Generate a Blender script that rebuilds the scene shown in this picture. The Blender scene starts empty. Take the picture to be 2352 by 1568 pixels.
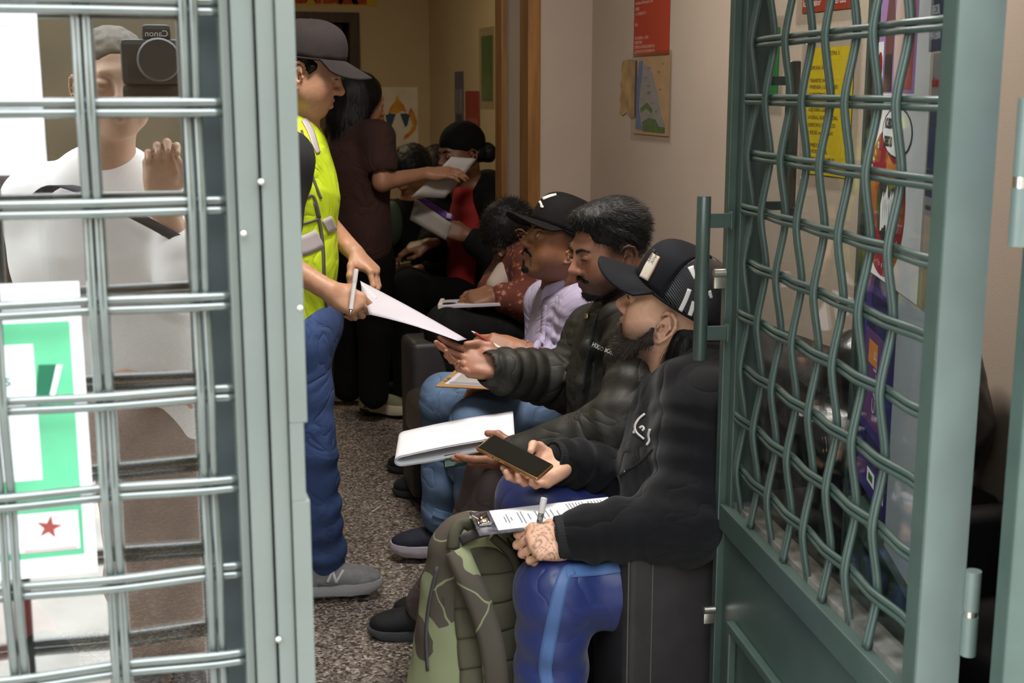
import bpy, bmesh, math, random
import numpy as np
from mathutils import Vector as V, Matrix, Euler

# ------------------------------------------------------------------ camera
SC = bpy.context.scene
COL = SC.collection
F_PX, CX, CY = 2950.0, 1176.0, 784.0
CAM = V((0.0, 0.0, 1.45))
HEAD, PITCH = math.radians(16.4), math.radians(11.1)
F0 = V((math.sin(HEAD), math.cos(HEAD), 0))           # horizontal look direction
RT = V((math.cos(HEAD), -math.sin(HEAD), 0))          # right
FW = F0 * math.cos(PITCH) + V((0, 0, -math.sin(PITCH)))
UP = F0 * math.sin(PITCH) + V((0, 0, math.cos(PITCH)))
cam_d = bpy.data.cameras.new('camera')
cam_d.sensor_width = 36.0
cam_d.lens = 36.0 * F_PX / 2352.0
cam_d.clip_start = 0.02
cam_d.clip_end = 100
cam_d.dof.use_dof = True
cam_d.dof.focus_distance = 2.95
cam_d.dof.aperture_fstop = 8.0
cam = bpy.data.objects.new('view_camera', cam_d)
COL.objects.link(cam)
m = Matrix.Identity(4)
for i, ax in enumerate((RT, UP, -FW)):
    for j in range(3):
        m[j][i] = ax[j]
cam.matrix_world = Matrix.Translation(CAM) @ m
SC.camera = cam

# ------------------------------------------------------------------ world, lights, exposure
w = bpy.data.worlds.new('overcast')
SC.world = w
w.use_nodes = True
bgn = w.node_tree.nodes['Background']
bgn.inputs[0].default_value = (0.90, 0.97, 1.0, 1)
# overcast sky: the zenith about three times as bright as the horizon
_tc = w.node_tree.nodes.new('ShaderNodeTexCoord')
_sx = w.node_tree.nodes.new('ShaderNodeSeparateXYZ')
_mr = w.node_tree.nodes.new('ShaderNodeMapRange')
_mr.inputs['From Min'].default_value = 0.0
_mr.inputs['From Max'].default_value = 1.0
_mr.inputs['To Min'].default_value = 3.9
_mr.inputs['To Max'].default_value = 11.5
w.node_tree.links.new(_tc.outputs['Generated'], _sx.inputs[0])
w.node_tree.links.new(_sx.outputs['Z'], _mr.inputs['Value'])
w.node_tree.links.new(_mr.outputs[0], bgn.inputs[1])
SC.view_settings.view_transform = 'Standard'
SC.view_settings.look = 'None'
SC.view_settings.gamma = 1.0
SC.view_settings.exposure = 0.0
SC.view_settings.use_curve_mapping = False


def area(name, loc, aim, size, energy, color, sy=None, portal=False):
    l = bpy.data.lights.new(name, 'AREA')
    l.shape = 'RECTANGLE'
    l.size = size
    l.size_y = sy or size
    l.energy = energy
    l.color = color
    if portal:
        l.cycles.is_portal = True
    o = bpy.data.objects.new(name, l)
    COL.objects.link(o)
    o.location = loc
    o.rotation_euler = (V(aim) - V(loc)).to_track_quat('-Z', 'Y').to_euler()
    return o


area('doorway_portal', (0.56, 1.27, 1.12), (0.56, 3, 1.12), 0.84, 1, (1, 1, 1), 2.2, True)
area('glass_portal', (-0.30, 1.27, 1.12), (-0.30, 3, 1.12), 0.8, 1, (1, 1, 1), 2.2, True)


def ray(px, py):
    d = FW + RT * ((px - CX) / F_PX) - UP * ((py - CY) / F_PX)
    return d / d.dot(F0)


def P(px, py, d):
    """point seen at pixel (px, py) at horizontal depth d"""
    return CAM + ray(px, py) * d


def onY(px, py, y):
    r = ray(px, py)
    return CAM + r * ((y - CAM.y) / r.y)


def onX(px, py, x):
    r = ray(px, py)
    return CAM + r * ((x - CAM.x) / r.x)


def onZ(px, py, z):
    r = ray(px, py)
    return CAM + r * ((z - CAM.z) / r.z)


def onP(px, py, o, n):
    r = ray(px, py)
    return CAM + r * ((V(o) - CAM).dot(n) / r.dot(n))


# ------------------------------------------------------------------ materials
def srgb(r, g, b):
    def f(c):
        c /= 255.0
        return c / 12.92 if c <= 0.04045 else ((c + 0.055) / 1.055) ** 2.4
    return (f(r), f(g), f(b), 1)


MATS = {}


def mat(name, col, rough=0.6, metal=0.0, noise=0.12, nscale=8.0, bump=0.0, bscale=60.0, spec=0.5,
        col2=None, sheen=0.0, coat=0.0, vcol=False, stretch=None, fibre=None, sss=0.0, detail=3, crease=0.0, cscale=9.0):
    """procedural principled material; noise mixes the colour with a darker or second one"""
    if name in MATS:
        return MATS[name]
    mt = bpy.data.materials.new(name)
    mt.use_nodes = True
    nt = mt.node_tree
    b = nt.nodes['Principled BSDF']
    c = tuple(col) + ((1,) if len(col) == 3 else ())
    b.inputs['Roughness'].default_value = rough
    b.inputs['Metallic'].default_value = metal
    b.inputs['Specular IOR Level'].default_value = spec
    b.inputs['Sheen Weight'].default_value = sheen
    b.inputs['Coat Weight'].default_value = coat
    if sss:
        b.inputs['Subsurface Weight'].default_value = sss
        b.inputs['Subsurface Radius'].default_value = (0.01, 0.004, 0.002)
        b.inputs['Subsurface Scale'].default_value = 0.6
    tc = nt.nodes.new('ShaderNodeTexCoord')
    mp = nt.nodes.new('ShaderNodeMapping')
    if stretch:
        mp.inputs['Scale'].default_value = stretch
    nt.links.new(tc.outputs['Object'], mp.inputs['Vector'])
    n = nt.nodes.new('ShaderNodeTexNoise')
    n.inputs['Scale'].default_value = nscale
    n.inputs['Detail'].default_value = detail
    nt.links.new(mp.outputs[0], n.inputs['Vector'])
    mx = nt.nodes.new('ShaderNodeMix')
    mx.data_type = 'RGBA'
    rp = nt.nodes.new('ShaderNodeValToRGB')
    rp.color_ramp.elements[0].position = 0.35
    rp.color_ramp.elements[1].position = 0.65
    nt.links.new(n.outputs[0], rp.inputs[0])
    nt.links.new(rp.outputs[0], mx.inputs[0])
    if vcol:
        at = nt.nodes.new('ShaderNodeAttribute')
        at.attribute_name = 'Col'
        dk = nt.nodes.new('ShaderNodeMix')
        dk.data_type = 'RGBA'
        dk.blend_type = 'MULTIPLY'
        dk.inputs[0].default_value = 1
        dk.inputs[7].default_value = (1 - noise, 1 - noise, 1 - noise, 1)
        nt.links.new(at.outputs['Color'], dk.inputs[6])
        nt.links.new(at.outputs['Color'], mx.inputs[6])
        nt.links.new(dk.outputs[2], mx.inputs[7])
    else:
        mx.inputs[6].default_value = c
        mx.inputs[7].default_value = (tuple(col2) + (1,))[:4] if col2 else tuple(x * (1 - noise) for x in c[:3]) + (1,)
    nt.links.new(mx.outputs[2], b.inputs['Base Color'])
    if bump:
        n2 = nt.nodes.new('ShaderNodeTexNoise')
        n2.inputs['Scale'].default_value = bscale
        n2.inputs['Detail'].default_value = 3
        if fibre:
            mp2 = nt.nodes.new('ShaderNodeMapping')
            mp2.inputs['Scale'].default_value = fibre
            nt.links.new(tc.outputs['Object'], mp2.inputs['Vector'])
            nt.links.new(mp2.outputs[0], n2.inputs['Vector'])
        else:
            nt.links.new(mp.outputs[0], n2.inputs['Vector'])
        bp = nt.nodes.new('ShaderNodeBump')
        bp.inputs['Strength'].default_value = bump
        bp.inputs['Distance'].default_value = 0.004
        nt.links.new(n2.outputs[0], bp.inputs['Height'])
        nt.links.new(bp.outputs[0], b.inputs['Normal'])
    if crease:
        n3 = nt.nodes.new('ShaderNodeTexNoise')
        n3.inputs['Scale'].default_value = cscale
        n3.inputs['Detail'].default_value = 2.5
        n3.inputs['Distortion'].default_value = 0.9
        nt.links.new(tc.outputs['Object'], n3.inputs['Vector'])
        m1 = nt.nodes.new('ShaderNodeMath')
        m1.operation = 'SUBTRACT'
        m1.inputs[1].default_value = 0.5
        nt.links.new(n3.outputs[0], m1.inputs[0])
        m2 = nt.nodes.new('ShaderNodeMath')
        m2.operation = 'ABSOLUTE'
        nt.links.new(m1.outputs[0], m2.inputs[0])
        m3 = nt.nodes.new('ShaderNodeMath')
        m3.operation = 'POWER'
        m3.inputs[1].default_value = 0.6
        nt.links.new(m2.outputs[0], m3.inputs[0])
        b3_ = nt.nodes.new('ShaderNodeBump')
        b3_.inputs['Strength'].default_value = crease
        b3_.inputs['Distance'].default_value = 0.02
        nt.links.new(m3.outputs[0], b3_.inputs['Height'])
        if bump:
            nt.links.new(bp.outputs[0], b3_.inputs['Normal'])
        nt.links.new(b3_.outputs[0], b.inputs['Normal'])
    MATS[name] = mt
    return mt


def emit(name, col, strength):
    mt = bpy.data.materials.new(name)
    mt.use_nodes = True
    b = mt.node_tree.nodes['Principled BSDF']
    b.inputs['Emission Color'].default_value = tuple(col) + (1,)
    b.inputs['Emission Strength'].default_value = strength
    return mt


def glass(name, refl, tint=(1, 1, 1), rough=0.0):
    """window pane: lets light straight through and mirrors a share of it"""
    mt = bpy.data.materials.new(name)
    mt.use_nodes = True
    nt = mt.node_tree
    for nd in list(nt.nodes):
        nt.nodes.remove(nd)
    out = nt.nodes.new('ShaderNodeOutputMaterial')
    mx = nt.nodes.new('ShaderNodeMixShader')
    tr = nt.nodes.new('ShaderNodeBsdfTransparent')
    tr.inputs[0].default_value = tuple(tint) + (1,)
    gl = nt.nodes.new('ShaderNodeBsdfGlossy')
    gl.inputs['Roughness'].default_value = rough
    lw = nt.nodes.new('ShaderNodeLayerWeight')
    pw = nt.nodes.new('ShaderNodeMath')
    pw.operation = 'POWER'
    pw.inputs[1].default_value = 5.0
    nt.links.new(lw.outputs['Facing'], pw.inputs[0])
    ad = nt.nodes.new('ShaderNodeMath')
    ad.operation = 'MULTIPLY_ADD'
    ad.use_clamp = True
    ad.inputs[1].default_value = 0.9
    ad.inputs[2].default_value = refl + 0.03
    nt.links.new(pw.outputs[0], ad.inputs[0])
    nt.links.new(ad.outputs[0], mx.inputs[0])
    nt.links.new(tr.outputs[0], mx.inputs[1])
    nt.links.new(gl.outputs[0], mx.inputs[2])
    nt.links.new(mx.outputs[0], out.inputs[0])
    return mt


# ------------------------------------------------------------------ object helpers
def link(name, me, material=None, parent=None, mw=None):
    o = bpy.data.objects.new(name, me)
    COL.objects.link(o)
    if material is not None and me is not None and len(me.materials) == 0:
        me.materials.append(material)
    if parent is not None:
        o.parent = parent
    if mw is not None:
        o.matrix_local = mw
    return o


def tag(o, label=None, cat=None, group=None, kind=None):
    if label:
        o['label'] = label
    if cat:
        o['category'] = cat
    if group:
        o['group'] = group
    if kind:
        o['kind'] = kind
    return o


def thing(name, label, cat, loc=(0, 0, 0), group=None, mw=None):
    o = bpy.data.objects.new(name, None)
    COL.objects.link(o)
    o.empty_display_size = 0.05
    if mw is not None:
        o.matrix_world = mw
    else:
        o.location = loc
    return tag(o, label, cat, group)


def frame(o, x, y=None, z=None):
    """matrix with local x, z axes given (orthonormalised) and origin o"""
    x = V(x).normalized()
    if z is not None:
        z = V(z)
        z = (z - x * z.dot(x)).normalized()
        y = z.cross(x)
    else:
        y = V(y)
        y = (y - x * y.dot(x)).normalized()
        z = x.cross(y)
    mt = Matrix.Identity(4)
    for i, a in enumerate((x, y, z)):
        for j in range(3):
            mt[j][i] = a[j]
    return Matrix.Translation(V(o)) @ mt


class MB:
    """small mesh builder"""
    def __init__(s):
        s.v, s.f, s.uv = [], [], None

    def add(s, vs, fs):
        b = len(s.v)
        s.v += [tuple(p) for p in vs]
        s.f += [tuple(i + b for i in f) for f in fs]
        return s

    def box(s, lo, hi, bev=0.0, mw=None):
        x0, y0, z0 = lo
        x1, y1, z1 = hi
        if bev <= 0:
            vs = [(x, y, z) for x in (x0, x1) for y in (y0, y1) for z in (z0, z1)]
            fs = [(0, 1, 3, 2), (4, 6, 7, 5), (0, 4, 5, 1), (2, 3, 7, 6), (0, 2, 6, 4), (1, 5, 7, 3)]
        else:
            bm = bmesh.new()
            bmesh.ops.create_cube(bm, size=1.0)
            for q in bm.verts:
                q.co = V(((x0 + x1) / 2 + q.co.x * (x1 - x0), (y0 + y1) / 2 + q.co.y * (y1 - y0), (z0 + z1) / 2 + q.co.z * (z1 - z0)))
            bmesh.ops.bevel(bm, geom=list(bm.edges), offset=bev, segments=2, profile=0.6, affect='EDGES')
            bm.verts.index_update()
            vs = [q.co.copy() for q in bm.verts]
            fs = [tuple(q.index for q in f.verts) for f in bm.faces]
            bm.free()
        if mw is not None:
            vs = [mw @ V(p) for p in vs]
        return s.add(vs, fs)

    def tube(s, pts, r, n=8, cap=True, flat=None):
        """swept tube through pts; r number or list; flat=(axis, factor) squashes"""
        pts = [V(p) for p in pts]
        rs = r if isinstance(r, (list, tuple)) else [r] * len(pts)
        b = len(s.v)
        ref = None
        for i, p in enumerate(pts):
            t = (pts[min(i + 1, len(pts) - 1)] - pts[max(i - 1, 0)])
            t.normalize()
            if ref is None:
                ref = V((0, 0, 1)) if abs(t.z) < 0.9 else V((1, 0, 0))
            u = (ref - t * ref.dot(t)).normalized()
            ref = u
            w_ = t.cross(u)
            for k in range(n):
                a = 2 * math.pi * k / n
                q = u * (math.cos(a) * rs[i]) + w_ * (math.sin(a) * rs[i])
                if flat:
                    ax = V(flat[0]).normalized()
                    q = q - ax * q.dot(ax) * (1 - flat[1])
                s.v.append(tuple(p + q))
        for i in range(len(pts) - 1):
            for k in range(n):
                k2 = (k + 1) % n
                s.f.append((b + i * n + k, b + i * n + k2, b + (i + 1) * n + k2, b + (i + 1) * n + k))
        if cap:
            s.f.append(tuple(b + k for k in reversed(range(n))))
            s.f.append(tuple(b + (len(pts) - 1) * n + k for k in range(n)))
        return s

    def grid(s, P2, thick=None):
        """sheet from 2D array of points; thick = offset along the local normal for a back side"""
        nr, nc = len(P2), len(P2[0])
        b = len(s.v)
        for row in P2:
            for p in row:
                s.v.append(tuple(p))
        for i in range(nr - 1):
            for j in range(nc - 1):
                s.f.append((b + i * nc + j, b + i * nc + j + 1, b + (i + 1) * nc + j + 1, b + (i + 1) * nc + j))
        if thick:
            nn = nr * nc
            for i in range(nr):
                for j in range(nc):
                    a = V(P2[min(i + 1, nr - 1)][j]) - V(P2[max(i - 1, 0)][j])
                    c = V(P2[i][min(j + 1, nc - 1)]) - V(P2[i][max(j - 1, 0)])
                    nrm = a.cross(c)
                    nrm = nrm.normalized() if nrm.length > 1e-12 else V((0, 0, 1))
                    s.v.append(tuple(V(P2[i][j]) + nrm * thick))
            for i in range(nr - 1):
                for j in range(nc - 1):
                    q = [b + nn + i * nc + j, b + nn + i * nc + j + 1, b + nn + (i + 1) * nc + j + 1, b + nn + (i + 1) * nc + j]
                    s.f.append(tuple(reversed(q)))
            ring = [(0, j) for j in range(nc)] + [(i, nc - 1) for i in range(1, nr)] + [(nr - 1, j) for j in range(nc - 2, -1, -1)] + [(i, 0) for i in range(nr - 2, 0, -1)]
            for k in range(len(ring)):
                i0, j0 = ring[k]
                i1, j1 = ring[(k + 1) % len(ring)]
                s.f.append((b + i0 * nc + j0, b + nn + i0 * nc + j0, b + nn + i1 * nc + j1, b + i1 * nc + j1))
        return s

    def poly(s, pts, z0, z1, mw=None):
        """prism from 2D outline"""
        n = len(pts)
        vs = [V((x, y, z0)) for x, y in pts] + [V((x, y, z1)) for x, y in pts]
        if mw is not None:
            vs = [mw @ p for p in vs]
        fs = [tuple(reversed(range(n))), tuple(range(n, 2 * n))] + [(k, (k + 1) % n, n + (k + 1) % n, n + k) for k in range(n)]
        return s.add(vs, fs)

    def mesh(s, name, smooth=False, mw=None):
        me = bpy.data.meshes.new(name)
        vs = s.v if mw is None else [tuple(mw @ V(p)) for p in s.v]
        me.from_pydata(vs, [], s.f)
        if smooth:
            me.polygons.foreach_set('use_smooth', [True] * len(me.polygons))
        me.update()
        return me

    def build(s, name, material, parent=None, smooth=False, mw=None):
        me = s.mesh(name, smooth)
        return link(name, me, material, parent, mw)


def auto_smooth(o, ang=40):
    me = o.data
    me.polygons.foreach_set('use_smooth', [True] * len(me.polygons))
    try:
        me.set_sharp_from_angle(angle=math.radians(ang))
    except Exception:
        pass
    return o


def text(s, size, material, parent, mw, name='lettering', sx=1.0, align='LEFT', extrude=0.0002, space=1.0, bold=0.0):
    cu = bpy.data.curves.new(name, 'FONT')
    cu.body = s
    cu.size = size
    cu.align_x = align
    cu.extrude = extrude
    cu.resolution_u = 3
    cu.space_line = space
    cu.offset = bold
    tmp = bpy.data.objects.new('tmp_text', cu)
    COL.objects.link(tmp)
    dg = bpy.context.evaluated_depsgraph_get()
    me = bpy.data.meshes.new_from_object(tmp.evaluated_get(dg))
    bpy.data.objects.remove(tmp)
    bpy.data.curves.remove(cu)
    me.name = name
    me.materials.clear()
    return link(name, me, material, parent, mw @ Matrix.Diagonal((sx, 1, 1, 1)))


def bez(p, n=12):
    """Catmull-Rom samples through points"""
    p = [V(q) for q in p]
    p = [p[0] * 2 - p[1]] + p + [p[-1] * 2 - p[-2]]
    out = []
    for i in range(1, len(p) - 2):
        for k in range(n):
            t = k / n
            a, b, c, d = p[i - 1], p[i], p[i + 1], p[i + 2]
            out.append(0.5 * ((2 * b) + (c - a) * t + (2 * a - 5 * b + 4 * c - d) * t * t + (3 * b - a - 3 * c + d) * t ** 3))
    out.append(p[-2])
    return out
# ------------------------------------------------------------------ shared materials
M_paint = mat('green_paint', (0.044, 0.070, 0.060), 0.34, noise=0.16, nscale=14, bump=0.05, bscale=300, spec=0.6)
M_paint_lit = mat('green_paint_lit', (0.125, 0.156, 0.145), 0.40, noise=0.2, nscale=6, bump=0.06, bscale=200, spec=0.6)  # green_paint lightened: street light, plus pale scuffing, put into the colour
M_paint_g = mat('green_paint_faded', (0.104, 0.119, 0.107), 0.48, noise=0.10, nscale=9, bump=0.05, bscale=250, spec=0.6)
M_rod_g = mat('green_rod_faded', (0.060, 0.074, 0.067), 0.20, noise=0.2, nscale=30, spec=1.0, coat=1.0)
M_paint_e = mat('green_paint_worn', (0.105, 0.138, 0.126), 0.36, noise=0.2, nscale=5, bump=0.06, bscale=200, spec=0.6)
M_steel = mat('nickel', (0.62, 0.58, 0.52), 0.32, 1.0, noise=0.08, nscale=40)
M_wall = mat('beige_plaster', (0.430, 0.350, 0.282), 0.85, noise=0.06, nscale=3, bump=0.12, bscale=180)
M_wall_b = mat('cream_plaster', (0.52, 0.41, 0.24), 0.85, noise=0.07, nscale=2, bump=0.12, bscale=150)
M_ceil = mat('ceiling_white', (0.75, 0.72, 0.66), 0.9, noise=0.04)
M_front = mat('facade_render', (0.13, 0.127, 0.12), 0.9, noise=0.15, nscale=4, bump=0.3, bscale=90)
M_wood = mat('varnished_wood', (0.30, 0.135, 0.035), 0.45, noise=0.35, nscale=6, stretch=(6, 6, 0.6), bump=0.05)
M_wood_d = mat('dark_wood', (0.06, 0.035, 0.018), 0.5, noise=0.4, nscale=6, stretch=(6, 6, 0.6))
M_white = mat('paper_white', (0.80, 0.80, 0.84), 0.7, noise=0.03, nscale=5)
M_paper = mat("office_paper", (0.56, 0.54, 0.60), 0.75, noise=0.04, nscale=9)
M_black = mat('black_print', (0.02, 0.02, 0.022), 0.6)
M_grey_ink = mat('grey_print', (0.20, 0.20, 0.24), 0.7)
M_leather = mat('black_leather', (0.028, 0.025, 0.026), 0.48, noise=0.25, nscale=20, bump=0.12, bscale=420, spec=0.35)


def floor_mat():
    mt = bpy.data.materials.new('speckled_terrazzo')
    mt.use_nodes = True
    nt = mt.node_tree
    b = nt.nodes['Principled BSDF']
    b.inputs['Roughness'].default_value = 0.55
    tc = nt.nodes.new('ShaderNodeTexCoord')
    vo = nt.nodes.new('ShaderNodeTexVoronoi')
    vo.inputs['Scale'].default_value = 130
    vo.inputs['Randomness'].default_value = 1
    nt.links.new(tc.outputs['Object'], vo.inputs['Vector'])
    r1 = nt.nodes.new('ShaderNodeValToRGB')
    cr = r1.color_ramp
    cr.interpolation = 'CONSTANT'
    cols = [(0.0, (0.055, 0.045, 0.039)), (0.24, (0.15, 0.128, 0.112)), (0.46, (0.24, 0.205, 0.182)), (0.66, (0.34, 0.30, 0.27)),
            (0.84, (0.12, 0.094, 0.076)), (0.93, (0.50, 0.46, 0.43))]
    cr.elements[0].position, cr.elements[0].color = cols[0][0], cols[0][1] + (1,)
    cr.elements[1].position, cr.elements[1].color = cols[1][0], cols[1][1] + (1,)
    for p, c in cols[2:]:
        e = cr.elements.new(p)
        e.color = c + (1,)
    sp = nt.nodes.new('ShaderNodeSeparateColor')
    nt.links.new(vo.outputs['Color'], sp.inputs[0])
    nt.links.new(sp.outputs[0], r1.inputs[0])
    n = nt.nodes.new('ShaderNodeTexNoise')
    n.inputs['Scale'].default_value = 2.2
    nt.links.new(tc.outputs['Object'], n.inputs['Vector'])
    mx = nt.nodes.new('ShaderNodeMix')
    mx.data_type = 'RGBA'
    mx.blend_type = 'MULTIPLY'
    nt.links.new(n.outputs[0], mx.inputs[0])
    nt.links.new(r1.outputs[0], mx.inputs[6])
    mx.inputs[7].default_value = (0.72, 0.66, 0.60, 1)
    nt.links.new(mx.outputs[2], b.inputs['Base Color'])
    return mt


M_floor = floor_mat()
M_pave = mat('pavement_concrete', (0.42, 0.40, 0.37), 0.9, noise=0.2, nscale=5, bump=0.3, bscale=80)

XR, XL, YF, YP0, YP1, XJ, XB, YB, ZC = 1.75, -1.6, 1.28, 4.84, 5.28, 1.505, 2.135, 9.4, 2.75


def struct(name, lo, hi, m, bev=0):
    return tag(MB().box(lo, hi, bev).build(name, m), kind='structure')


struct('floor', (XL - .2, YF, -.12), (XB + .2, YB + .2, 0), M_floor)
struct('floor_pavement', (-8, -9, -.12), (8, YF, -0.02), M_pave)
struct('ceiling', (XL - .2, YF, ZC), (XB + .2, YB + .2, ZC + .12), M_ceil)
struct('wall_right', (XR, 1.44, 0), (XR + .2, YP0, ZC), M_wall)
struct('wall_partition', (XJ, YP0, 0), (XB + .2, YP1, ZC), M_wall)
struct('wall_right_back', (XB, YP1, 0), (XB + .2, YB, ZC), M_wall_b)
wb = MB()
dx0 = onY(600, 400, YB).x
dx1 = onY(832, 400, YB).x
dz1 = onY(760, 28, YB).z
wb.box((XL, YB, 0), (dx0, YB + .15, ZC)).box((dx1, YB, 0), (XB + .2, YB + .15, ZC)).box((dx0, YB, dz1), (dx1, YB + .15, ZC))
tag(wb.build('wall_back', M_wall_b), kind='structure')
struct('wall_left', (XL - .2, YF, 0), (XL, YB + .2, ZC), M_wall)
fw = MB()
XO0, XO1, ZO = -0.70, 1.14, 2.28
fw.box((-8, YF, 0), (XO0, YF + .16, 5)).box((XO1, YF, 0), (8, YF + .16, 5)).box((XO0, YF, ZO), (XO1, YF + .16, 5))
tag(fw.build('wall_front', M_front), kind='structure')

# dark doorway in the back wall with its casing and a half-open inner door
dr = tag(MB().box((dx1 - .07, YB - .02, 0), (dx1, YB + .02, dz1)).box((dx0, YB - .02, 0), (dx0 + .07, YB + .02, dz1))
         .box((dx0 + .07, YB - .02, dz1 - .07), (dx1 - .07, YB + .02, dz1)).build('door_4', M_wood_d), 'dark wooden doorway in the far back wall', 'door', kind='structure')
MB().box((dx0 + .07, YB + .3, 0), (dx1 - .07, YB + .34, dz1 - .07)).build('panel', mat('dim_panel', (0.20, 0.13, 0.05), 0.6), dr)
MB().box((dx0, YB + .15, 0), (dx0 + .05, YB + .4, dz1)).box((dx1 - .05, YB + .15, 0), (dx1, YB + .4, dz1)).box((dx0, YB + .15, dz1 - .05), (dx1, YB + .4, dz1)).box((dx0 - .1, YB + .4, 0), (dx1 + .1, YB + .45, dz1)).build('lining', M_wood_d, dr)
MB().box((dx0 + .07, YB + .28, dz1 - .30), (dx1 - .07, YB + .30, dz1 - .25)).build('transom', M_wood_d, dr)

# varnished wooden trims on both edges of the partition's end
pa, pb = onX(1200, 300, XJ), onX(1222, 300, XJ)
struct('trim_1', (XJ - .02, YP0 - .015, 0), (XJ + .03, YP0 + .10, ZC), M_wood, .004)
struct('trim_2', (XJ - .02, YP1 - .08, 0), (XJ + .03, YP1 + .02, ZC), M_wood, .004)
struct('baseboard_right', (XR - .015, 1.45, 0), (XR, YP0, .09), M_wood_d, .003)
struct('baseboard_back', (dx1, YB - .015, 0), (XB, YB, .09), M_wood_d, .003)

# ------------------------------------------------------------------ woven grille
S_ROW, Z0R = 0.0965, 1.4326
R_ROD, GAP, AMP = 0.0047, 0.0050, 0.0070
rng = random.Random(4)


def weave(sign, length, pitch, phase_off, n=10):
    """wave along length; crossings every pitch starting at phase_off"""
    pts = []
    k = max(2, int(length / pitch * n))
    for i in range(k + 1):
        s_ = length * i / k
        ph = math.cos(math.pi * (s_ - phase_off) / pitch)
        ph = 0.55 * ph + 0.45 * (math.asin(max(-1, min(1, ph))) / (math.pi / 2))
        pts.append((s_, sign * AMP * ph))
    return pts


def grille(parent, L, zlo, zhi, a0, pitch_a, n_a, a_lo, a_hi, m):
    """leaf-local coords: x along the width, y outward normal (toward viewer = -y), z up"""
    rows = []
    z = Z0R
    while z + S_ROW < zhi - .02:
        z += S_ROW
    while z > zlo + .02:
        rows.append(z)
        z -= S_ROW
    cols = [a0 + i * pitch_a for i in range(n_a)]
    cols = [c for c in cols if a_lo + .005 < c < a_hi - .005]
    meshes = {}
    for i, a in enumerate(cols):
        sg = 1 if i % 2 else -1
        base = rows[-1] - zlo
        for k in (-1, 1):
            key = ('v', sg)
            if key not in meshes:
                pts = weave(sg, zhi - zlo, S_ROW, base)
                meshes[key] = MB().tube([(0, y, s_) for s_, y in pts], R_ROD, 8).mesh('upright_rod', True)
            o = link('upright_rod', meshes[key], m, parent)
            o.location = (a + k * GAP, 0, zlo)
    for j, zz in enumerate(rows):
        sg = (1 if (len(rows) - 1 - j) % 2 else -1)
        for k in (-1, 1):
            key = ('h', sg)
            if key not in meshes:
                pts = weave(-sg * 0.5, a_hi - a_lo, pitch_a, cols[0] - a_lo)
                meshes[key] = MB().tube([(s_, y, 0) for s_, y in pts], R_ROD, 8).mesh('cross_rod', True)
            o = link('cross_rod', meshes[key], m, parent)
            o.location = (a_lo, 0, zz + k * GAP)


# ------------------------------------------------------------------ door_1: closed leaf on the left
d1 = thing('door_1', 'pale green closed door leaf with woven rod grille over reflective glass', 'door', (0, 0, 0))
d1['kind'] = 'structure'
xs0, xs1 = onY(518, 300, 1.285).x, onY(700, 780, 1.28).x
w_ = xs1 - xs0
ZT = 2.24
zn0, zn1 = onY(697, 970, 1.28).z, onY(697, 1148, 1.28).z
st = MB()
st.box((xs0, 1.300, 0.02), (xs0 + .12 * w_, 1.36, ZT), .001)
st.box((xs0 + .14 * w_, 1.287, 0.02), (xs0 + .44 * w_, 1.36, ZT), .002)
st.box((xs0 + .47 * w_, 1.282, 0.02), (xs0 + .72 * w_, 1.36, ZT), .002)
st.box((xs0 + .735 * w_, 1.278, zn0), (xs1, 1.352, ZT), .0015)
st.box((xs0 + .735 * w_, 1.278, zn1), (xs1 - .004, 1.352, zn0), .0005)
st.box((xs0 + .735 * w_, 1.278, 0.02), (xs1, 1.352, zn1), .0015)
st.build('stile', M_paint_g, d1)
for px, py in ((600, 418), (560, 537), (640, 1470), (690, 708)):
    c = onY(px, py, 1.2775)
    MB().tube([c, c + V((0, .008, 0))], .0028, 10).build('rivet', M_steel, d1, True)
XLL = xs1 - .855
MB().box((XLL, 1.285, 0.02), (XLL + .07, 1.36, ZT), .002).build('stile', M_paint_g, d1)
MB().box((XLL + .07, 1.29, ZT - .08), (xs0, 1.36, ZT), .002).build('top_rail', M_paint_g, d1)
MB().box((XLL + .07, 1.29, .60), (xs0, 1.36, .67), .002).build('middle_rail', M_paint_g, d1)
MB().box((XLL + .07, 1.31, .02), (xs0, 1.35, .60), .002).build('kick_panel', M_paint_g, d1)
inner_dark = mat('dark_inner_frame', (0.050, 0.065, 0.070), 0.5, noise=0.2, nscale=9)
xg = onY(446, 700, 1.352).x
MB().box((xg, 1.352, .67), (xs0 + .02, 1.375, ZT - .08), .001).build('glazing_bead', inner_dark, d1)
gl = MB().box((XLL + .07, 1.358, .67), (xg + .004, 1.362, ZT - .08)).build('glass_pane', glass('reflective_glass', 0.36, (0.80, 0.80, 0.78)), d1)
g1 = bpy.data.objects.new('grille', None)
COL.objects.link(g1)
g1.parent = d1
g1.location = (0, 1.318, 0)
xa0 = onY(440, 205, 1.318).x
grille(g1, .7, .67, ZT - .08, xa0 - .0995 * 6, .0995, 7, XLL + .07, xs0 + .002, M_rod_g)

# paper sheets taped to the outside of that glass
yq = 1.3565
a = onY(96, 210, yq)
zt, zb = onY(80, 22, yq).z, onY(100, 400, yq).z
nb = thing('notice', 'white paper notice taped high on the left glass behind the grille', 'notice', (a.x - .25, yq, zb))
MB().box((0, -.0006, 0), (.25, 0, zt - zb)).build('sheet', M_white, nb)
MB().box((0, -.0009, .06), (.228, -.0006, zt - zb - .012)).build('print', mat('faded_lilac_print', (0.56, 0.54, 0.60), 0.7), nb)
MB().box((0, -.0012, .032), (.238, -.0009, .14)).build('tape', mat('white_tape', (0.78, 0.78, 0.82), 0.4), nb)

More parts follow.
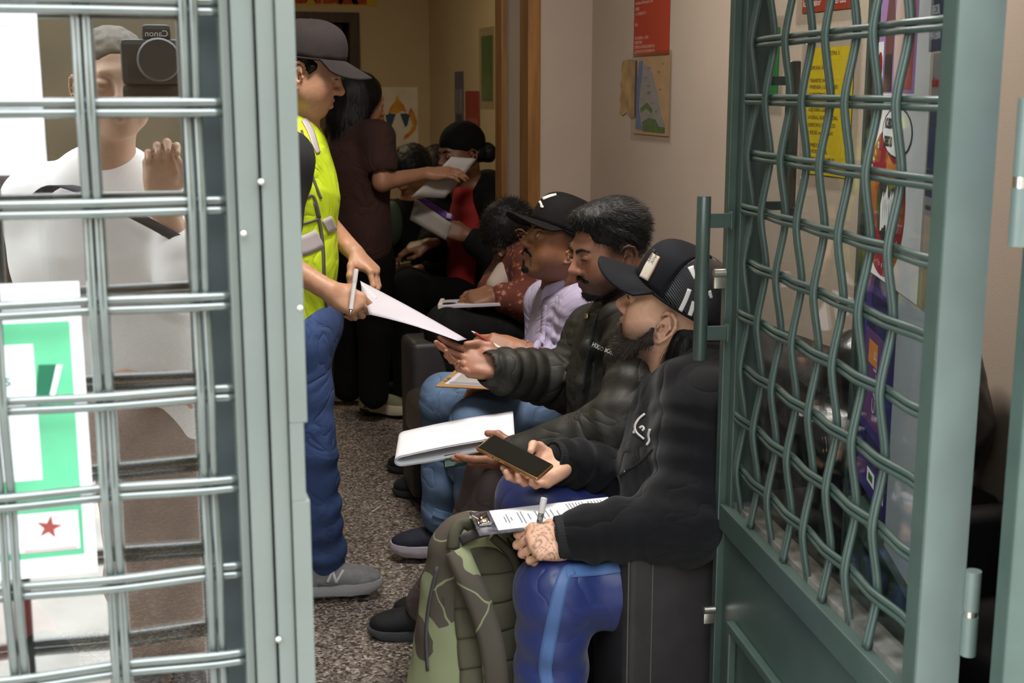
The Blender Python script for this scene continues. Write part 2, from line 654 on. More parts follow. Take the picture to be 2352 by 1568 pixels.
a = onY(203, 975, yq)
zt, zb = onY(185, 645, yq).z, onY(215, 1312, yq).z
hh = zt - zb
WP = .20
gp = thing('green_poster', 'green and white poster with exclamation mark on left glass behind grille', 'poster', (a.x - WP, yq, zb))
MB().box((0, -.0006, 0), (WP, 0, hh)).build('sheet', M_white, gp)
M_grn = mat('mint_print', (0.12, 0.52, 0.28), 0.6, noise=0.25, nscale=7)
M_grd = mat('deep_green_print', (0.006, 0.12, 0.06), 0.6)
MB().box((0.004, -.0009, .067 * hh), (WP - .012, -.0006, .87 * hh)).build('green_field', M_grn, gp)
MB().box((.01, -.0012, .34 * hh), (WP - .048, -.0009, .80 * hh)).build('white_panel', M_white, gp)
MB().box((.01, -.0012, .09 * hh), (WP - .016, -.0009, .225 * hh)).build('logo_panel', M_white, gp)
mwp = frame((0, -.0013, 0), (1, 0, 0), z=(0, -1, 0))
MB().poly([(WP - .042, .728 * hh), (WP - .021, .726 * hh), (WP - .031, .615 * hh), (WP - .045, .612 * hh)], 0, .0003, mwp).build('exclamation_shadow', M_white, gp)
MB().poly([(WP - .044, .73 * hh), (WP - .027, .728 * hh), (WP - .036, .620 * hh), (WP - .049, .622 * hh)], .0004, .0007, mwp).build('exclamation_bar', M_grd, gp)
c0 = V((WP - .052, .600 * hh, 0))
MB().poly([(c0.x + .007 * math.cos(t * .524), c0.y + .006 * math.sin(t * .524)) for t in range(12)], .0004, .0007, mwp).build('exclamation_dot', M_grd, gp)
text('tales', .018, M_grd, gp, frame((WP - .104, -.0014, .665 * hh), (1, 0, 0), z=(0, -1, 0)))
text('que', .018, M_grd, gp, frame((WP - .104, -.0014, .615 * hh), (1, 0, 0), z=(0, -1, 0)))
lx, lz = WP - .045, .172 * hh
star = []
for k in range(10):
    rr = .013 if k % 2 == 0 else .005
    star.append((lx + rr * math.sin(k * math.pi / 5 + .2), lz + rr * math.cos(k * math.pi / 5 + .2)))
MB().poly(star, 0, .0004, mwp).build('logo_star', mat('logo_red', (0.35, 0.06, 0.05), 0.6), gp)
MB().box((lx - .026, -.0016, lz - .026), (lx + .026, -.0013, lz - .022)).build('logo_line', mat('logo_grey', (0.55, 0.45, 0.45), 0.6), gp)

# ------------------------------------------------------------------ door_2: grille leaf swung into the room
H = P(2168, 500, 1.52)
E_ = P(1662, 500, 2.37)
H.z = E_.z = 0
LG = (E_ - H).length
ex = (E_ - H).normalized()
TH = .060
# local x along leaf (hinge to free), local y = inward normal (away from outer face), z up
ny = V((0, 0, 1)).cross(ex)        # left of ex
mw2 = frame(H, ex, z=(0, 0, 1))    # local y = z x x = left side = outer face side
d2 = thing('door_2', 'dark green grille door leaf swung open into the room on the right', 'door', mw=mw2)
d2['kind'] = 'structure'
ZM = .675
hs = .058
b = MB().box((0, -TH, .02), (hs * .62, 0, ZT), .0025).box((hs * .62, -TH + .01, .02), (hs, -.012, ZT), .002)
b.build('hinge_stile', M_paint, d2)
MB().box((-.002, -TH + .001, .02), (0, -.002, ZT)).build('lit_edge', M_paint_lit, d2)  # thin skin added over the hinge edge, daylight painted in as paler green
fs_ = .052
b = MB().box((LG - fs_ * .45, -TH, .02), (LG, 0, ZT), .002).box((LG - fs_, -TH, .02), (LG - fs_ * .45, -.014, ZT), .002)
b.build('free_stile', M_paint, d2)
MB().box((hs, -TH, ZT - .07), (LG - fs_, 0, ZT), .002).build('top_rail', M_paint, d2)
MB().box((hs * .6, -TH, ZM - .050), (LG - fs_ * .45, -.002, ZM), .002).build('middle_rail', M_paint, d2)
MB().box((hs, -.045, .02), (LG - fs_, -.012, ZM - .05)).build('kick_panel', M_paint, d2)
zk = .455
kk = MB().box((.13, -.012, .10), (.148, .004, zk), .003).box((LG - .125, -.012, .10), (LG - .107, .004, zk), .003).box((.13, -.012, zk - .001), (LG - .107, .004, zk + .017), .003)
kk.build('moulding', M_paint, d2)
MB().box((hs, -.060, ZM), (LG - fs_, -.022, ZM + .010)).build('sill', mat('dusty_sill', (0.20, 0.19, 0.17), 0.35, noise=0.6, nscale=25), d2)
MB().box((hs, -.052, ZM + .005), (LG - fs_, -.049, ZT - .07)).build('glass_pane', glass('clear_glass', 0.0, (0.93, 0.95, 0.94)), d2)
g2 = bpy.data.objects.new('grille', None)
COL.objects.link(g2)
g2.parent = d2
g2.location = (0, -.020, 0)
grille(g2, LG, ZM, ZT - .07, LG - fs_ - .030 - .0855 * 7, .0855, 9, hs, LG - fs_ * .8, M_paint)
# pull handle on the outer face, its bracket ends welded to the stile
hp = P(1612, 640, 2.315)
hl = mw2.inverted() @ hp
z1, z0 = P(1612, 450, 2.315).z, P(1606, 826, 2.315).z
hd = MB().tube([(hl.x, hl.y, z0), (hl.x, hl.y, z0 + .0015), (hl.x, hl.y, z1 - .0015), (hl.x, hl.y, z1)], [.0115, .0127, .0127, .0115], 20).build('pull_handle', M_paint, d2, True)
auto_smooth(hd)
for py in (505, 762):
    zc = P(1645, py, 2.33).z
    MB().box((hl.x - .004, 0, zc - .013), (hl.x + .004, hl.y, zc + .013), .001).build('bracket', M_paint, hd)
    MB().box((hl.x - .008, -.001, zc - .016), (hl.x + .012, .004, zc + .016), .003).build('weld', M_paint, hd)
hp2 = P(1808, 330, 2.30)
h2 = mw2.inverted() @ hp2
h2.x = LG - .03
h2.y = -TH - .052
z1, z0 = P(1808, 140, 2.36).z, P(1808, 515, 2.36).z
hd2 = MB().tube([(h2.x, h2.y, z0), (h2.x, h2.y, z0 + .0015), (h2.x, h2.y, z1 - .0015), (h2.x, h2.y, z1)], [.011, .0127, .0127, .011], 20).build('pull_handle', M_paint, d2, True)
auto_smooth(hd2)
for zc in (z1 - .035, z0 + .035):
    MB().box((h2.x - .004, h2.y, zc - .008), (h2.x + .004, -TH, zc + .008), .001).build('bracket', M_paint, hd2)
for py, sd in ((635, 1), (632, -1), (1402, 1)):
    zc = P(1640, py, 2.36).z
    y0, y1 = (0, .022) if sd > 0 else (-TH - .018, -TH)
    lk = MB()
    lk.tube([(LG - .022, y0, zc + .008), (LG - .022, y1, zc + .008)], .0085, 16)
    lk.box((LG - .0265, y0, zc - .020), (LG - .0175, y1, zc + .006), .002)
    auto_smooth(lk.build('lock_cylinder', M_steel, d2))
hz0, hz1 = P(2255, 1520, 1.5).z, P(2255, 1325, 1.5).z
for za, zb_ in ((hz0, hz1), (1.62, 1.72)):
    zm = (za + zb_) / 2
    hb = MB().tube([(-.008, -TH - .006, za), (-.008, -TH - .006, zm - .004)], .010, 14).tube([(-.008, -TH - .006, zm + .004), (-.008, -TH - .006, zb_)], .010, 14)
    ho = auto_smooth(hb.build('hinge', M_paint_e, d2))
    MB().tube([(-.008, -TH - .006, zm - .004), (-.008, -TH - .006, zm + .004)], .009, 14).build('washer', M_steel, ho)
del b

# ------------------------------------------------------------------ door_3: glazed leaf parked behind it, covered in posters
G_ = P(1985, 205, 2.46)
G2 = P(2090, 1440, 1.86)
G_.z = G2.z = 0
gx = (G2 - G_).normalized()          # toward the camera
mw3 = frame(G_, gx, z=(0, 0, 1))     # local y = z x x : right of viewer? handled below
LG3 = .70
d3 = thing('door_3', 'glazed green door leaf covered with posters behind the open grille door', 'door', mw=mw3)
d3['kind'] = 'structure'
outw = mw3.inverted() @ CAM
SGN = 1 if outw.y > 0 else -1        # side facing the camera


def yb(a, b_):
    return (min(a * SGN, b_ * SGN), max(a * SGN, b_ * SGN))


def b3(x0, x1, ya, yb_, z0, z1, bev=0):
    lo, hi = yb(ya, yb_)
    return MB().box((x0, lo, z0), (x1, hi, z1), bev)


b3(0, .028, -.03, .0, .02, ZT, .002).build('stile', M_paint, d3)
b3(.030, .046, -.025, -.008, .02, ZT, .002).build('glazing_bead', M_paint, d3)
b3(LG3 - .05, LG3, -.03, .0, .02, ZT, .002).build('stile', M_paint, d3)
b3(.046, LG3 - .05, -.03, 0, ZM - .045, ZM - .006, .002).build('middle_rail', M_paint, d3)
b3(.046, LG3 - .05, -.03, 0, ZT - .06, ZT, .002).build('top_rail', M_paint, d3)
b3(.046, LG3 - .05, -.024, -.01, .02, ZM - .045).build('kick_panel', M_paint, d3)
b3(.046, LG3 - .05, -.020, -.016, ZM - .006, ZT - .06).build('glass_pane', glass('door_glass', 0.0, (0.90, 0.93, 0.92)), d3)


def pl3(px, py, off=-.014):
    """pixel to (x, z) on the outer glass face of door_3"""
    o = mw3 @ V((0, off * SGN, 0))
    n = (mw3.to_3x3() @ V((0, 1, 0)))
    q = mw3.inverted() @ onP(px, py, o, n)
    return q.x, q.z


def sheet3(name, label, cat, px0, px1, zt_, zb_, m, lift=0.0):
    x0 = pl3(px0, 300)[0]
    x1 = pl3(px1, 300)[0]
    o = thing(name, label, cat, mw=mw3 @ Matrix.Translation((min(x0, x1), (-.0155 + lift) * SGN, zb_)))
    wd = abs(x1 - x0)
    lo, hi = yb(0, .0006)
    MB().box((0, lo, 0), (wd, hi, zt_ - zb_)).build('sheet', m, o)
    return o, wd, zt_ - zb_


def dec3(o, x0, x1, z0, z1, m, name='print', lift=.0008):
    lo, hi = yb(lift, lift + .0003)
    return MB().box((x0, lo, z0), (x1, hi, z1)).build(name, m, o)


def shape3(o, pts, m, name='print', lift=.0011):
    lo, hi = yb(lift, lift + .0003)
    mm = frame((0, 0, 0), (1, 0, 0), z=(0, -1, 0))
    return MB().poly(pts, -hi, -lo, mm).build(name, m, o)


def txt3(o, s, size, x, z, m, lift=.0016, sx=1.0):
    # readable from the camera side: reading direction runs toward the camera
    xd = V((1, 0, 0)) if SGN < 0 else V((-1, 0, 0))
    mm = frame((x, lift * SGN, z), xd, z=(0, SGN, 0))
    return text(s, size, m, o, mm, sx=sx)

# ------------------------------------------------------------------ the street behind the camera (seen mirrored in the left glass)
M_opp = mat('brown_facade', (0.30, 0.22, 0.14), 0.85, noise=0.3, nscale=1.5, bump=0.3, bscale=40)
op = thing('opposite_building', 'brown shop building across the street mirrored in the left glass', 'building', (0, -6.5, 0))
MB().box((-9, -.4, 0), (9, 0, 5.5)).build('facade', M_opp, op)
M_shop = mat('shop_front', (0.10, 0.075, 0.04), 0.5, noise=0.3, nscale=2)
M_ochre = mat('ochre_sign', (0.42, 0.30, 0.06), 0.6, noise=0.2, nscale=2)
for k in range(-3, 4):
    MB().box((k * 1.6 - .62, 0, .1), (k * 1.6 + .62, .05, 2.2), .01).build('shop_window', M_shop, op)
    MB().box((k * 1.6 - .7, 0, 2.35), (k * 1.6 + .7, .08, 2.85), .01).build('shop_sign', M_ochre, op)
MB().box((-9, 0, 3.1), (9, .25, 3.3)).build('cornice', M_opp, op)
# ------------------------------------------------------------------ posters
M_red = mat('red_print', (0.36, 0.040, 0.014), 0.55, noise=0.08)
M_yel = mat('yellow_print', (0.66, 0.50, 0.008), 0.6, noise=0.06)
M_purp = mat('purple_print', (0.40, 0.22, 0.52), 0.55, noise=0.1)
M_indigo = mat('indigo_print', (0.05, 0.035, 0.20), 0.5, noise=0.15)
M_navy = mat('navy_print', (0.03, 0.055, 0.13), 0.5, noise=0.1)
M_pgreen = mat('green_print', (0.03, 0.17, 0.03), 0.55, noise=0.2, nscale=10)
M_orange = mat('orange_print', (0.62, 0.22, 0.03), 0.6)
M_sleeve = glass('plastic_sleeve', 0.03, (0.97, 0.97, 0.96), 0.15)
M_crim = mat('crimson_print', (0.33, 0.012, 0.03), 0.5)
M_skinp = mat('pink_print', (0.68, 0.50, 0.46), 0.6)


class Flat:
    """flat printed thing in its own plane: x right, y up, z toward the viewer"""
    def __init__(s, name, label, cat, mw, w_, h_, m, thick=.0008):
        s.o = thing(name, label, cat, mw=mw)
        s.w, s.h, s.k = w_, h_, thick
        MB().box((0, 0, 0), (w_, h_, thick)).build('sheet', m, s.o)

    def rect(s, x0, x1, y0, y1, m, name='print', lv=1):
        z = s.k + .0003 * (lv - 1)
        return MB().box((x0 * s.w, y0 * s.h, z), (x1 * s.w, y1 * s.h, z + .0003)).build(name, m, s.o)

    def shape(s, pts, m, name='print', lv=1):
        z = s.k + .0003 * (lv - 1)
        return MB().poly([(x * s.w, y * s.h) for x, y in pts], z, z + .0003).build(name, m, s.o)

    def text(s, t, size, x, y, m, lv=2, sx=1.0, rot=0, align='LEFT', bold=0.0):
        z = s.k + .0003 * lv
        mm = Matrix.Translation((x * s.w, y * s.h, z)) @ Matrix.Rotation(rot, 4, 'Z')
        return text(t, size * s.h, m, s.o, mm, sx=sx, align=align, extrude=.0001, bold=bold)


def on_right_wall(name, label, cat, px0, px1, py0, py1, m, xw=XR, sleeve=None):
    pm = (py0 + py1) / 2
    ya, yb2 = onX(px0, pm, xw - .002).y, onX(px1, pm, xw - .002).y
    zt = onX((px0 + px1) / 2, py0, xw - .002).z
    zb = onX((px0 + px1) / 2, py1, xw - .002).z
    mw = frame((xw - .002, ya, zb), (0, -1, 0), z=(-1, 0, 0))
    f = Flat(name, label, cat, mw, ya - yb2, zt - zb, m)
    if sleeve:
        g = sleeve
        MB().box((-g, -g, .0022), (f.w + g, f.h + g, .0026)).build('plastic_sleeve', M_sleeve, f.o)
    return f


def on_back_wall(name, label, cat, px0, px1, py0, py1, m):
    pm, xm = (py0 + py1) / 2, (px0 + px1) / 2
    xa, xb = onY(px0, pm, YB - .002).x, onY(px1, pm, YB - .002).x
    zt, zb = onY(xm, py0, YB - .002).z, onY(xm, py1, YB - .002).z
    mw = frame((xa, YB - .002, zb), (1, 0, 0), z=(0, -1, 0))
    return Flat(name, label, cat, mw, xb - xa, zt - zb, m)


rp = on_right_wall('red_poster', 'red poster with pale lines of text above the map on the beige wall', 'poster', 1457, 1539, -70, 127, M_red)
M_pale = mat('pale_lettering', (0.62, 0.36, 0.30), 0.7)
for t, yy in (('VIOLENCIA', .92), ('MACHISTA', .86), ('tramites Informacion, Ab', .62), ('LIBRE', .55), ('y  CONSULTA', .49), ('010', .36), ('ACOGIDA  y  BAR', .20), ('ASESORIA', .145), ('ESPACIO DE ENCUENTRO', .09), ('DESPACHO SOLIDARIDAD', .035)):
    rp.text(t, .055, .04, yy, M_pale, sx=1.0)
mp_ = on_right_wall('wall_map', 'colour map with blue coast and green patches taped below the red poster', 'map', 1458, 1538, 131, 310, mat('map_sand', (0.55, 0.36, 0.20), 0.7, noise=0.12, nscale=16))
M_sea = mat('map_blue', (0.10, 0.19, 0.42), 0.7, noise=0.3, nscale=30)
M_mgrey = mat('map_grey', (0.33, 0.33, 0.34), 0.7, noise=0.15, nscale=40)
M_mgrn = mat('map_green', (0.08, 0.20, 0.07), 0.7, noise=0.3, nscale=30)
mp_.shape([(.22, .92), (.40, .88), (.52, .80), (.60, .66), (.70, .50), (.80, .25), (.90, .14), (.90, .05), (.05, .05), (.10, .4)], M_mgrey, 'land', 1)
mp_.shape([(.12, .96), (.24, .96), (.22, .78), (.16, .55), (.14, .35), (.22, .12), (.30, .05), (.04, .06), (.06, .3), (.06, .6)], M_sea, 'sea', 2)
mp_.shape([(.18, .34), (.38, .42), (.55, .33), (.52, .28), (.36, .34), (.20, .28)], M_mgrn, 'forest', 3)
mp_.shape([(.24, .16), (.44, .22), (.64, .20), (.72, .12), (.90, .11), (.90, .035), (.28, .04)], M_mgrn, 'forest', 3)
for t, x, y, s_ in (('EL NIDO', .36, .85, .035), ('Salinas', .66, .80, .035), ('ENSA', .38, .53, .05), ('Puerto', .16, .62, .03), ('Monte Alto', .34, .62, .03), ('Llanos', .72, .58, .03), ('Rio Seco', .50, .40, .03), ('Villa', .20, .45, .03), ('Sierra', .44, .25, .03), ('Campo', .30, .73, .03), ('Oeste', .78, .90, .03), ('Santa', .62, .30, .03)):
    mp_.text(t, s_, x, y, M_grey_ink, 4)
MB().box((-.03, -.02, .0030), (mp_.w + .02, mp_.h + .02, .0034)).build('plastic_sleeve', M_sleeve, mp_.o)
hd_ = on_right_wall('hide_sheet', 'ragged tan sheet of paper hanging on the wall left of the map', 'paper', 1424, 1464, 136, 272, mat('tan_sheet', (0.43, 0.27, 0.11), 0.8, noise=0.45, nscale=14))
hd_.o.children[0].data.clear_geometry()
pts = [(.0, .10), (.08, .22), (0, .34), (.10, .46), (.02, .58), (.12, .7), (.06, .84), (.16, .98), (.5, 1), (.98, .97), (1, .5), (.98, .02), (.7, .0), (.4, .10), (.2, .04)]
mm = MB().poly([(x * hd_.w, y * hd_.h) for x, y in pts], 0, .0008).mesh('sheet')
mm.materials.append(MATS['tan_sheet'])
hd_.o.children[0].data = mm

M_plate = mat('sleeve_backing', (0.60, 0.52, 0.46), 0.4)
yp = on_right_wall('yellow_poster', 'bright yellow text poster in a clear sleeve on the wall behind the grille', 'poster', 1853, 1956, 108, 404, M_yel, sleeve=.035)
M_ybr = mat('brown_lettering', (0.20, 0.13, 0.02), 0.7)
for t, x, y in (('NUESTRA 3', .38, .94), ('OFICINA SOCIAL', .05, .83), ('TRAMITES PARA', .05, .73), ('VIVIENDA y LENGUAJES', .05, .68), ('SUMINISTROS', .05, .62), ('ASESORIA LABORAL', .05, .50), ('AYUDAS, BONO SOCIAL', .05, .44), ('DERECHOS POLITICOS', .05, .38), ('Y REDES, no DROGAS', .05, .32), ('COMEDOR', .05, .22), ('SERVICIO SOCIAL', .05, .17), ('PERSONAS SIN PAPELES', .05, .11), ('NO SOLO', .05, .04)):
    yp.text(t, .042, x, y, M_ybr, 3)
for xx, yy in ((-.02, 1.04), (1.02, 1.04), (-.02, -.04), (1.02, -.04)):
    MB().tube([(xx * yp.w, yy * yp.h, .0024), (xx * yp.w, yy * yp.h, .006)], .004, 10).build('pin', M_white, yp.o)
rp2 = on_right_wall('red_notice', 'red notice with handwritten white line above the yellow poster', 'notice', 1846, 1962, -120, 24, M_red, sleeve=.03)
rp2.text('lo y valor', .16, .02, .10, M_white, 3)
rp2.text('Libertad', .16, .55, .10, M_white, 3)
rp2.text('SOLIDARIDAD', .16, .04, .4, M_white, 3)
gp2 = on_right_wall('green_notice', 'narrow green notice in a sleeve beside the open grille door', 'notice', 1722, 1788, 65, 238, mat('bright_green_print', (0.02, 0.24, 0.05), 0.55), sleeve=.03)
gp2.text('AYUDA', .10, .30, .36, M_white, 3)
gp2.text('MUTUA', .10, .30, .9, M_white, 3)

bp = on_right_wall('green_wall_poster', 'tall green poster on the cream wall beside the wooden trim', 'poster', 1106, 1131, 82, 232, M_pgreen, XB, sleeve=.05)
bp.rect(.1, .9, .1, .45, mat('leaf_print', (0.10, 0.22, 0.05), .6, noise=.4, nscale=20))
bp = on_right_wall('red_wall_poster', 'small red poster on the cream wall above the beanie wearer', 'poster', 1069, 1102, 209, 312, mat('faded_red', (0.30, 0.045, 0.03), 0.6, noise=.2), XB)
bp.rect(.15, .85, .1, .4, mat('faded_red_pale', (0.36, 0.09, 0.07), .6))
bp = on_right_wall('blue_wall_poster', 'slim grey blue poster on the cream wall left of the red one', 'poster', 1045, 1065, 164, 300, mat('faded_blue', (0.12, 0.12, 0.17), 0.6, noise=.3, nscale=9), XB)
bp.rect(.1, .9, .3, .7, mat('faded_blue_pale', (0.22, 0.22, 0.25), .6, noise=.4, nscale=15))
bp.rect(.2, .8, .05, .27, mat('faded_blue_dark', (0.04, 0.05, 0.09), .6))

fp = on_back_wall('flame_poster', 'white poster with an orange flame emblem on the far back wall', 'poster', 866, 960, 200, 336, mat('cream_poster', (0.72, 0.65, 0.52), 0.7))


def arc(cx, cy, r, a0, a1, n=10, ry=None):
    ry = ry or r
    return [(cx + r * math.cos(math.radians(a0 + (a1 - a0) * k / n)), cy + ry * math.sin(math.radians(a0 + (a1 - a0) * k / n))) for k in range(n + 1)]


M_fl = mat('flame_orange', (0.50, 0.10, 0.02), 0.6, col2=(0.62, 0.36, 0.02), nscale=9, noise=.3)
fp.shape([(.50, .88), (.56, .78), (.66, .70), (.72, .58), (.62, .60), (.50, .56), (.36, .57), (.26, .54), (.34, .68), (.44, .76)], M_fl, 'flame', 1)
fp.shape([(.90, .58), (.98, .40), (.94, .28), (.78, .16), (.62, .10), (.66, .18), (.80, .26), (.86, .36), (.82, .46), (.76, .55), (.82, .66)], M_fl, 'flame', 1)
fp.shape([(.10, .56), (.02, .42), (.08, .26), (.26, .13), (.42, .09), (.36, .16), (.22, .25), (.16, .38), (.18, .48)], M_fl, 'flame', 1)
fp.shape([(.20, .53), (.32, .56), (.46, .55), (.34, .32), (.24, .38)], M_navy, 'figure', 2)
fp.shape([(.56, .55), (.70, .56), (.80, .53), (.74, .36), (.68, .32)], M_navy, 'figure', 2)
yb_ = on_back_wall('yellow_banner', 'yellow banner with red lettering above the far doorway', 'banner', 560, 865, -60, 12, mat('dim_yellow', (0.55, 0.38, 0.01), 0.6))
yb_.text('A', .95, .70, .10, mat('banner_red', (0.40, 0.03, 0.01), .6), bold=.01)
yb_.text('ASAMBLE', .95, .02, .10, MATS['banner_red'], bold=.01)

# posters on the glass of door_3
ZTOP = 1.66


def on_d3(name, label, cat, x0, x1, z0, z1, m, lift=0.0):
    mw = mw3 @ frame((x0, (-.0150 + lift) * SGN, z0), (1, 0, 0), z=(0, SGN, 0))
    return Flat(name, label, cat, mw, x1 - x0, z1 - z0, m, .0006)


xa_, z_a = pl3(2003, 235)
xb_, z_b = pl3(2130, 240)
zm_ = pl3(2060, 242)[1]
print('door3 poster x', xa_, xb_, zm_)
pp = on_d3('figure_poster', 'mauve poster of three standing figures at the top of the posters on glass', 'poster', xa_, xb_, zm_, ZTOP + .1, M_white)
pp.rect(.10, .78, .06, 1, M_purp, 'field', 1)
for i, (x, hh_, c1) in enumerate(((.30, .70, (0.16, 0.05, 0.05)), (.48, .74, (0.66, 0.42, 0.06)), (.66, .68, (0.45, 0.10, 0.09)))):
    cm = mat('figure_%d' % i, c1, .6)
    pp.shape([(x - .07, .08), (x + .07, .08), (x + .09, hh_ - .28), (x + .05, hh_ - .12), (x - .05, hh_ - .12), (x - .09, hh_ - .28)], cm if i != 1 else M_skinp, 'figure', 2)
    pp.shape(arc(x, hh_ - .05, .06, 0, 330, 9, .07), M_skinp if i != 1 else cm, 'figure_head', 3)
pp.shape([(.22, .07), (.38, .07), (.36, .26), (.24, .26)], mat('figure_dark', (0.03, 0.02, 0.02), .6), 'trousers', 4)
pp.rect(.08, .20, .10, .33, M_white, 'sticker', 4)
pp.shape(arc(.14, .20, .05, 0, 330, 9, .08), M_crim, 'sticker_spot', 5)

z1_ = pl3(2060, 236)[1]
z0_ = pl3(2062, 668)[1]
ob = on_d3('observatory_poster', 'white poster with red oval crest reading acuerdo derecho on the glass', 'poster', xa_ - .03, xb_ + .012, z0_, z1_, M_white, .0016)
ob.shape(arc(.42, .44, .34, 0, 360, 40, .42)[:-1], M_crim, 'crest', 1)
ob.shape(arc(.47, .42, .20, 0, 360, 30, .21)[:-1], M_black, 'inset', 2)
rg = random.Random(3)
for k in range(7):
    x, y = .36 + .035 * k, .36 + .02 * (k % 3)
    ob.shape([(x, y - .09), (x + .03, y - .08), (x + .05, y + .05), (x + .025, y + .14 - .02 * (k % 2)), (x - .01, y + .06)], M_white, 'figure', 3)
ob.shape([(.40, .60), (.60, .58), (.66, .70), (.54, .66), (.44, .71)], M_orange, 'flag', 3)
ob.shape(arc(.56, .84, .25, 0, 360, 20, .14)[:-1], M_black, 'bubble_edge', 3)
ob.shape(arc(.56, .84, .235, 0, 360, 20, .13)[:-1], M_white, 'bubble', 4)
ob.text('ACUERDO', .075, .36, .86, M_black, 5, sx=.62, bold=.0012)
ob.text('DERECHO', .075, .36, .76, M_black, 5, sx=.62, bold=.0012)
for k, ch in enumerate('OBSERVATORIO'):
    aa = math.radians(232 - 9.8 * k)
    ob.text(ch, .052, .42 + .28 * math.cos(aa) - .01, .44 + .35 * math.sin(aa), M_white, 3, sx=.8, rot=aa - math.pi / 2 if False else aa - math.radians(90), bold=.0006)
for k, ch in enumerate('SOLIDARIO'):
    aa = math.radians(262 + 8.0 * k)
    ob.text(ch, .035, .42 + .29 * math.cos(aa), .44 + .37 * math.sin(aa), M_white, 3, sx=.8, rot=aa + math.radians(90))

z1_ = z0_ - .004
z0_ = pl3(2010, 1165)[1]
pu = on_d3('indigo_poster', 'indigo poster with slanted dark bars below the crest poster on glass', 'poster', pl3(1962, 800)[0], pl3(2056, 800)[0], z0_, z1_ + .03, M_indigo)
M_ind2 = mat('indigo_dark', (0.018, 0.016, 0.075), .5)
for y, x0, x1 in ((.93, .35, .95), (.84, .40, 1.0), (.74, .30, .9), (.24, .2, .9), (.17, .25, .8)):
    pu.rect(x0, x1, y - .035, y + .02, M_ind2, 'bar', 1)
pu.rect(.30, .78, .30, .70, mat('plum_print', (0.13, 0.05, 0.17), .5), 'band', 1)
pu.text('CALLE', .095, .62, .36, mat('bar_white', (.55, .5, .5), .5), 3, rot=math.pi / 2)
pu.rect(.40, .62, .56, .66, M_orange, 'spot', 2)
pu.rect(.52, .70, .06, .12, M_white, 'logo', 2)
pu.rect(.76, .93, .05, .11, M_white, 'logo', 2)
pu.rect(.56, .66, .075, .105, M_pgreen, 'logo_mark', 3)
ws = on_d3('long_sheet', 'long pale sheet hanging beside the indigo poster on the glass', 'poster', pl3(2056, 800)[0] + .002, pl3(2118, 800)[0], pl3(2070, 1470)[1], z1_ + .0, mat('grey_sheet', (0.50, 0.53, 0.58), .6, noise=.08), .0004)
ws.text('L50', .07, .25, .07, M_navy, 2)
ns = on_d3('navy_sheet', 'navy poster with white lines of text near the hinge side', 'poster', pl3(2133, 100)[0], pl3(2190, 100)[0], pl3(2150, 118)[1], ZTOP + .05, M_navy)
for t, y in (('LANDS', .50), ('IRLANDA', .74), ('GRECIA,', .27), ('FRATERNI', .09)):
    ns.text(t, .10, .05, y, M_white, 2, sx=.7)
ns = on_d3('red_letter_sheet', 'grey poster with large red letters running up its edge near hinge', 'poster', pl3(2133, 300)[0], pl3(2190, 300)[0], pl3(2140, 500)[1], pl3(2150, 122)[1], mat('ash_print', (0.30, 0.28, 0.30), .6))
ns.rect(0, .5, .12, .72, M_navy, 'field', 1)
ns.text('HUELGA ANTIFA', .11, .75, .14, mat('letter_red', (.42, .02, .03), .5), 2, rot=math.pi / 2, bold=.001)
ns.text('al mes', .08, .02, .80, MATS['letter_red'], 2, bold=.001)
ns.text('acbanlo', .05, .05, .04, M_black, 2)

# jamb and hinge of the near frame at the right
J0 = P(2350, 800, 1.42)
jt = thing('trim_3', 'dark green door frame post at the right edge', 'post', (0, 0, 0))
jt['kind'] = 'structure'
MB().box((J0.x, J0.y - .01, 0), (J0.x + .22, J0.y + .015, ZO), .003).build('post_flange', M_paint, jt)
MB().box((1.10, J0.y + .015, 0), (J0.x + .22, YF + .12, ZO), .003).build('post', M_paint, jt)
ha, hb_ = P(2338, 565, 1.38), P(2338, 225, 1.38)
hm = (ha.z + hb_.z) / 2 - .01
hh2 = MB().tube([(ha.x, ha.y, ha.z), (ha.x, ha.y, hm - .006)], .011, 16).tube([(ha.x, ha.y, hm + .006), (ha.x, ha.y, hb_.z)], .011, 16)
ho = auto_smooth(hh2.build('hinge', M_paint_e, jt))
MB().tube([(ha.x, ha.y, hm - .006), (ha.x, ha.y, hm + .006)], .0105, 16).build('washer', M_steel, ho)
MB().box((ha.x, ha.y - .003, ha.z), (J0.x + .05, ha.y + .003, hb_.z)).build('hinge_plate', M_paint_e, ho)

# ------------------------------------------------------------------ lamps
def ceiling_lamp(label, x, y, lx, ly, power, col):
    t = thing('ceiling_lamp', label, 'lamp', (x, y, ZC))
    MB().box((-lx / 2, -ly / 2, -.05), (lx / 2, ly / 2, 0), .006).build('housing', M_white, t)
    MB().box((-lx / 2 + .015, -ly / 2 + .015, -.056), (lx / 2 - .015, ly / 2 - .015, -.0505), .002).build('diffuser', emit('lamp_glow', col, 2.0), t)
    area('lamp_light', (x, y, ZC - .075), (x, y, 0), lx - .05, power, col, ly - .05)


ceiling_lamp('square ceiling lamp over the front row of seats', 0.75, 2.9, .6, .6, 48, (1, .93, .86))
ceiling_lamp('square ceiling lamp in the back room', 0.7, 7.0, .6, .6, 15, (1, .82, .55))
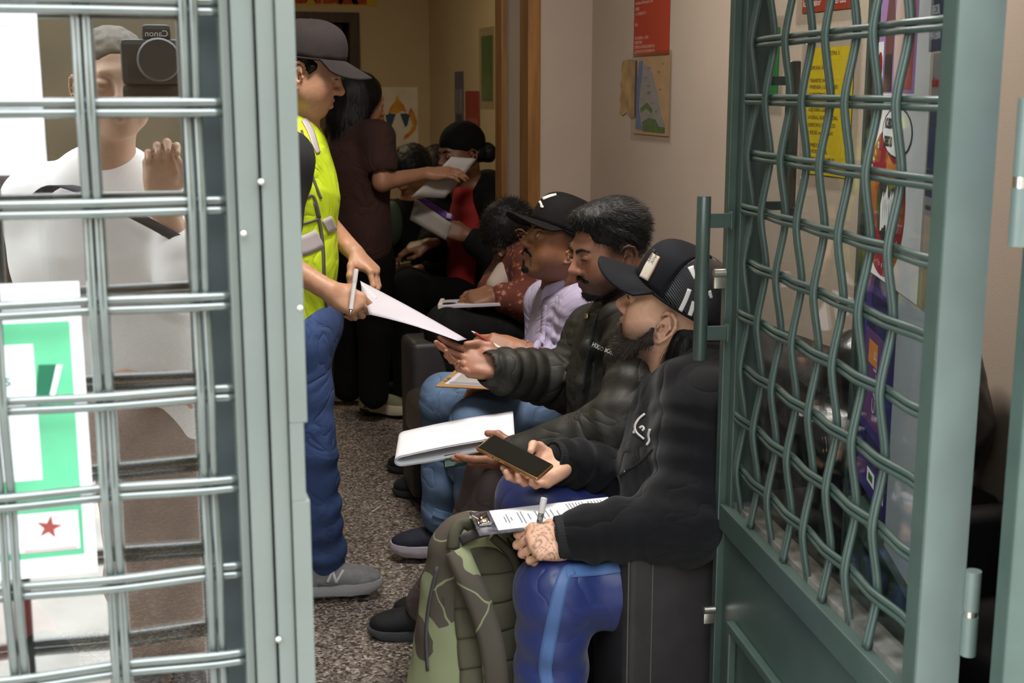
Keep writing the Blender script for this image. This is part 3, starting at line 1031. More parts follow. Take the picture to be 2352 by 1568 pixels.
# small downlight close to the right wall, throwing the pale patch at its top
dl = thing('downlight', 'small round downlight on the ceiling by the right wall', 'lamp', (XR - .10, 3.75, ZC))
MB().tube([(0, 0, -.03), (0, 0, 0)], .05, 20).build('rim', M_white, dl)
sp = bpy.data.lights.new('downlight_spot', 'SPOT')
sp.energy = 16
sp.spot_size = math.radians(34)
sp.spot_blend = 0.9
sp.color = (1, .95, .88)
sp.shadow_soft_size = .04
so = bpy.data.objects.new('downlight_spot', sp)
COL.objects.link(so)
so.location = (XR - .10, 3.80, ZC - .05)
so.rotation_euler = (V((.115, 0, -1))).to_track_quat('-Z', 'Y').to_euler()
# ------------------------------------------------------------------ implicit-surface modelling
F32 = np.float32
ZV = V((0, 0, 1))


def wob(p, freq, seed, aniso=(1, 1, 1)):
    """smooth pseudo-noise in about -1..1"""
    rs = np.random.RandomState(seed)
    out = 0
    q = p * np.array(aniso, F32)
    for i in range(5):
        k = rs.normal(size=3)
        k = (k / np.linalg.norm(k) * freq * rs.uniform(.6, 1.5)).astype(F32)
        k2 = (rs.normal(size=3) * freq * .45).astype(F32)
        out = out + np.sin(q @ k + rs.uniform(0, 6) + 1.6 * np.sin(q @ k2 + rs.uniform(0, 6)))
    return (out / 3.2).astype(F32)


class Sdf:
    def __init__(s):
        s.p = []

    def rc(s, a, b, ra, rb=None, k=.02, flat=None, rip=None, op=1):
        s.p.append(('rc', np.array(a, F32), np.array(b, F32), ra, ra if rb is None else rb, k, flat, rip, op))
        return s

    def chain(s, pts, rs, k=.02, **kw):
        for i in range(len(pts) - 1):
            s.rc(pts[i], pts[i + 1], rs[i], rs[i + 1], k, **kw)
        return s

    def el(s, c, r, R=None, k=.02, op=1):
        R = np.eye(3, dtype=F32) if R is None else np.array(R, F32)
        s.p.append(('el', np.array(c, F32), np.array(r, F32), R, k, op))
        return s

    def cut(s, o, n, k=.004):
        """remove everything on the +n side of the plane"""
        s.p.append(('pl', np.array(o, F32), np.array(V(n).normalized(), F32), k, -1))
        return s

    def local(s, M, sc):
        """proxy adding primitives in the frame of matrix M"""
        R = np.array(M.to_3x3())
        return _Loc(s, M, R, sc)

    def grid_mesh(s, res, disp=None, pad=.012):
        lo = np.full(3, 1e9)
        hi = -lo
        for q in s.p:
            if q[-1] != 1:
                continue
            if q[0] == 'rc':
                r = max(q[3], q[4]) + .012
                lo = np.minimum(lo, np.minimum(q[1], q[2]) - r)
                hi = np.maximum(hi, np.maximum(q[1], q[2]) + r)
            elif q[0] == 'el':
                e = np.sqrt(((q[3] * q[2][None, :]) ** 2).sum(1)) + .012
                lo = np.minimum(lo, q[1] - e)
                hi = np.maximum(hi, q[1] + e)
        lo -= pad
        hi += pad
        n = np.ceil((hi - lo) / res).astype(int) + 1
        D = np.full(n, .2, F32)
        ax = [(lo[i] + res * np.arange(n[i])).astype(F32) for i in range(3)]

        def sub(blo, bhi):
            i0 = np.maximum(np.floor((blo - lo) / res).astype(int), 0)
            i1 = np.minimum(np.ceil((bhi - lo) / res).astype(int) + 1, n)
            if (i1 <= i0).any():
                return None
            sl = tuple(slice(i0[i], i1[i]) for i in range(3))
            X = ax[0][sl[0]][:, None, None]
            Y = ax[1][sl[1]][None, :, None]
            Z = ax[2][sl[2]][None, None, :]
            return sl, X, Y, Z
        for q in s.p:
            op = q[-1]
            if q[0] == 'rc':
                _, a, b, ra, rb, k, flat, rip, _ = q
                m_ = max(ra, rb) + k + .03
                g = sub(np.minimum(a, b) - m_, np.maximum(a, b) + m_)
                if g is None:
                    continue
                sl, X, Y, Z = g
                ba = b - a
                px, py, pz = X - a[0], Y - a[1], Z - a[2]
                if flat is not None:
                    w_, gq = np.array(flat[0], F32), flat[1] - 1
                    dt = (px * w_[0] + py * w_[1] + pz * w_[2]) * gq
                    px, py, pz = px + dt * w_[0], py + dt * w_[1], pz + dt * w_[2]
                L2 = float((ba ** 2).sum()) + 1e-12
                t = np.clip((px * ba[0] + py * ba[1] + pz * ba[2]) / L2, 0, 1)
                d = np.sqrt((px - t * ba[0]) ** 2 + (py - t * ba[1]) ** 2 + (pz - t * ba[2]) ** 2) - (ra + t * (rb - ra))
                if rip is not None:
                    d = d - rip[0] * np.abs(np.sin(t * rip[1] * np.pi + (rip[2] if len(rip) > 2 else 0)))
            elif q[0] == 'el':
                _, c, r, R, k, _ = q
                e = np.sqrt(((R * r[None, :]) ** 2).sum(1)) + k + .03
                g = sub(c - e, c + e)
                if g is None:
                    continue
                sl, X, Y, Z = g
                px, py, pz = X - c[0], Y - c[1], Z - c[2]
                u = [(px * R[0, i] + py * R[1, i] + pz * R[2, i]) / r[i] for i in range(3)]
                k0 = np.sqrt(u[0] ** 2 + u[1] ** 2 + u[2] ** 2)
                k1 = np.sqrt((u[0] / r[0]) ** 2 + (u[1] / r[1]) ** 2 + (u[2] / r[2]) ** 2) + 1e-9
                d = k0 * (k0 - 1) / k1
                d = np.where(k0 < 1e-4, -float(r.min()), d)
            else:
                _, o, nn, k, _ = q
                sl = tuple(slice(0, n[i]) for i in range(3))
                d = (ax[0] - o[0])[:, None, None] * nn[0] + (ax[1] - o[1])[None, :, None] * nn[1] + (ax[2] - o[2])[None, None, :] * nn[2]
                d = -d
            cur = D[sl]
            if op == 1:
                h = np.maximum(k - np.abs(cur - d), 0) / max(k, 1e-6)
                D[sl] = np.minimum(cur, d) - h * h * k * .25
            else:
                d = -d
                h = np.maximum(k - np.abs(cur - d), 0) / max(k, 1e-6)
                D[sl] = np.maximum(cur, d) + h * h * k * .25
        if disp is not None:
            idx = np.nonzero(np.abs(D) < .03)
            pts = np.stack([ax[i][idx[i]] for i in range(3)], 1)
            D[idx] -= disp(pts).astype(F32)
        return surface_nets(D, lo, res)


class _Loc:
    def __init__(s, sdf, M, R, sc):
        s.s, s.M, s.R, s.c = sdf, M, R, sc

    def t(s, p):
        return tuple(s.M @ (V(p) * s.c))

    def rc(s, a, b, ra, rb=None, k=.02, op=1, flat=None):
        if flat is not None:
            flat = (tuple(s.M.to_3x3() @ V(flat[0])), flat[1])
        s.s.rc(s.t(a), s.t(b), ra * s.c, None if rb is None else rb * s.c, k * s.c, flat, None, op)
        return s

    def el(s, c, r, k=.02, op=1, rot=None):
        R = s.R if rot is None else s.R @ np.array(rot)
        s.s.el(s.t(c), tuple(x * s.c for x in r), R, k * s.c, op)
        return s

    def cut(s, o, n, k=.004):
        s.s.cut(s.t(o), s.M.to_3x3() @ V(n), k)
        return s


def surface_nets(D, lo, res):
    S = D < 0
    c = S[:-1, :-1, :-1].astype(np.uint8)
    tot = c.copy()
    for dx in (0, 1):
        for dy in (0, 1):
            for dz in (0, 1):
                if dx + dy + dz:
                    tot += S[dx:S.shape[0] - 1 + dx, dy:S.shape[1] - 1 + dy, dz:S.shape[2] - 1 + dz]
    I, J, K = np.nonzero((tot > 0) & (tot < 8))
    nv = len(I)
    idv = np.full(tot.shape, -1, np.int32)
    idv[I, J, K] = np.arange(nv)
    acc = np.zeros((nv, 3), F32)
    cnt = np.zeros(nv, F32)
    cs = {}
    for dx in (0, 1):
        for dy in (0, 1):
            for dz in (0, 1):
                cs[(dx, dy, dz)] = D[I + dx, J + dy, K + dz]
    for a in range(3):
        o1, o2 = [(1, 2), (0, 2), (0, 1)][a]
        for u in (0, 1):
            for w_ in (0, 1):
                c0 = [0, 0, 0]
                c0[o1], c0[o2] = u, w_
                c1 = list(c0)
                c1[a] = 1
                v0, v1 = cs[tuple(c0)], cs[tuple(c1)]
                m_ = (v0 < 0) != (v1 < 0)
                t = v0[m_] / (v0[m_] - v1[m_])
                pt = np.tile(np.array(c0, F32), (m_.sum(), 1))
                pt[:, a] += t
                acc[m_] += pt
                cnt[m_] += 1
    acc /= cnt[:, None]
    verts = (np.stack([I, J, K], 1) + acc) * res + np.array(lo)[None, :]
    faces = []
    for a in range(3):
        s0 = [slice(None)] * 3
        s1 = [slice(None)] * 3
        s0[a], s1[a] = slice(0, -1), slice(1, None)
        diff = S[tuple(s0)] != S[tuple(s1)]
        e = np.nonzero(diff)
        o1, o2 = [(1, 2), (2, 0), (0, 1)][a]
        ok = (e[o1] >= 1) & (e[o2] >= 1) & (e[o1] < S.shape[o1] - 1) & (e[o2] < S.shape[o2] - 1)
        e = [x[ok] for x in e]
        inside = S[e[0], e[1], e[2]]
        q = []
        for du, dw in ((-1, -1), (0, -1), (0, 0), (-1, 0)):
            x = [e[0].copy(), e[1].copy(), e[2].copy()]
            x[o1] += du
            x[o2] += dw
            q.append(idv[x[0], x[1], x[2]])
        q = np.stack(q, 1)
        q[~inside] = q[~inside][:, ::-1]
        faces.append(q)
    faces = np.concatenate(faces)
    faces = faces[(faces >= 0).all(1)]
    return verts, faces


def np_mesh(name, verts, faces, colors=None, origin=(0, 0, 0)):
    me = bpy.data.meshes.new(name)
    verts = verts - np.array(origin)[None, :]
    n, f = len(verts), len(faces)
    me.vertices.add(n)
    me.vertices.foreach_set('co', verts.astype(F32).ravel())
    me.loops.add(f * 4)
    me.loops.foreach_set('vertex_index', faces.astype(np.int32).ravel())
    me.polygons.add(f)
    me.polygons.foreach_set('loop_start', np.arange(0, f * 4, 4, dtype=np.int32))
    me.polygons.foreach_set('use_smooth', np.ones(f, bool))
    me.update(calc_edges=True)
    if colors is not None:
        at = me.color_attributes.new('Col', 'FLOAT_COLOR', 'POINT')
        c4 = np.ones((n, 4), F32)
        c4[:, :3] = colors
        at.data.foreach_set('color', c4.ravel())
    return me


def sdf_obj(name, sdf, res, material, parent=None, disp=None, col=None, origin=(0, 0, 0)):
    v, f = sdf.grid_mesh(res, disp)
    me = np_mesh(name, v, f, None if col is None else col(v), origin)
    o = link(name, me, material, parent)
    return o


# ------------------------------------------------------------------ anatomy
def facing(yaw, pitch=0, roll=0):
    """yaw 0 looks to the viewer's left, positive turns away from the viewer; pitch up"""
    y, p = math.radians(yaw), math.radians(pitch)
    h = -RT * math.cos(y) + F0 * math.sin(y)
    lf = ZV.cross(h)
    fw_ = h * math.cos(p) + ZV * math.sin(p)
    up_ = fw_.cross(lf)
    if roll:
        q = Matrix.Rotation(math.radians(roll), 3, fw_)
        lf, up_ = q @ lf, q @ up_
    return fw_, lf, up_


def head_matrix(c, yaw, pitch=0, roll=0):
    fw_, lf, up_ = facing(yaw, pitch, roll)
    M = Matrix.Identity(4)
    for i, a in enumerate((fw_, lf, up_)):
        for j in range(3):
            M[j][i] = a[j]
    return Matrix.Translation(c) @ M


def rotm(axis, deg):
    return np.array(Matrix.Rotation(math.radians(deg), 3, axis))


def add_head(S, M, sc=1.0, nose=1.0, jaw=1.0, lid=.3, ears=(1, -1), mouth=0.0, full=True):
    h = S.local(M, sc)
    h.el((-.014, 0, .030), (.097, .075, .086), k=.02)
    h.el((.028, 0, -.022), (.060, .059, .080), k=.03)
    h.el((.000, 0, -.055), (.060, .058 * jaw, .040), k=.03)
    for s in (1, -1):
        h.rc((-.008, .050 * jaw * s, -.048), (.050, .024 * jaw * s, -.096), .020, .017, k=.03)
        h.el((.054, .041 * s, -.024), (.026, .020, .024), k=.03)
        h.el((.036, .044 * s, -.054), (.034, .019, .030), k=.03)
    h.el((.066, 0, -.098), (.019, .024 * jaw, .017), k=.022)
    h.rc((.030, 0, -.09), (-.02, 0, -.07), .026, .04, k=.03)
    if not full:
        return h
    h.rc((.081, -.030, .021), (.081, .030, .021), .010, .010, k=.022)
    h.el((.072, 0, -.064), (.021, .030, .026), k=.02)
    for s in (1, -1):
        h.el((.097, .033 * s, .000), (.017, .019, .014), k=.014, op=-1)
    h.rc((.090, 0, .008), (.108 * (1 + .03 * (nose - 1)), 0, -.030), .0068, .0098 * nose, k=.014)
    h.el((.107, 0, -.034), (.0125 * nose, .0125 * nose, .0105), k=.010)
    for s in (1, -1):
        h.el((.096, .0135 * s * nose, -.0375), (.011, .0082 * nose, .0085), k=.008)
        h.el((.1015, .0075 * s, -.0455), (.0045, .0036, .0045), k=.003, op=-1)
    zm = -.067
    for s in (1, -1):
        h.chain = None
        h.rc((.0935, .004 * s, zm + .0045), (.0835, .023 * s, zm), .0058, .0035, k=.006)
        h.rc((.0920, .002 * s, zm - .0070 - mouth), (.0830, .020 * s, zm - .002), .0068, .0035, k=.006)
    h.rc((.099, -.016, zm - .0005 - mouth * .4), (.099, .016, zm - .0005 - mouth * .4), .0016 + mouth * .4, None, k=.004, op=-1)
    # eyelids over the eyeball
    for s in (1, -1):
        h.el((.0805, .032 * s, .0), (.0150, .0168, .0134), k=.004)
        gap = .0056 * (1 - lid)
        if gap > .0008:
            h.el((.0965, .032 * s, -.0008 - .003 * lid), (.0095, .0128, gap), k=.0015, op=-1)
    for s in ears:
        E = [(.007, .0775, .002), (-.001, .0820, .0125), (-.013, .0865, .0150), (-.025, .0905, .0085), (-.0305, .0925, -.006), (-.0280, .0915, -.022), (-.0200, .0870, -.037), (-.0110, .0815, -.049), (-.0030, .0780, -.0525)]
        E = [(x, y * s, z) for x, y, z in E]
        rr = [.0032, .0038, .0042, .0042, .0040, .0036, .0034, .0045, .0055]
        rt_ = rotm('Z', 26 * s) @ rotm('Y', -16)
        h.el((-.012, .0780 * s, -.016), (.0190, .0050, .0290), k=.006, rot=rt_)
        for i in range(len(E) - 1):
            h.rc(E[i], E[i + 1], rr[i], rr[i + 1], k=.003)
        h.rc((-.010, .0825 * s, .004), (-.020, .0870 * s, -.012), .0028, .0032, k=.003)
        h.rc((-.020, .0870 * s, -.012), (-.013, .0830 * s, -.033), .0032, .0034, k=.003)
        h.el((-.004, .0850 * s, -.022), (.0075, .0075, .0110), k=.004, op=-1, rot=rt_)
        h.el((.0060, .0790 * s, -.022), (.0042, .0048, .0065), k=.004)
        h.el((-.005, .0810 * s, -.040), (.0050, .0040, .0045), k=.004)
    return h


def eyes(parent, M, sc, iris=(0.02, 0.010, 0.006), look=(1, 0, 0), white=(0.40, 0.36, 0.33)):
    lk = V(look).normalized()
    for s in (1, -1):
        bm = bmesh.new()
        bmesh.ops.create_uvsphere(bm, u_segments=24, v_segments=16, radius=.0118 * sc)
        me = bpy.data.meshes.new('eye')
        bm.to_mesh(me)
        bm.free()
        me.polygons.foreach_set('use_smooth', [True] * len(me.polygons))
        co = np.zeros(len(me.vertices) * 3, F32)
        me.vertices.foreach_get('co', co)
        co = co.reshape(-1, 3)
        dt = co @ np.array(lk, F32) / (.0122 * sc)
        cl = np.where((dt > .88)[:, None], np.array(iris, F32), np.array(white, F32))
        at = me.color_attributes.new('Col', 'FLOAT_COLOR', 'POINT')
        c4 = np.ones((len(co), 4), F32)
        c4[:, :3] = cl
        at.data.foreach_set('color', c4.ravel())
        o = link('eye', me, mat('eye_wet', (1, 1, 1), 0.12, vcol=True, noise=.02), parent)
        o.matrix_local = parent.matrix_world.inverted() @ (M @ Matrix.Translation(V((.0815, .032 * s, 0)) * sc))


def brows(pr, M, sc, m, thick=.0042, drop=0):
    for s in (1, -1):
        S = Sdf()
        h = S.local(M, sc)
        h.rc((.0965, .012 * s, .0165 - drop), (.0920, .033 * s, .0225 - drop), thick, thick * .9, k=.002, flat=((1, 0, 0), 1.4))
        h.rc((.0920, .033 * s, .0225 - drop), (.0760, .051 * s, .0165 - drop), thick * .9, thick * .4, k=.002, flat=((1, 0, 0), 1.4))
        pr.add('eyebrow', S, .0016, m, lambda p: .0009 * wob(p, 900, 3))


FING = [((.090, .0285), (.043, .025, .020), .0085), ((.095, .0080), (.047, .029, .021), .0088), ((.090, -.0125), (.043, .027, .020), .0083), ((.080, -.0310), (.034, .020, .018), .0073)]


def add_hand(S, W, xd, dz, side, curls, thumb, sc=1.0, spread=0.0, wr=.0245, fore=None):
    """W wrist point, xd finger direction, dz direction the back of the hand faces, side 'L'/'R';
    curls four (mcp, pip, dip) degree triples; thumb three local points; returns local->world for points"""
    M = frame(W, xd, z=dz)
    sg = 1 if side == 'R' else -1

    def L(x, y, z):
        return tuple(M @ (V((x, y * sg, z)) * sc))
    nz = tuple(M.to_3x3() @ V((0, 0, 1)))
    rib = .012
    for (kx, ky), ln, r in FING:
        S.rc(L(.006, ky * .55, 0), L(kx, ky, .002), .0155 * sc, .0118 * sc, .016 * sc)
    S.el(tuple(V(L(.052, 0, -.004))), (.045 * sc, .036 * sc, .0135 * sc), np.array(M.to_3x3()), .012 * sc)
    S.el(tuple(V(L(.040, .026, -.010))), (.030 * sc, .016 * sc, .015 * sc), np.array(M.to_3x3()) @ rotm('Z', 25 * sg), .012 * sc)
    S.el(tuple(V(L(.040, -.026, -.009))), (.032 * sc, .012 * sc, .014 * sc), np.array(M.to_3x3()), .012 * sc)
    S.rc(L(-.03, 0, 0), L(.012, 0, 0), wr * sc, .021 * sc, .018 * sc, (nz, 1.25))
    tips = []
    for i, ((kx, ky), ln, r) in enumerate(FING):
        c = curls[i]
        ang = 0
        sp = math.radians(spread * (1.5 - i))
        p = V((kx, ky, 0))
        pts = [p.copy()]
        for j in range(3):
            ang += math.radians(c[j])
            p = p + V((math.cos(ang) * math.cos(sp), math.cos(ang) * math.sin(sp), -math.sin(ang))) * ln[j]
            pts.append(p.copy())
        rr = [r * 1.10, r * 1.02, r * .95, r * .78]
        for j in range(3):
            S.rc(L(*pts[j]), L(*pts[j + 1]), rr[j] * sc, rr[j + 1] * sc, .0045 * sc)
        tips.append(V(L(*pts[3])))
    tr = [.0145, .0115, .0098, .0082]
    tp = [(.022, .024, -.006)] + list(thumb)
    for j in range(len(tp) - 1):
        S.rc(L(*tp[j]), L(*tp[j + 1]), tr[j] * sc, tr[j + 1] * sc, .007 * sc)
    return M, tips


RELAX = [(20, 30, 15), (25, 35, 18), (30, 38, 20), (35, 40, 22)]
FIST = [(55, 85, 45), (60, 88, 45), (64, 88, 45), (66, 86, 45)]
TH_REST = [(.050, .046, -.018), (.080, .052, -.024), (.103, .046, -.026)]
TH_PINCH = [(.052, .042, -.026), (.084, .040, -.038), (.106, .028, -.042)]


def skin_col(base, M=None, sc=1.0, lips=None, beard=None, extra=None):
    """per-vertex skin colour: lips, stubble and anything passed in, all in head coordinates"""
    base = np.array(base, F32)

    def f(v):
        c = np.tile(base, (len(v), 1))
        n = wob(v, 60, 5)[:, None] * .05 + wob(v, 240, 8)[:, None] * .03
        c = c * (1 + n)
        if M is not None:
            Mi = np.array(M.inverted())
            q = (v @ Mi[:3, :3].T + Mi[:3, 3]) / sc
            x, y, z = q[:, 0], np.abs(q[:, 1]), q[:, 2]
            near = (x > .02) & (z > -.2) & (z < .2) & (y < .12)
            red = np.exp(-(((x - .10) / .02) ** 2 + (y / .022) ** 2 + ((z + .035) / .016) ** 2)) + .6 * np.exp(-(((y - .042) / .02) ** 2 + ((z + .03) / .02) ** 2)) * near
            red = np.clip(red, 0, 1)[:, None]
            c = c * (1 - red * np.array((.02, .16, .18), F32))
            if lips is not None:
                w_ = np.exp(-((np.maximum(np.abs(z + .069) - .004, 0) / .005) ** 2)) * (x > .079) * np.clip((.024 - y) / .006, 0, 1)
                w_ = np.clip(w_, 0, 1)[:, None]
                c = c * (1 - w_) + np.array(lips, F32) * w_
            if beard is not None:
                w_ = beard(x, y, z, v)
                w_ = np.clip(w_, 0, 1)[:, None]
                c = c * (1 - w_) + np.array((.018, .014, .012), F32) * w_
        if extra is not None:
            c = extra(v, c)
        return np.clip(c, 0, 1)
    return f


M_skin = mat('skin', (1, 1, 1), 0.48, vcol=True, noise=.10, nscale=90, bump=.10, bscale=420, spec=.4)
M_hair = mat('black_hair', (0.006, 0.0052, 0.005), 0.55, noise=.4, nscale=90, bump=.3, bscale=260, fibre=(1, 1, .18), spec=.3)
M_strand = mat('black_hair_strand', (0.009, 0.008, 0.008), 0.5, noise=.4, nscale=60, spec=.25)


class Person:
    def __init__(s, label, base, cat='person'):
        s.o = thing('person', label, cat, (base[0], base[1], 0))
        bpy.context.view_layer.update()
        s.org = (base[0], base[1], 0)
        s.B = Sdf()

    def add(s, name, sdf, res, m, disp=None, col=None, parent=None):
        o = sdf_obj(name, sdf, res, m, s.o if parent is None else None, disp, col, s.org)
        if parent is not None:
            o.parent = parent
        return o

    def mb(s, name, b, m, smooth=True, parent=None):
        me = b.mesh(name, smooth, Matrix.Translation(-V(s.org)))
        return link(name, me, m, s.o if parent is None else parent)

    def core(s, M, sc, neckb, chest, pel, shl, shr, ell, elr, wrl, wrr, legs, fdir, neck_r=.052):
        """torso, arms and legs of the body under the clothes"""
        B = s.B
        nk = M @ (V((-.022, 0, -.060)) * sc)
        B.rc(nk, neckb, neck_r, neck_r * 1.08, .03)
        B.rc(neckb, chest, .060, .10, .05)
        B.rc(chest, pel, .105, .105, .05)
        B.rc(neckb, shl, .05, .048, .04)
        B.rc(neckb, shr, .05, .048, .04)
        for a, b, c in ((shl, ell, wrl), (shr, elr, wrr)):
            if a is None or b is None:
                continue
            B.rc(a, b, .046, .037, .02)
            B.rc(b, c, .038, .025, .02)
        for hip, kn, an in legs:
            B.rc(pel, hip, .09, .08, .04)
            B.rc(hip, kn, .076, .050, .03)
            B.rc(kn, an, .050, .034, .02)


# ------------------------------------------------------------------ wearables and small helpers
from mathutils.bvhtree import BVHTree


def bvh_of(objs):
    vs, fs = [], []
    bpy.context.view_layer.update()
    for o in objs:
        b = len(vs)
        mw = o.matrix_world
        vs += [mw @ v.co for v in o.data.vertices]
        fs += [tuple(i + b for i in p.vertices) for p in o.data.polygons]
    return BVHTree.FromPolygons(vs, fs)


def hit(bv, px, py):
    d = ray(px, py).normalized()
    p, n, i, t = bv.ray_cast(CAM, d)
    if p is None:
        return None, None
    if n.dot(d) > 0:
        n = -n
    return p, n


def ribbon(pr, name, bv, path, width, m, lift=.0025, parent=None, n=6, across=4, thick=.0012):
    """cloth band lying on a surface: path of pixels, width in pixels (number or list)"""
    pts = bez([V((x, y, 0)) for x, y in path], n)
    ws = width if isinstance(width, (list, tuple)) else [width] * len(path)
    rows = []
    last = None
    for i, p in enumerate(pts):
        t = pts[min(i + 1, len(pts) - 1)] - pts[max(i - 1, 0)]
        t.normalize()
        nn = V((-t.y, t.x, 0))
        u = i / n
        k = min(int(u), len(ws) - 2)
        wd = ws[k] + (ws[k + 1] - ws[k]) * (u - k)
        row = []
        for j in range(across + 1):
            q = p + nn * wd * (j / across - .5)
            h, no = hit(bv, q.x, q.y)
            if h is None:
                row = None
                break
            row.append(h + no * lift)
        if row is not None:
            rows.append(row)
    if len(rows) < 2:
        print('ribbon missed', name)
        return None
    # soften depth jumps
    for _ in range(2):
        rows = [rows[0]] + [[(rows[i - 1][j] + rows[i][j] * 2 + rows[i + 1][j]) / 4 for j in range(across + 1)] for i in range(1, len(rows) - 1)] + [rows[-1]]
    b = MB().grid(rows, thick)
    return pr.mb(name, b, m, True, parent)


def decal_text(pr, name, bv, s, size, px, py, rot, m, lift=.0015, sx=1.0, bold=0.0, parent=None, shear=0.0):
    """lettering printed on a surface; size in pixels, rot in degrees (screen clockwise)"""
    cu = bpy.data.curves.new(name, 'FONT')
    cu.body = s
    cu.size = size
    cu.resolution_u = 2
    cu.offset = bold
    tmp = bpy.data.objects.new('tmp_text', cu)
    COL.objects.link(tmp)
    me = bpy.data.meshes.new_from_object(tmp.evaluated_get(bpy.context.evaluated_depsgraph_get()))
    bpy.data.objects.remove(tmp)
    c, s_ = math.cos(math.radians(rot)), math.sin(math.radians(rot))
    ok = True
    pos = []
    for v in me.vertices:
        x, y = v.co.x * sx, -v.co.y
        x += shear * y
        h, n_ = hit(bv, px + x * c - y * s_, py + x * s_ + y * c)
        if h is None:
            ok = False
            break
        pos.append(h + n_ * lift - V(pr.org))
    if not ok:
        print('decal missed', s)
        return None
    for v, p in zip(me.vertices, pos):
        v.co = p
    me.name = name
    me.materials.clear()
    return link(name, me, m, pr.o if parent is None else parent)


def cap(pr, M, sc, m_crown, m_brim, front=None, m_mesh=None, H=.108, a=.109, b=.089, z0=.030, tilt=.10, blen=.078, droop=.030, bpitch=-.12, puff=.75, square=0.0, name='cap'):
    """baseball cap in head coordinates; returns the cap's parts"""
    A = 72
    T = 14

    def base_z(x):
        return z0 + tilt * x

    def pt(ph, t, grow=0.0):
        c, s_ = math.cos(ph), math.sin(ph)
        sc_ = max(math.cos(t * math.pi / 2), 0) ** puff
        f = max(c, 0)
        # structured front panel stands up straighter
        sc_ = sc_ * (1 - square * f) + square * f * max(1 - t ** 3.2, 0)
        x = -.010 + (a + grow) * sc_ * c - .020 * t * square * 1.2
        y = (b + grow) * sc_ * s_
        z = base_z(a * c * sc_) + (H + grow) * (math.sin(t * math.pi / 2) ** .85) * (1 + .10 * square * f * sc_)
        return M @ (V((x, y, z)) * sc)

    def panel(a0, a1, grow=0.0):
        n = max(8, int(A * (a1 - a0) / (2 * math.pi)))
        rows = []
        for i in range(T + 1):
            t = i / T * .995
            rows.append([pt(a0 + (a1 - a0) * j / n, t, grow) for j in range(n + 1)])
        return MB().grid(rows, -.0025)
    parts = {}
    root = thing('tmp', '', '')
    bpy.data.objects.remove(root)
    cp = None
    if m_mesh is None:
        cp = pr.mb(name, panel(-math.pi, math.pi), m_crown)
    else:
        cp = pr.mb(name, panel(-1.30, 1.30), m_crown)
        ms = pr.mb('mesh_back', panel(1.27, 2 * math.pi - 1.27, -.001), m_mesh, True, cp)
        parts['mesh'] = ms
    # sweat band edge
    band = MB().tube([pt(-math.pi + 2 * math.pi * k / 60, 0.0, .001) for k in range(61)], .0032, 6, cap=False)
    pr.mb('band', band, m_brim, True, cp)
    pr.mb('button', MB().tube([pt(0, .995) + M.to_3x3() @ V((0, 0, -.002)), pt(0, .995) + M.to_3x3() @ V((0, 0, .004))], [.008, .005], 10), m_crown, True, cp)
    rows = []
    NR, NA = 10, 28
    for i in range(NR + 1):
        r = i / NR
        row = []
        for j in range(NA + 1):
            u = -1 + 2 * j / NA
            ph = u * 1.13
            x = -.010 + a * math.cos(ph)
            y = b * math.sin(ph)
            ln = blen * max(1 - abs(u) ** 2.6, 0) ** .62
            xo = x + r * ln
            yo = y * (1 + .06 * r)
            zz = base_z(a * math.cos(ph)) + bpitch * r * ln - droop * (y / b) ** 2 * (r * .9 + .02) * (ln / blen) ** .5
            row.append(M @ (V((xo, yo, zz)) * sc))
        rows.append(row)
    br = pr.mb('brim', MB().grid(rows, .0045), m_brim, True, cp)
    parts['cap'], parts['brim'] = cp, br
    return parts


def shoe(pr, heel, dirv, L, m_up, m_sole, h=.085, w_=.098, lace=None, name='shoe', sole_h=.026, lift=0.0):
    """heel = floor point at the back of the shoe, dirv = toe direction"""
    x = V(dirv)
    x.z = 0
    M = frame(V(heel) + ZV * lift, x, z=ZV)
    k = L / .29
    S = Sdf()
    l = S.local(M, k)
    l.el((.060, 0, .060), (.060, .036, .048), k=.02)
    l.el((.150, 0, .050), (.100, .040, .038), k=.03)
    l.el((.225, 0, .040), (.062, .043, .030), k=.02)
    l.rc((.045, 0, .06), (.060, 0, h + .03), .037, .038, k=.02)
    l.el((.062, 0, h + .050), (.032, .030, .035), k=.006, op=-1)
    l.cut((0, 0, .012), (0, 0, -1))
    sh = pr.add(name, S, .004, m_up, lambda p: .0008 * wob(p, 130, 4))
    pts_r, pts_l = [], []
    prof = [(0, .010), (.004, .022), (.03, .033), (.09, .034), (.14, .036), (.20, .046), (.25, .043), (.280, .026), (.290, .006)]
    out = [(x_, -y_) for x_, y_ in prof] + [(x_, y_) for x_, y_ in reversed(prof)]
    rows = []
    for zz, g in ((0, .94), (.004, 1.0), (sole_h * .6, 1.03), (sole_h, 1.0)):
        rows.append([M @ V(((.145 + (x_ - .145) * g) * k, y_ * g * k, zz + (.010 * max(0, (x_ - .21) / .08) ** 2 if zz < .02 else .004 * max(0, (x_ - .2) / .09)))) for x_, y_ in out + out[:1]])
    b = MB().grid(rows)
    n = len(out)
    b.f.append(tuple(reversed(range(n))))
    b.f.append(tuple(3 * (n + 1) + i for i in range(n)))
    pr.mb('sole', b, m_sole, True, sh)
    auto_smooth(pr.o.children[-1] if False else sh.children[-1], 50)
    if lace is not None:
        for q in range(4):
            xx = .115 + .022 * q
            zz = .092 - .0062 * q
            b = MB().tube([M @ (V((xx, -.022, zz - .012)) * k), M @ (V((xx + .004, 0, zz)) * k), M @ (V((xx, .022, zz - .012)) * k)], .0028, 6)
            pr.mb('lace', b, lace, True, sh)
    return sh


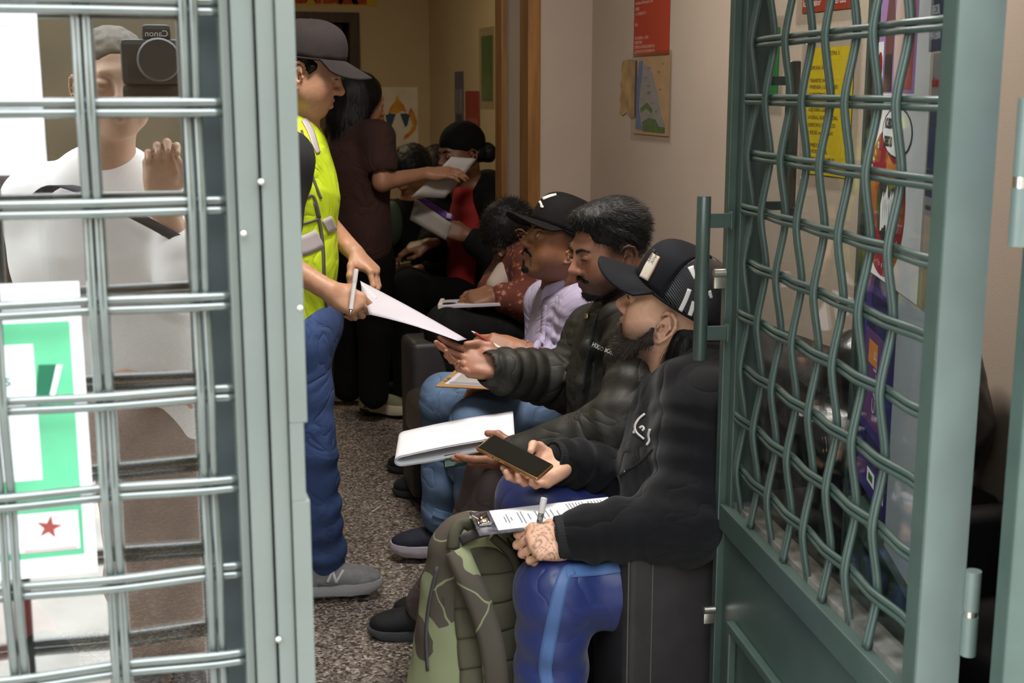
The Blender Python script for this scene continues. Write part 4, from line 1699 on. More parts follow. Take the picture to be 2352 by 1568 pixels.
def pen(label, a, b, r, m_body, m_tip, m_cap=None, cat='pen'):
    a, b = V(a), V(b)
    o = thing('pen', label, cat, tuple(a))
    d = b - a
    MB().tube([(0, 0, 0), d * .12], [r * .25, r * .8], 10).build('tip', m_tip, o, True)
    auto_smooth(MB().tube([d * .12, d * .13, d * .70, d * .71], [r * .8, r, r, r], 12).build('barrel', m_body, o, True))
    auto_smooth(MB().tube([d * .71, d * .72, d * .985, d], [r * 1.05, r * 1.1, r * 1.1, r * .8], 12).build('pen_cap', m_cap or m_body, o, True))
    return o


def quad_sheet(name, label, cat, c, nu, nv, m, thick=.0012, bend=None, group=None):
    """sheet of paper through four corners (A B along the first edge, D C along the opposite), optional bend(u, v) offset"""
    A_, B_, C_, D_ = [V(p) for p in c]
    nn = (B_ - A_).cross(D_ - A_).normalized()
    rows = []
    for i in range(nu + 1):
        u = i / nu
        row = []
        for j in range(nv + 1):
            v = j / nv
            p = A_ * (1 - u) * (1 - v) + B_ * u * (1 - v) + C_ * u * v + D_ * (1 - u) * v
            if bend:
                p = p + nn * bend(u, v)
            row.append(p - A_)
        rows.append(row)
    o = thing(name, label, cat, tuple(A_), group)
    MB().grid(rows, thick).build('sheet', m, o, True)
    return o, nn, (A_, B_, C_, D_)


def lashes(pr, M, sc, drop=.004):
    """dark line of the closed or lowered lid"""
    for s in (1, -1):
        pts = [M @ (V((.0810 + .0146 * math.cos(a_), (.032 + .0158 * math.sin(a_)) * s, -drop + .0015 * math.cos(a_ * 2))) * sc) for a_ in np.linspace(-1.15, 1.15, 9)]
        pr.mb('eyelashes', MB().tube(pts, [.0006, .0011, .0013, .0013, .0013, .0014, .0014, .0012, .0006], 6), M_hair)


def strands(pr, obj, n, L, r, flow, m, seed=1, lift=.35, jit=.25, name='hair_strands', keep=None):
    """short hairs rooted all over a hair volume; flow(p) gives the combing direction in the world"""
    me = obj.data
    nf = len(me.polygons)
    cen = np.zeros(nf * 3, F32)
    nor = np.zeros(nf * 3, F32)
    me.polygons.foreach_get('center', cen)
    me.polygons.foreach_get('normal', nor)
    cen, nor = cen.reshape(-1, 3), nor.reshape(-1, 3)
    rs = np.random.RandomState(seed)
    idx = rs.randint(0, nf, n)
    p = cen[idx] + rs.normal(size=(n, 3)) * .0012
    nn = nor[idx]
    if keep is not None:
        kk = keep(p + np.array(pr.org))
        p, nn = p[kk], nn[kk]
        n = len(p)
    d = flow(p + np.array(pr.org)) + nn * lift + rs.normal(size=(n, 3)) * jit
    d /= np.linalg.norm(d, axis=1)[:, None] + 1e-9
    ln = L * rs.uniform(.6, 1.25, n)[:, None]
    side = np.cross(d, nn + 1e-3)
    side /= np.linalg.norm(side, axis=1)[:, None] + 1e-9
    base = p - nn * .001
    d2 = d - nn * lift * .9
    d2 /= np.linalg.norm(d2, axis=1)[:, None] + 1e-9
    a = base
    b = base + d * ln * .5
    c = b + d2 * ln * .5
    vs = np.stack([a - side * r, a + side * r, b + side * r * .8, b - side * r * .8, c], 1).reshape(-1, 3)
    o5 = (np.arange(n) * 5)[:, None]
    q = o5 + np.array([[0, 1, 2, 3]])
    t = o5 + np.array([[3, 2, 4]])
    me2 = bpy.data.meshes.new(name)
    me2.from_pydata(vs.tolist(), [], q.tolist() + t.tolist())
    me2.update()
    o = link(name, me2, m, obj)
    o['kind'] = 'stuff'
    return o


def hflow(M, f):
    """combing direction from head coordinates"""
    Mi = np.array(M.inverted())
    R = np.array(M.to_3x3())

    def g(p):
        q = p @ Mi[:3, :3].T + Mi[:3, 3]
        return f(q) @ R.T
    return g
# ------------------------------------------------------------------ materials for clothes
M_hoodie = mat('black_fleece', (0.0050, 0.0050, 0.0066), 0.9, noise=.2, nscale=18, bump=.25, bscale=700, sheen=.10, spec=.2, crease=.6, cscale=6)
M_rib = mat('black_rib', (0.010, 0.010, 0.012), 0.9, noise=.3, nscale=10, bump=.4, bscale=300)
M_track = mat('blue_tricot', (0.017, 0.030, 0.150), 0.42, noise=.12, nscale=10, bump=.06, bscale=500, sheen=.15, spec=.6, crease=.4, cscale=7)
M_stripe = mat('pale_blue_stripe', (0.075, 0.150, 0.360), 0.5, noise=.1, nscale=12, bump=.08, bscale=500)
M_capn = mat('navy_black_twill', (0.0050, 0.0056, 0.0090), 0.8, noise=.2, nscale=30, bump=.2, bscale=600, spec=.2)
M_capb = mat('black_twill', (0.0050, 0.0042, 0.0045), 0.8, noise=.2, nscale=30, bump=.2, bscale=600, spec=.2)
M_drawtip = mat('metal_tip', (0.55, 0.52, 0.48), 0.35, 1.0)


def mesh_cap_mat():
    mt = bpy.data.materials.new('trucker_mesh')
    mt.use_nodes = True
    nt = mt.node_tree
    b = nt.nodes['Principled BSDF']
    b.inputs['Roughness'].default_value = .4
    tc = nt.nodes.new('ShaderNodeTexCoord')
    mp = nt.nodes.new('ShaderNodeMapping')
    mp.inputs['Rotation'].default_value = (.4, .5, .3)
    wv = nt.nodes.new('ShaderNodeTexWave')
    wv.inputs['Scale'].default_value = 75
    nt.links.new(tc.outputs['Object'], mp.inputs[0])
    nt.links.new(mp.outputs[0], wv.inputs['Vector'])
    rp_ = nt.nodes.new('ShaderNodeValToRGB')
    rp_.color_ramp.elements[0].color = (0.006, 0.006, 0.008, 1)
    rp_.color_ramp.elements[1].color = (0.030, 0.030, 0.038, 1)
    rp_.color_ramp.elements[0].position = .55
    rp_.color_ramp.elements[1].position = .75
    nt.links.new(wv.outputs[0], rp_.inputs[0])
    nt.links.new(rp_.outputs[0], b.inputs['Base Color'])
    bp_ = nt.nodes.new('ShaderNodeBump')
    bp_.inputs['Strength'].default_value = .5
    bp_.inputs['Distance'].default_value = .002
    nt.links.new(wv.outputs[0], bp_.inputs['Height'])
    nt.links.new(bp_.outputs[0], b.inputs['Normal'])
    return mt


M_mesh = mesh_cap_mat()


def sleeve(S, sh, el, wr, r0, r1, r2, k=.03, rip=None, end=.0):
    S.rc(sh, el, r0, r1, k, rip=rip)
    w2 = V(wr) + (V(wr) - V(el)).normalized() * end
    S.rc(el, w2, r1, r2, k, rip=rip)


def folds(limbs, amp, freq, seed, base=.0):
    """creases running round limbs plus soft wandering folds"""
    def f(p):
        d = base * wob(p, 22, seed + 1) + amp * .6 * wob(p, freq, seed)
        for a, b, am, fr in limbs:
            a_, b_ = np.array(a, F32), np.array(b, F32)
            ab = b_ - a_
            L2 = float((ab ** 2).sum())
            t = np.clip(((p - a_) @ ab) / L2, 0, 1)
            r = np.linalg.norm(p - a_ - t[:, None] * ab, axis=1)
            near = np.exp(-(r / .11) ** 2)
            d = d + am * near * np.sin(t * fr + 1.8 * wob(p, 14, seed + 3)) * (.5 + .5 * wob(p, 18, seed + 5))
        return d
    return f


# ================================================================== person with the trucker cap (nearest)
H1 = head_matrix(P(1546, 716, 2.66), 20, 22)
p1 = Person('seated person in black hoodie, blue track pants and mesh-back cap looking up, nearest the door', P(1500, 1270, 2.62))
B = p1.B
add_head(B, H1, 1.0, nose=1.0, lid=1.0, jaw=1.0)
neckb, chest, pel = P(1578, 866, 2.66), P(1592, 1010, 2.64), P(1560, 1250, 2.64)
shl, shr = P(1622, 950, 2.50), P(1520, 940, 2.84)
ell, elr = P(1575, 1198, 2.42), P(1432, 1085, 2.78)
wrl, wrr = P(1326, 1240, 2.405), P(1300, 1060, 2.69)
cul, cur_ = P(1272, 1236, 2.40), P(1262, 1052, 2.68)
hL, kL = P(1500, 1330, 2.52), P(1277, 1352, 2.44)
hR, kR = P(1500, 1235, 2.78), P(1222, 1148, 2.74)
aL = V((kL.x - .01, kL.y + .03, .10))
aR = V((kR.x + .02, kR.y + .04, .10))
p1.core(H1, 1.0, neckb, chest, pel, shl, shr, ell, elr, wrl, wrr, [(hL, kL, aL), (hR, kR, aR)], -RT)
hm1, _ = add_hand(B, wrl, -RT * .97 + ZV * .02 - F0 * .12, -F0 * .74 + ZV * .66, 'L', [(50, 62, 30), (58, 72, 40), (60, 75, 40), (58, 72, 40)], [(.050, .044, -.020), (.076, .036, -.036), (.096, .018, -.044)], .96)
hm2, tips2 = add_hand(B, wrr, -RT * .80 - F0 * .58 - ZV * .20, -ZV * .80 - RT * .12 + F0 * .40, 'R', [(10, 26, 20), (12, 30, 22), (14, 34, 24), (14, 36, 24)], [(.045, .048, -.028), (.066, .046, -.046), (.086, .030, -.050)], .96)


def tattoo(v, c):
    Mi = np.array(hm1.inverted())
    q = v @ Mi[:3, :3].T + Mi[:3, 3]
    on = (q[:, 0] > -.03) & (q[:, 0] < .092) & (np.abs(q[:, 1]) < .05) & (q[:, 2] > -.004) & (q[:, 2] < .05)
    a = np.sin(95 * q[:, 0] + 3.2 * np.sin(70 * q[:, 1] + 1) + 2.4 * np.sin(110 * q[:, 0] - 60 * q[:, 1]))
    b_ = np.sin(120 * q[:, 1] + 3 * np.sin(80 * q[:, 0] + 2) + 1.0)
    w_ = on * np.clip(np.maximum(1 - np.abs(a) / .38, (1 - np.abs(b_) / .30) * .9), 0, 1) * .80
    c = c * (1 - w_[:, None]) + np.array((.030, .034, .040), F32) * w_[:, None]
    return c


def stub1(x, y, z, v):
    jawl = np.clip((-.012 - z - .55 * np.maximum(x - .012, 0)) / .03, 0, 1) * np.clip((x + .015) / .02, 0, 1) * (z > -.15)
    temple = np.clip((z + .022) / .05, 0, 1) * np.clip((.045 - x) / .03, 0, 1) * .35
    return jawl * .7 * (y > .012) + temple


p1_body = p1.add('body', B, .0032, M_skin, None, skin_col((.70, .395, .265), H1, 1.0, (.40, .18, .15), stub1, tattoo))
eyes(p1.o, H1, 1.0)
lashes(p1, H1, 1.0, .003)
M_beard = mat('brown_black_beard', (0.022, 0.014, 0.010), .6, noise=.5, nscale=120, bump=.7, bscale=320, fibre=(1, 1, .3))
S = Sdf()
h = S.local(H1, 1.0)
for s in (1, -1):
    h.rc((.014, .0640 * s, -.058), (.048, .0430 * s, -.098), .0130, .0200, k=.02)
    h.rc((.014, .0690 * s, -.034), (.014, .0650 * s, -.058), .0045, .0125, k=.015)
    h.rc((.048, .0500 * s, -.072), (.050, .0420 * s, -.098), .0090, .0160, k=.02)
    h.rc((.088, .006 * s, -.0545), (.080, .025 * s, -.068), .0045, .006, k=.008)
    h.rc((.080, .025 * s, -.068), (.062, .026 * s, -.098), .006, .014, k=.015)
h.el((.066, 0, -.113), (.029, .034, .022), k=.02)
bd = p1.add('beard', S, .0028, M_beard, lambda p: .0014 * wob(p, 420, 3) + .0015 * wob(p, 160, 5))
strands(p1, bd, 5000, .016, .00035, hflow(H1, lambda q: np.stack([.35 + 0 * q[:, 0], q[:, 1] * 3, -.9 + 0 * q[:, 0]], 1)), mat('beard_strand', (.030, .019, .013), .6), 3, .55, .35)
S = Sdf()
h = S.local(H1, 1.0)
h.el((-.058, 0, -.040), (.046, .074, .062), k=.02)
h.rc((-.060, .045, -.055), (-.062, .050, -.128), .034, .016, k=.03)
h.rc((-.070, 0, -.055), (-.082, 0, -.135), .045, .02, k=.03)
h.rc((-.060, -.045, -.055), (-.062, -.050, -.128), .034, .016, k=.03)
hr = p1.add('hair', S, .0034, M_hair, lambda p: .0016 * wob(p, 300, 3, (1, 1, .25)) + .0015 * wob(p, 120, 9, (1, 1, .3)))
strands(p1, hr, 6000, .050, .0004, hflow(H1, lambda q: np.stack([-.25 + 0 * q[:, 0], q[:, 1] * 2, -1 + 0 * q[:, 0]], 1)), M_strand, 5, .12, .10)
cp1 = cap(p1, H1, 1.04, M_capn, M_capn, m_mesh=M_mesh, H=.101, z0=.030, tilt=.14, blen=.084, droop=.050, bpitch=-.10, square=.62, puff=.62)
bv = bvh_of([cp1['cap'], cp1['mesh'], cp1['brim']])
M_wht = mat('white_ink', (.72, .70, .68), .6)
M_patch = mat('cream_patch', (.66, .60, .50), .7)
M_rust = mat('rust_thread', (.36, .10, .03), .7)

# hoodie
S = Sdf()
fl = (tuple(RT), 1.22)
S.rc(chest, pel, .172, .168, .05, fl)
S.rc(P(1585, 925, 2.66), chest, .115, .172, .05, fl)
S.rc(shl, shr, .074, .074, .05)
S.rc(P(1588, 905, 2.66), shl, .07, .074, .05)
sleeve(S, shl, ell, cul + (ell - cul).normalized() * .050, .088, .074, .056, .05)
sleeve(S, shr, elr, cur_ + (elr - cur_).normalized() * .050, .080, .066, .054, .05)
# hood gathered behind the neck
S.chain([P(1500, 895, 2.60), P(1560, 870, 2.53), P(1632, 845, 2.56), P(1662, 850, 2.68), P(1620, 850, 2.80), P(1540, 880, 2.80)], [.022, .034, .048, .056, .048, .03], .03)
S.chain([P(1516, 905, 2.60), P(1498, 985, 2.575), P(1492, 1080, 2.57)], [.024, .020, .016], .03)
S.rc(H1 @ V((-.022, 0, -.05)), neckb + V((0, 0, -.03)), .058, .066, .012, op=-1)
f1 = folds([(shl, ell, .007, 26), (ell, wrl, .008, 22), (elr, wrr, .008, 26), (chest, pel, .005, 20)], .0035, 42, 11, .004)
hd1 = p1.add('hoodie', S, .0052, M_hoodie, f1)
for wv_, ev_, r in ((cul, ell, .050), (cur_, elr, .047)):
    dv = (ev_ - wv_).normalized()
    S = Sdf()
    S.rc(wv_ + dv * .012, wv_ + dv * .066, r * .86, r, .01)
    S.cut(wv_ + dv * .004, -dv)
    S.rc(wv_ - dv * .06, wv_ + dv * .010, .034, .034, .003, op=-1)

    def ribs(p, wv_=wv_, dv=dv):
        q = p - np.array(wv_, F32)
        r_ = q - (q @ np.array(dv, F32))[:, None] * np.array(dv, F32)
        u_ = np.array(dv.orthogonal().normalized(), F32)
        w2 = np.cross(np.array(dv, F32), u_)
        return .0009 * np.sin(44 * np.arctan2(r_ @ w2, r_ @ u_))
    p1.add('cuff', S, .0022, M_rib, ribs)
# track pants
S = Sdf()
for hp_, kn, an, r0 in ((hL, kL, aL, .105), (hR, kR, aR, .100)):
    S.rc(pel - ZV * .04, hp_, .13, r0, .06)
    S.rc(hp_, kn, r0, .076, .04)
    S.rc(kn, an, .078, .070, .03)
f2 = folds([(kL, aL, .008, 30), (hL, kL, .006, 14), (kR, aR, .006, 22)], .0022, 36, 23, .003)
pants1 = p1.add('track_pants', S, .0045, M_track, f2)
bvp = bvh_of([pants1])
ribbon(p1, 'stripe', bvp, [(1316, 1306), (1300, 1316), (1287, 1352), (1272, 1420), (1260, 1480), (1252, 1530), (1256, 1566), (1262, 1600)], [28, 30, 32, 33, 33, 32, 30, 30], M_stripe, parent=pants1)
ribbon(p1, 'stripe', bvp, [(1300, 1312), (1330, 1310), (1380, 1306), (1440, 1298)], [30, 30, 30, 28], M_stripe, parent=pants1)
# hoodie print and drawstring
bvh1 = bvh_of([hd1])
for pts in ([(1482, 950), (1468, 962), (1459, 978), (1462, 992), (1474, 1003), (1480, 1008)], [(1462, 986), (1458, 990), (1456, 995)], [(1470, 983), (1476, 979), (1480, 984), (1476, 989)], [(1494, 985), (1490, 1000), (1492, 1012), (1486, 1022)]):
    ribbon(p1, 'chest_print', bvh1, pts, 4.5, M_wht, .0018, hd1, across=1)
ribbon(p1, 'drawstring', bvh1, [(1500, 1030), (1470, 1062), (1436, 1082)], 5, M_rib, .003, hd1, across=2, thick=.003)
ribbon(p1, 'drawstring_tip', bvh1, [(1438, 1080), (1424, 1091)], 5, M_drawtip, .004, hd1, across=2, thick=.004)
# shoes (mostly out of frame)
M_shoe_b = mat('black_knit', (.012, .012, .014), .75, noise=.2, bump=.2, bscale=400)
M_sole_b = mat('dark_rubber', (.03, .032, .036), .7)
for an in (aL, aR):
    shoe(p1, (an.x + RT.x * .06, an.y + RT.y * .06, 0), -RT, .28, M_shoe_b, M_sole_b)
for pts, ws in (([(1479, 640), (1493, 613), (1508, 586)], [20, 22, 18]),):
    ribbon(p1, 'patch_edge', bv, pts, [w2 + 3 for w2 in ws], M_rust, .0012, cp1['cap'])
    ribbon(p1, 'patch', bv, pts, ws, M_patch, .0022, cp1['cap'])
decal_text(p1, 'patch_lettering', bv, 'FUTURE', 7, 1502, 606, -61, M_black, .0042, parent=cp1['cap'], bold=.15)
decal_text(p1, 'patch_lettering', bv, 'CULTUR', 8, 1494, 602, -61, M_black, .0042, parent=cp1['cap'], bold=.25)
for pts, ws in (([(1586, 612), (1596, 640)], [14, 6]), ([(1584, 664), (1574, 690), (1562, 714)], [10, 10, 10]), ([(1594, 692), (1588, 712), (1584, 724)], [10, 10, 10]), ([(1628, 668), (1634, 684)], [10, 6])):
    ribbon(p1, 'mesh_print', bv, pts, ws, M_wht, .0016, cp1['cap'])
for k in range(60):
    pass
# ================================================================== bareheaded person in the dark jacket
M_jacket = mat('dark_olive_nylon', (0.019, 0.018, 0.0135), 0.60, noise=.18, nscale=14, bump=.12, bscale=260, spec=.35, crease=.42, cscale=8)
M_taupe = mat('taupe_twill', (0.125, 0.098, 0.100), 0.85, noise=.15, nscale=16, bump=.2, bscale=500, crease=.6, cscale=7)
H2s = .92
H2 = head_matrix(P(1397, 572, 3.04), -25, -10)
p2 = Person('seated person with short dark hair and dark olive jacket reaching for a paper', P(1420, 1040, 3.05))
B = p2.B
add_head(B, H2, H2s, nose=1.12, lid=1.0, jaw=1.05)
neckb, chest, pel = P(1438, 715, 3.10), P(1448, 860, 3.10), P(1420, 1040, 3.08)
shl, shr = P(1492, 790, 2.92), P(1375, 775, 3.26)
ell, elr = P(1440, 985, 2.80), P(1318, 880, 3.22)
wrl, wrr = P(1222, 1058, 2.87), P(1156, 848, 3.09)
cul, cur_ = P(1180, 1052, 2.84), P(1128, 846, 3.08)
hL, kL = P(1400, 1075, 2.94), P(1175, 1120, 2.92)
hR, kR = P(1400, 1030, 3.16), P(1140, 1085, 3.14)
aL = onZ(985, 1385, .10)
aR = V((kR.x - .10, kR.y + .15, .10))
p2.core(H2, H2s, neckb, chest, pel, shl, shr, ell, elr, wrl, wrr, [(hL, kL, aL), (hR, kR, aR)], -RT)
add_hand(B, wrr, -RT * .93 + ZV * .20 + F0 * .05, -ZV * .62 + F0 * .74, 'R', [(2, 16, 10), (10, 26, 16), (20, 40, 22), (30, 48, 25)], [(.046, .050, -.010), (.078, .050, -.012), (.104, .040, -.014)], .98, spread=5)
add_hand(B, wrl, -RT * .97 - ZV * .10 + F0 * .14, -ZV * .80 - F0 * .60, 'L', [(2, 10, 8), (2, 10, 8), (4, 12, 8), (8, 16, 8)], [(.046, .042, -.034), (.074, .044, -.054), (.100, .042, -.060)], .98)


def stub2(x, y, z, v):
    jaw = np.clip((-.016 - z - .30 * np.maximum(x, 0)) / .034, 0, 1) * np.clip((x + .02) / .02, 0, 1) * (z > -.16)
    mo = np.exp(-(((z + .052) / .008) ** 2)) * (x > .07) * np.clip((.030 - y) / .012, 0, 1)
    temple = np.clip((z + .034) / .040, 0, 1) * np.clip((.050 - x) / .024, 0, 1)
    ring = np.exp(-((y - .0265) / .0065) ** 2) * np.clip((-.058 - z) / .006, 0, 1) * np.clip((z + .100) / .006, 0, 1) * (x > .055)
    return np.maximum(np.maximum(np.maximum(jaw * .80, ring * .8), mo * .75), temple * .80)


p2_body = p2.add('body', B, .0032, M_skin, None, skin_col((.350, .158, .095), H2, H2s, (.20, .075, .06), stub2))
eyes(p2.o, H2, H2s, look=(1, 0, -.5))
brows(p2, H2, H2s, M_hair, .0046)
lashes(p2, H2, H2s, .0045)
S = Sdf()
h = S.local(H2, H2s)
h.el((-.016, 0, .038), (.101, .079, .089), k=.02)
h.el((.028, 0, .094), (.066, .058, .032), k=.03)
h.el((-.050, 0, .066), (.058, .068, .058), k=.03)
h.el((.112, 0, .004), (.060, .110, .082), k=.012, op=-1)
h.el((.060, 0, -.060), (.092, .130, .092), k=.012, op=-1)
h.el((-.014, .080, -.018), (.030, .030, .040), k=.01, op=-1)
h.el((-.014, -.080, -.018), (.030, .030, .040), k=.01, op=-1)
h.cut((-.05, 0, -.072), (.1, 0, -1))
hr = p2.add('hair', S, .0030, M_hair, lambda p: .0009 * wob(p, 330, 31) + .0016 * wob(p, 110, 33))
strands(p2, hr, 9000, .017, .00035, hflow(H2, lambda q: np.stack([-.35 - 6 * np.maximum(-q[:, 0], 0) + 8 * np.maximum(q[:, 0] - .02, 0), q[:, 1] * 6, -.2 - 12 * np.maximum(.055 - q[:, 2], 0)], 1)), M_strand, 7, .10, .14)
S = Sdf()
h = S.local(H2, H2s)
for s in (1, -1):
    h.rc((.0955, .003 * s, -.0535), (.086, .027 * s, -.064), .0052, .0040, k=.006)
    h.rc((.022, .048 * s, -.088), (.062, .024 * s, -.108), .0120, .0120, k=.015)
h.el((.073, 0, -.104), (.0175, .025, .017), k=.012)
bd = p2.add('beard', S, .0026, M_hair, lambda p: .0012 * wob(p, 420, 7))
strands(p2, bd, 2500, .007, .0003, hflow(H2, lambda q: np.stack([.3 + 0 * q[:, 0], q[:, 1] * 4, -.9 + 0 * q[:, 0]], 1)), M_strand, 3, .5, .4)
# jacket
S = Sdf()
fl = (tuple(RT), 1.18)
S.rc(P(1440, 760, 3.10), chest, .120, .168, .05, fl)
S.rc(chest, pel, .168, .170, .05, fl)
S.rc(shl, shr, .078, .078, .05)
S.rc(P(1450, 745, 3.06), shl, .072, .078, .05)
S.rc(shl, ell, .088, .080, .05)
S.rc(ell, cul + (ell - cul).normalized() * .012, .078, .052, .04)
S.rc(shr, elr, .082, .072, .05, rip=(.009, 5))
S.rc(elr, cur_ + (elr - cur_).normalized() * .012, .074, .050, .03, rip=(.009, 6))
for q, w2 in (((cul, ell), .042), ((cur_, elr), .040)):
    dv = (q[1] - q[0]).normalized()
    S.rc(q[0] - dv * .05, q[0] + dv * .020, w2 * .92, w2 * .92, .004, op=-1)
nkp = H2 @ (V((-.022, 0, -.06)) * H2s)
cl_ = [P(1372, 742, 3.00), P(1408, 722, 2.96), P(1456, 706, 2.96), P(1494, 700, 3.06), P(1484, 700, 3.19), P(1420, 715, 3.24)]
S.chain(cl_, [.020, .024, .030, .034, .032, .024], .02)
S.chain([P(1366, 742, 3.01), P(1350, 800, 2.985), P(1338, 880, 2.975), P(1330, 960, 2.97)], [.022, .016, .014, .012], .02)
S.rc(nkp, neckb, .056, .062, .012, op=-1)
f = folds([(shl, ell, .009, 24), (ell, wrl, .010, 30), (shr, elr, .006, 30), (elr, wrr, .005, 30), (chest, pel, .007, 20)], .0035, 38, 41, .003)
jk2 = p2.add('jacket', S, .0050, M_jacket, f)
bv2 = bvh_of([jk2])
ribbon(p2, 'zip', bv2, [(1372, 720), (1358, 780), (1345, 850), (1340, 900)], 6, M_rib, .003, jk2, across=2)
ribbon(p2, 'zip_pull', bv2, [(1352, 722), (1349, 732)], 6, mat('brass', (.5, .36, .14), .35, 1.0), .006, jk2, across=2, thick=.003)
decal_text(p2, 'chest_lettering', bv2, 'HUGO BOSS', 14, 1358, 795, 22, M_wht, .0018, parent=jk2, bold=.15, sx=.72)
# trousers and shoes
S = Sdf()
for hp_, kn, an in ((hL, kL, aL), (hR, kR, aR)):
    S.rc(pel - ZV * .03, hp_, .13, .098, .06)
    S.rc(hp_, kn, .096, .072, .04)
    S.rc(kn, an, .072, .060, .03)
tr2 = p2.add('trousers', S, .0055, M_taupe, folds([(kL, aL, .006, 26), (hL, kL, .005, 16)], .002, 34, 53, .002))
t0 = onZ(902, 1425, .02)
hl_ = onZ(1000, 1424, .02)
dv = (t0 - hl_)
shoe(p2, t0 - dv.normalized() * .285, dv, .285, M_shoe_b, mat('grey_rubber', (.075, .08, .09), .7), sole_h=.034)
shoe(p2, (aR.x + RT.x * .07, aR.y + RT.y * .07, 0), -RT, .28, M_shoe_b, MATS['grey_rubber'])

# ================================================================== person in the cap and lavender shirt
M_lav = mat('lavender_cotton', (0.42, 0.37, 0.52), 0.85, noise=.08, nscale=14, bump=.15, bscale=500, crease=.6, cscale=9)
M_jeanl = mat('light_denim', (0.165, 0.270, 0.460), 0.85, noise=.45, nscale=6, bump=.3, bscale=600, crease=.7, cscale=8)
H3s = .95
H3 = head_matrix(P(1282, 557, 3.60), -26, 20)
p3 = Person('seated person in black cap and lavender shirt looking upward with pen in hand', P(1290, 900, 3.66))
B = p3.B
add_head(B, H3, H3s, nose=1.08, lid=-.15, jaw=1.0)
neckb, chest, pel = P(1302, 668, 3.66), P(1312, 770, 3.66), P(1292, 900, 3.68)
shl, shr = P(1345, 715, 3.48), P(1262, 700, 3.84)
ell, elr = P(1308, 845, 3.48), P(1246, 835, 3.84)
wrl, wrr = P(1200, 806, 3.50), P(1180, 868, 3.70)
hL, kL = P(1265, 935, 3.54), P(1092, 972, 3.46)
hR, kR = P(1255, 905, 3.78), P(1018, 912, 3.78)
aR = onZ(1015, 1208, .11)
aL = V((kL.x + .02, kL.y + .05, .10))
p3.core(H3, H3s, neckb, chest, pel, shl, shr, ell, elr, wrl, wrr, [(hL, kL, aL), (hR, kR, aR)], -RT)
add_hand(B, wrl, -RT * .96 + ZV * .18, ZV * .62 - F0 * .75, 'L', [(26, 44, 24), (34, 50, 30), (40, 56, 30), (44, 60, 30)], [(.048, .040, -.024), (.078, .034, -.038), (.100, .022, -.044)], .96)
add_hand(B, wrr, -RT * .98 - ZV * .1, ZV * .9 - F0 * .3, 'R', RELAX, TH_REST, .96)


def stub3(x, y, z, v):
    jaw = np.clip((-.020 - z - .30 * np.maximum(x, 0)) / .035, 0, 1) * (x > -.035) * (z > -.16)
    temple = np.clip((z + .010) / .04, 0, 1) * np.clip((.040 - x) / .02, 0, 1)
    ring = np.exp(-((y - .0265) / .0065) ** 2) * np.clip((-.058 - z) / .006, 0, 1) * np.clip((z + .100) / .006, 0, 1) * (x > .055)
    return np.maximum(np.maximum(jaw * .45, ring * .75), temple * .85)


p3.add('body', B, .0034, M_skin, None, skin_col((.340, .150, .078), H3, H3s, (.19, .075, .055), stub3))
eyes(p3.o, H3, H3s, look=(.9, .05, .40), white=(.55, .50, .46))
brows(p3, H3, H3s, M_hair, .004)
S = Sdf()
h = S.local(H3, H3s)
for s in (1, -1):
    h.rc((.0965, .002 * s, -.0530), (.087, .027 * s, -.063), .0048, .0040, k=.006)
h.el((.074, 0, -.102), (.0155, .022, .015), k=.012)
h.el((.0865, 0, -.084), (.006, .008, .008), k=.006)
p3.add('beard', S, .0026, M_hair, lambda p: .0013 * wob(p, 420, 7))
S = Sdf()
h = S.local(H3, H3s)
h.el((-.045, 0, .000), (.070, .082, .060), k=.02)
h.el((.045, 0, -.060), (.088, .130, .078), k=.012, op=-1)
h.cut((-.05, 0, -.066), (.1, 0, -1))
p3.add('hair', S, .0034, M_hair, lambda p: .0022 * wob(p, 330, 31))
cp3 = cap(p3, H3, .97, M_capb, M_capb, H=.108, z0=.030, tilt=.06, blen=.084, droop=.034, bpitch=-.04, square=.45, puff=.62)
bv = bvh_of([cp3['cap'], cp3['brim']])
ribbon(p3, 'emblem', bv, [(1222, 474), (1240, 461), (1262, 451), (1278, 447)], [5, 6, 6, 4], M_wht, .0022, cp3['cap'], across=2)
ribbon(p3, 'emblem', bv, [(1239, 461), (1244, 470), (1244, 475), (1249, 475)], [6, 5, 5, 5], M_wht, .0022, cp3['cap'], across=2)
S = Sdf()
fl = (tuple(RT), 1.25)
S.rc(P(1306, 705, 3.66), chest, .105, .155, .05, fl)
S.rc(chest, pel, .155, .155, .05, fl)
S.rc(shl, shr, .066, .066, .05)
sleeve(S, shl, ell, wrl + (ell - wrl).normalized() * .035, .072, .058, .044, .04)
sleeve(S, shr, elr, wrr + (elr - wrr).normalized() * .035, .072, .058, .044, .04)
for q in ((wrl, ell), (wrr, elr)):
    dv = (q[1] - q[0]).normalized()
    S.rc(q[0] - dv * .05, q[0] + dv * .045, .034, .034, .004, op=-1)
nkp = H3 @ (V((-.022, 0, -.06)) * H3s)
S.rc(nkp, neckb, .053, .060, .010, op=-1)
sh3 = p3.add('shirt', S, .0048, M_lav, folds([(shl, ell, .006, 26), (ell, wrl, .006, 26), (chest, pel, .006, 12)], .003, 40, 61, .003))
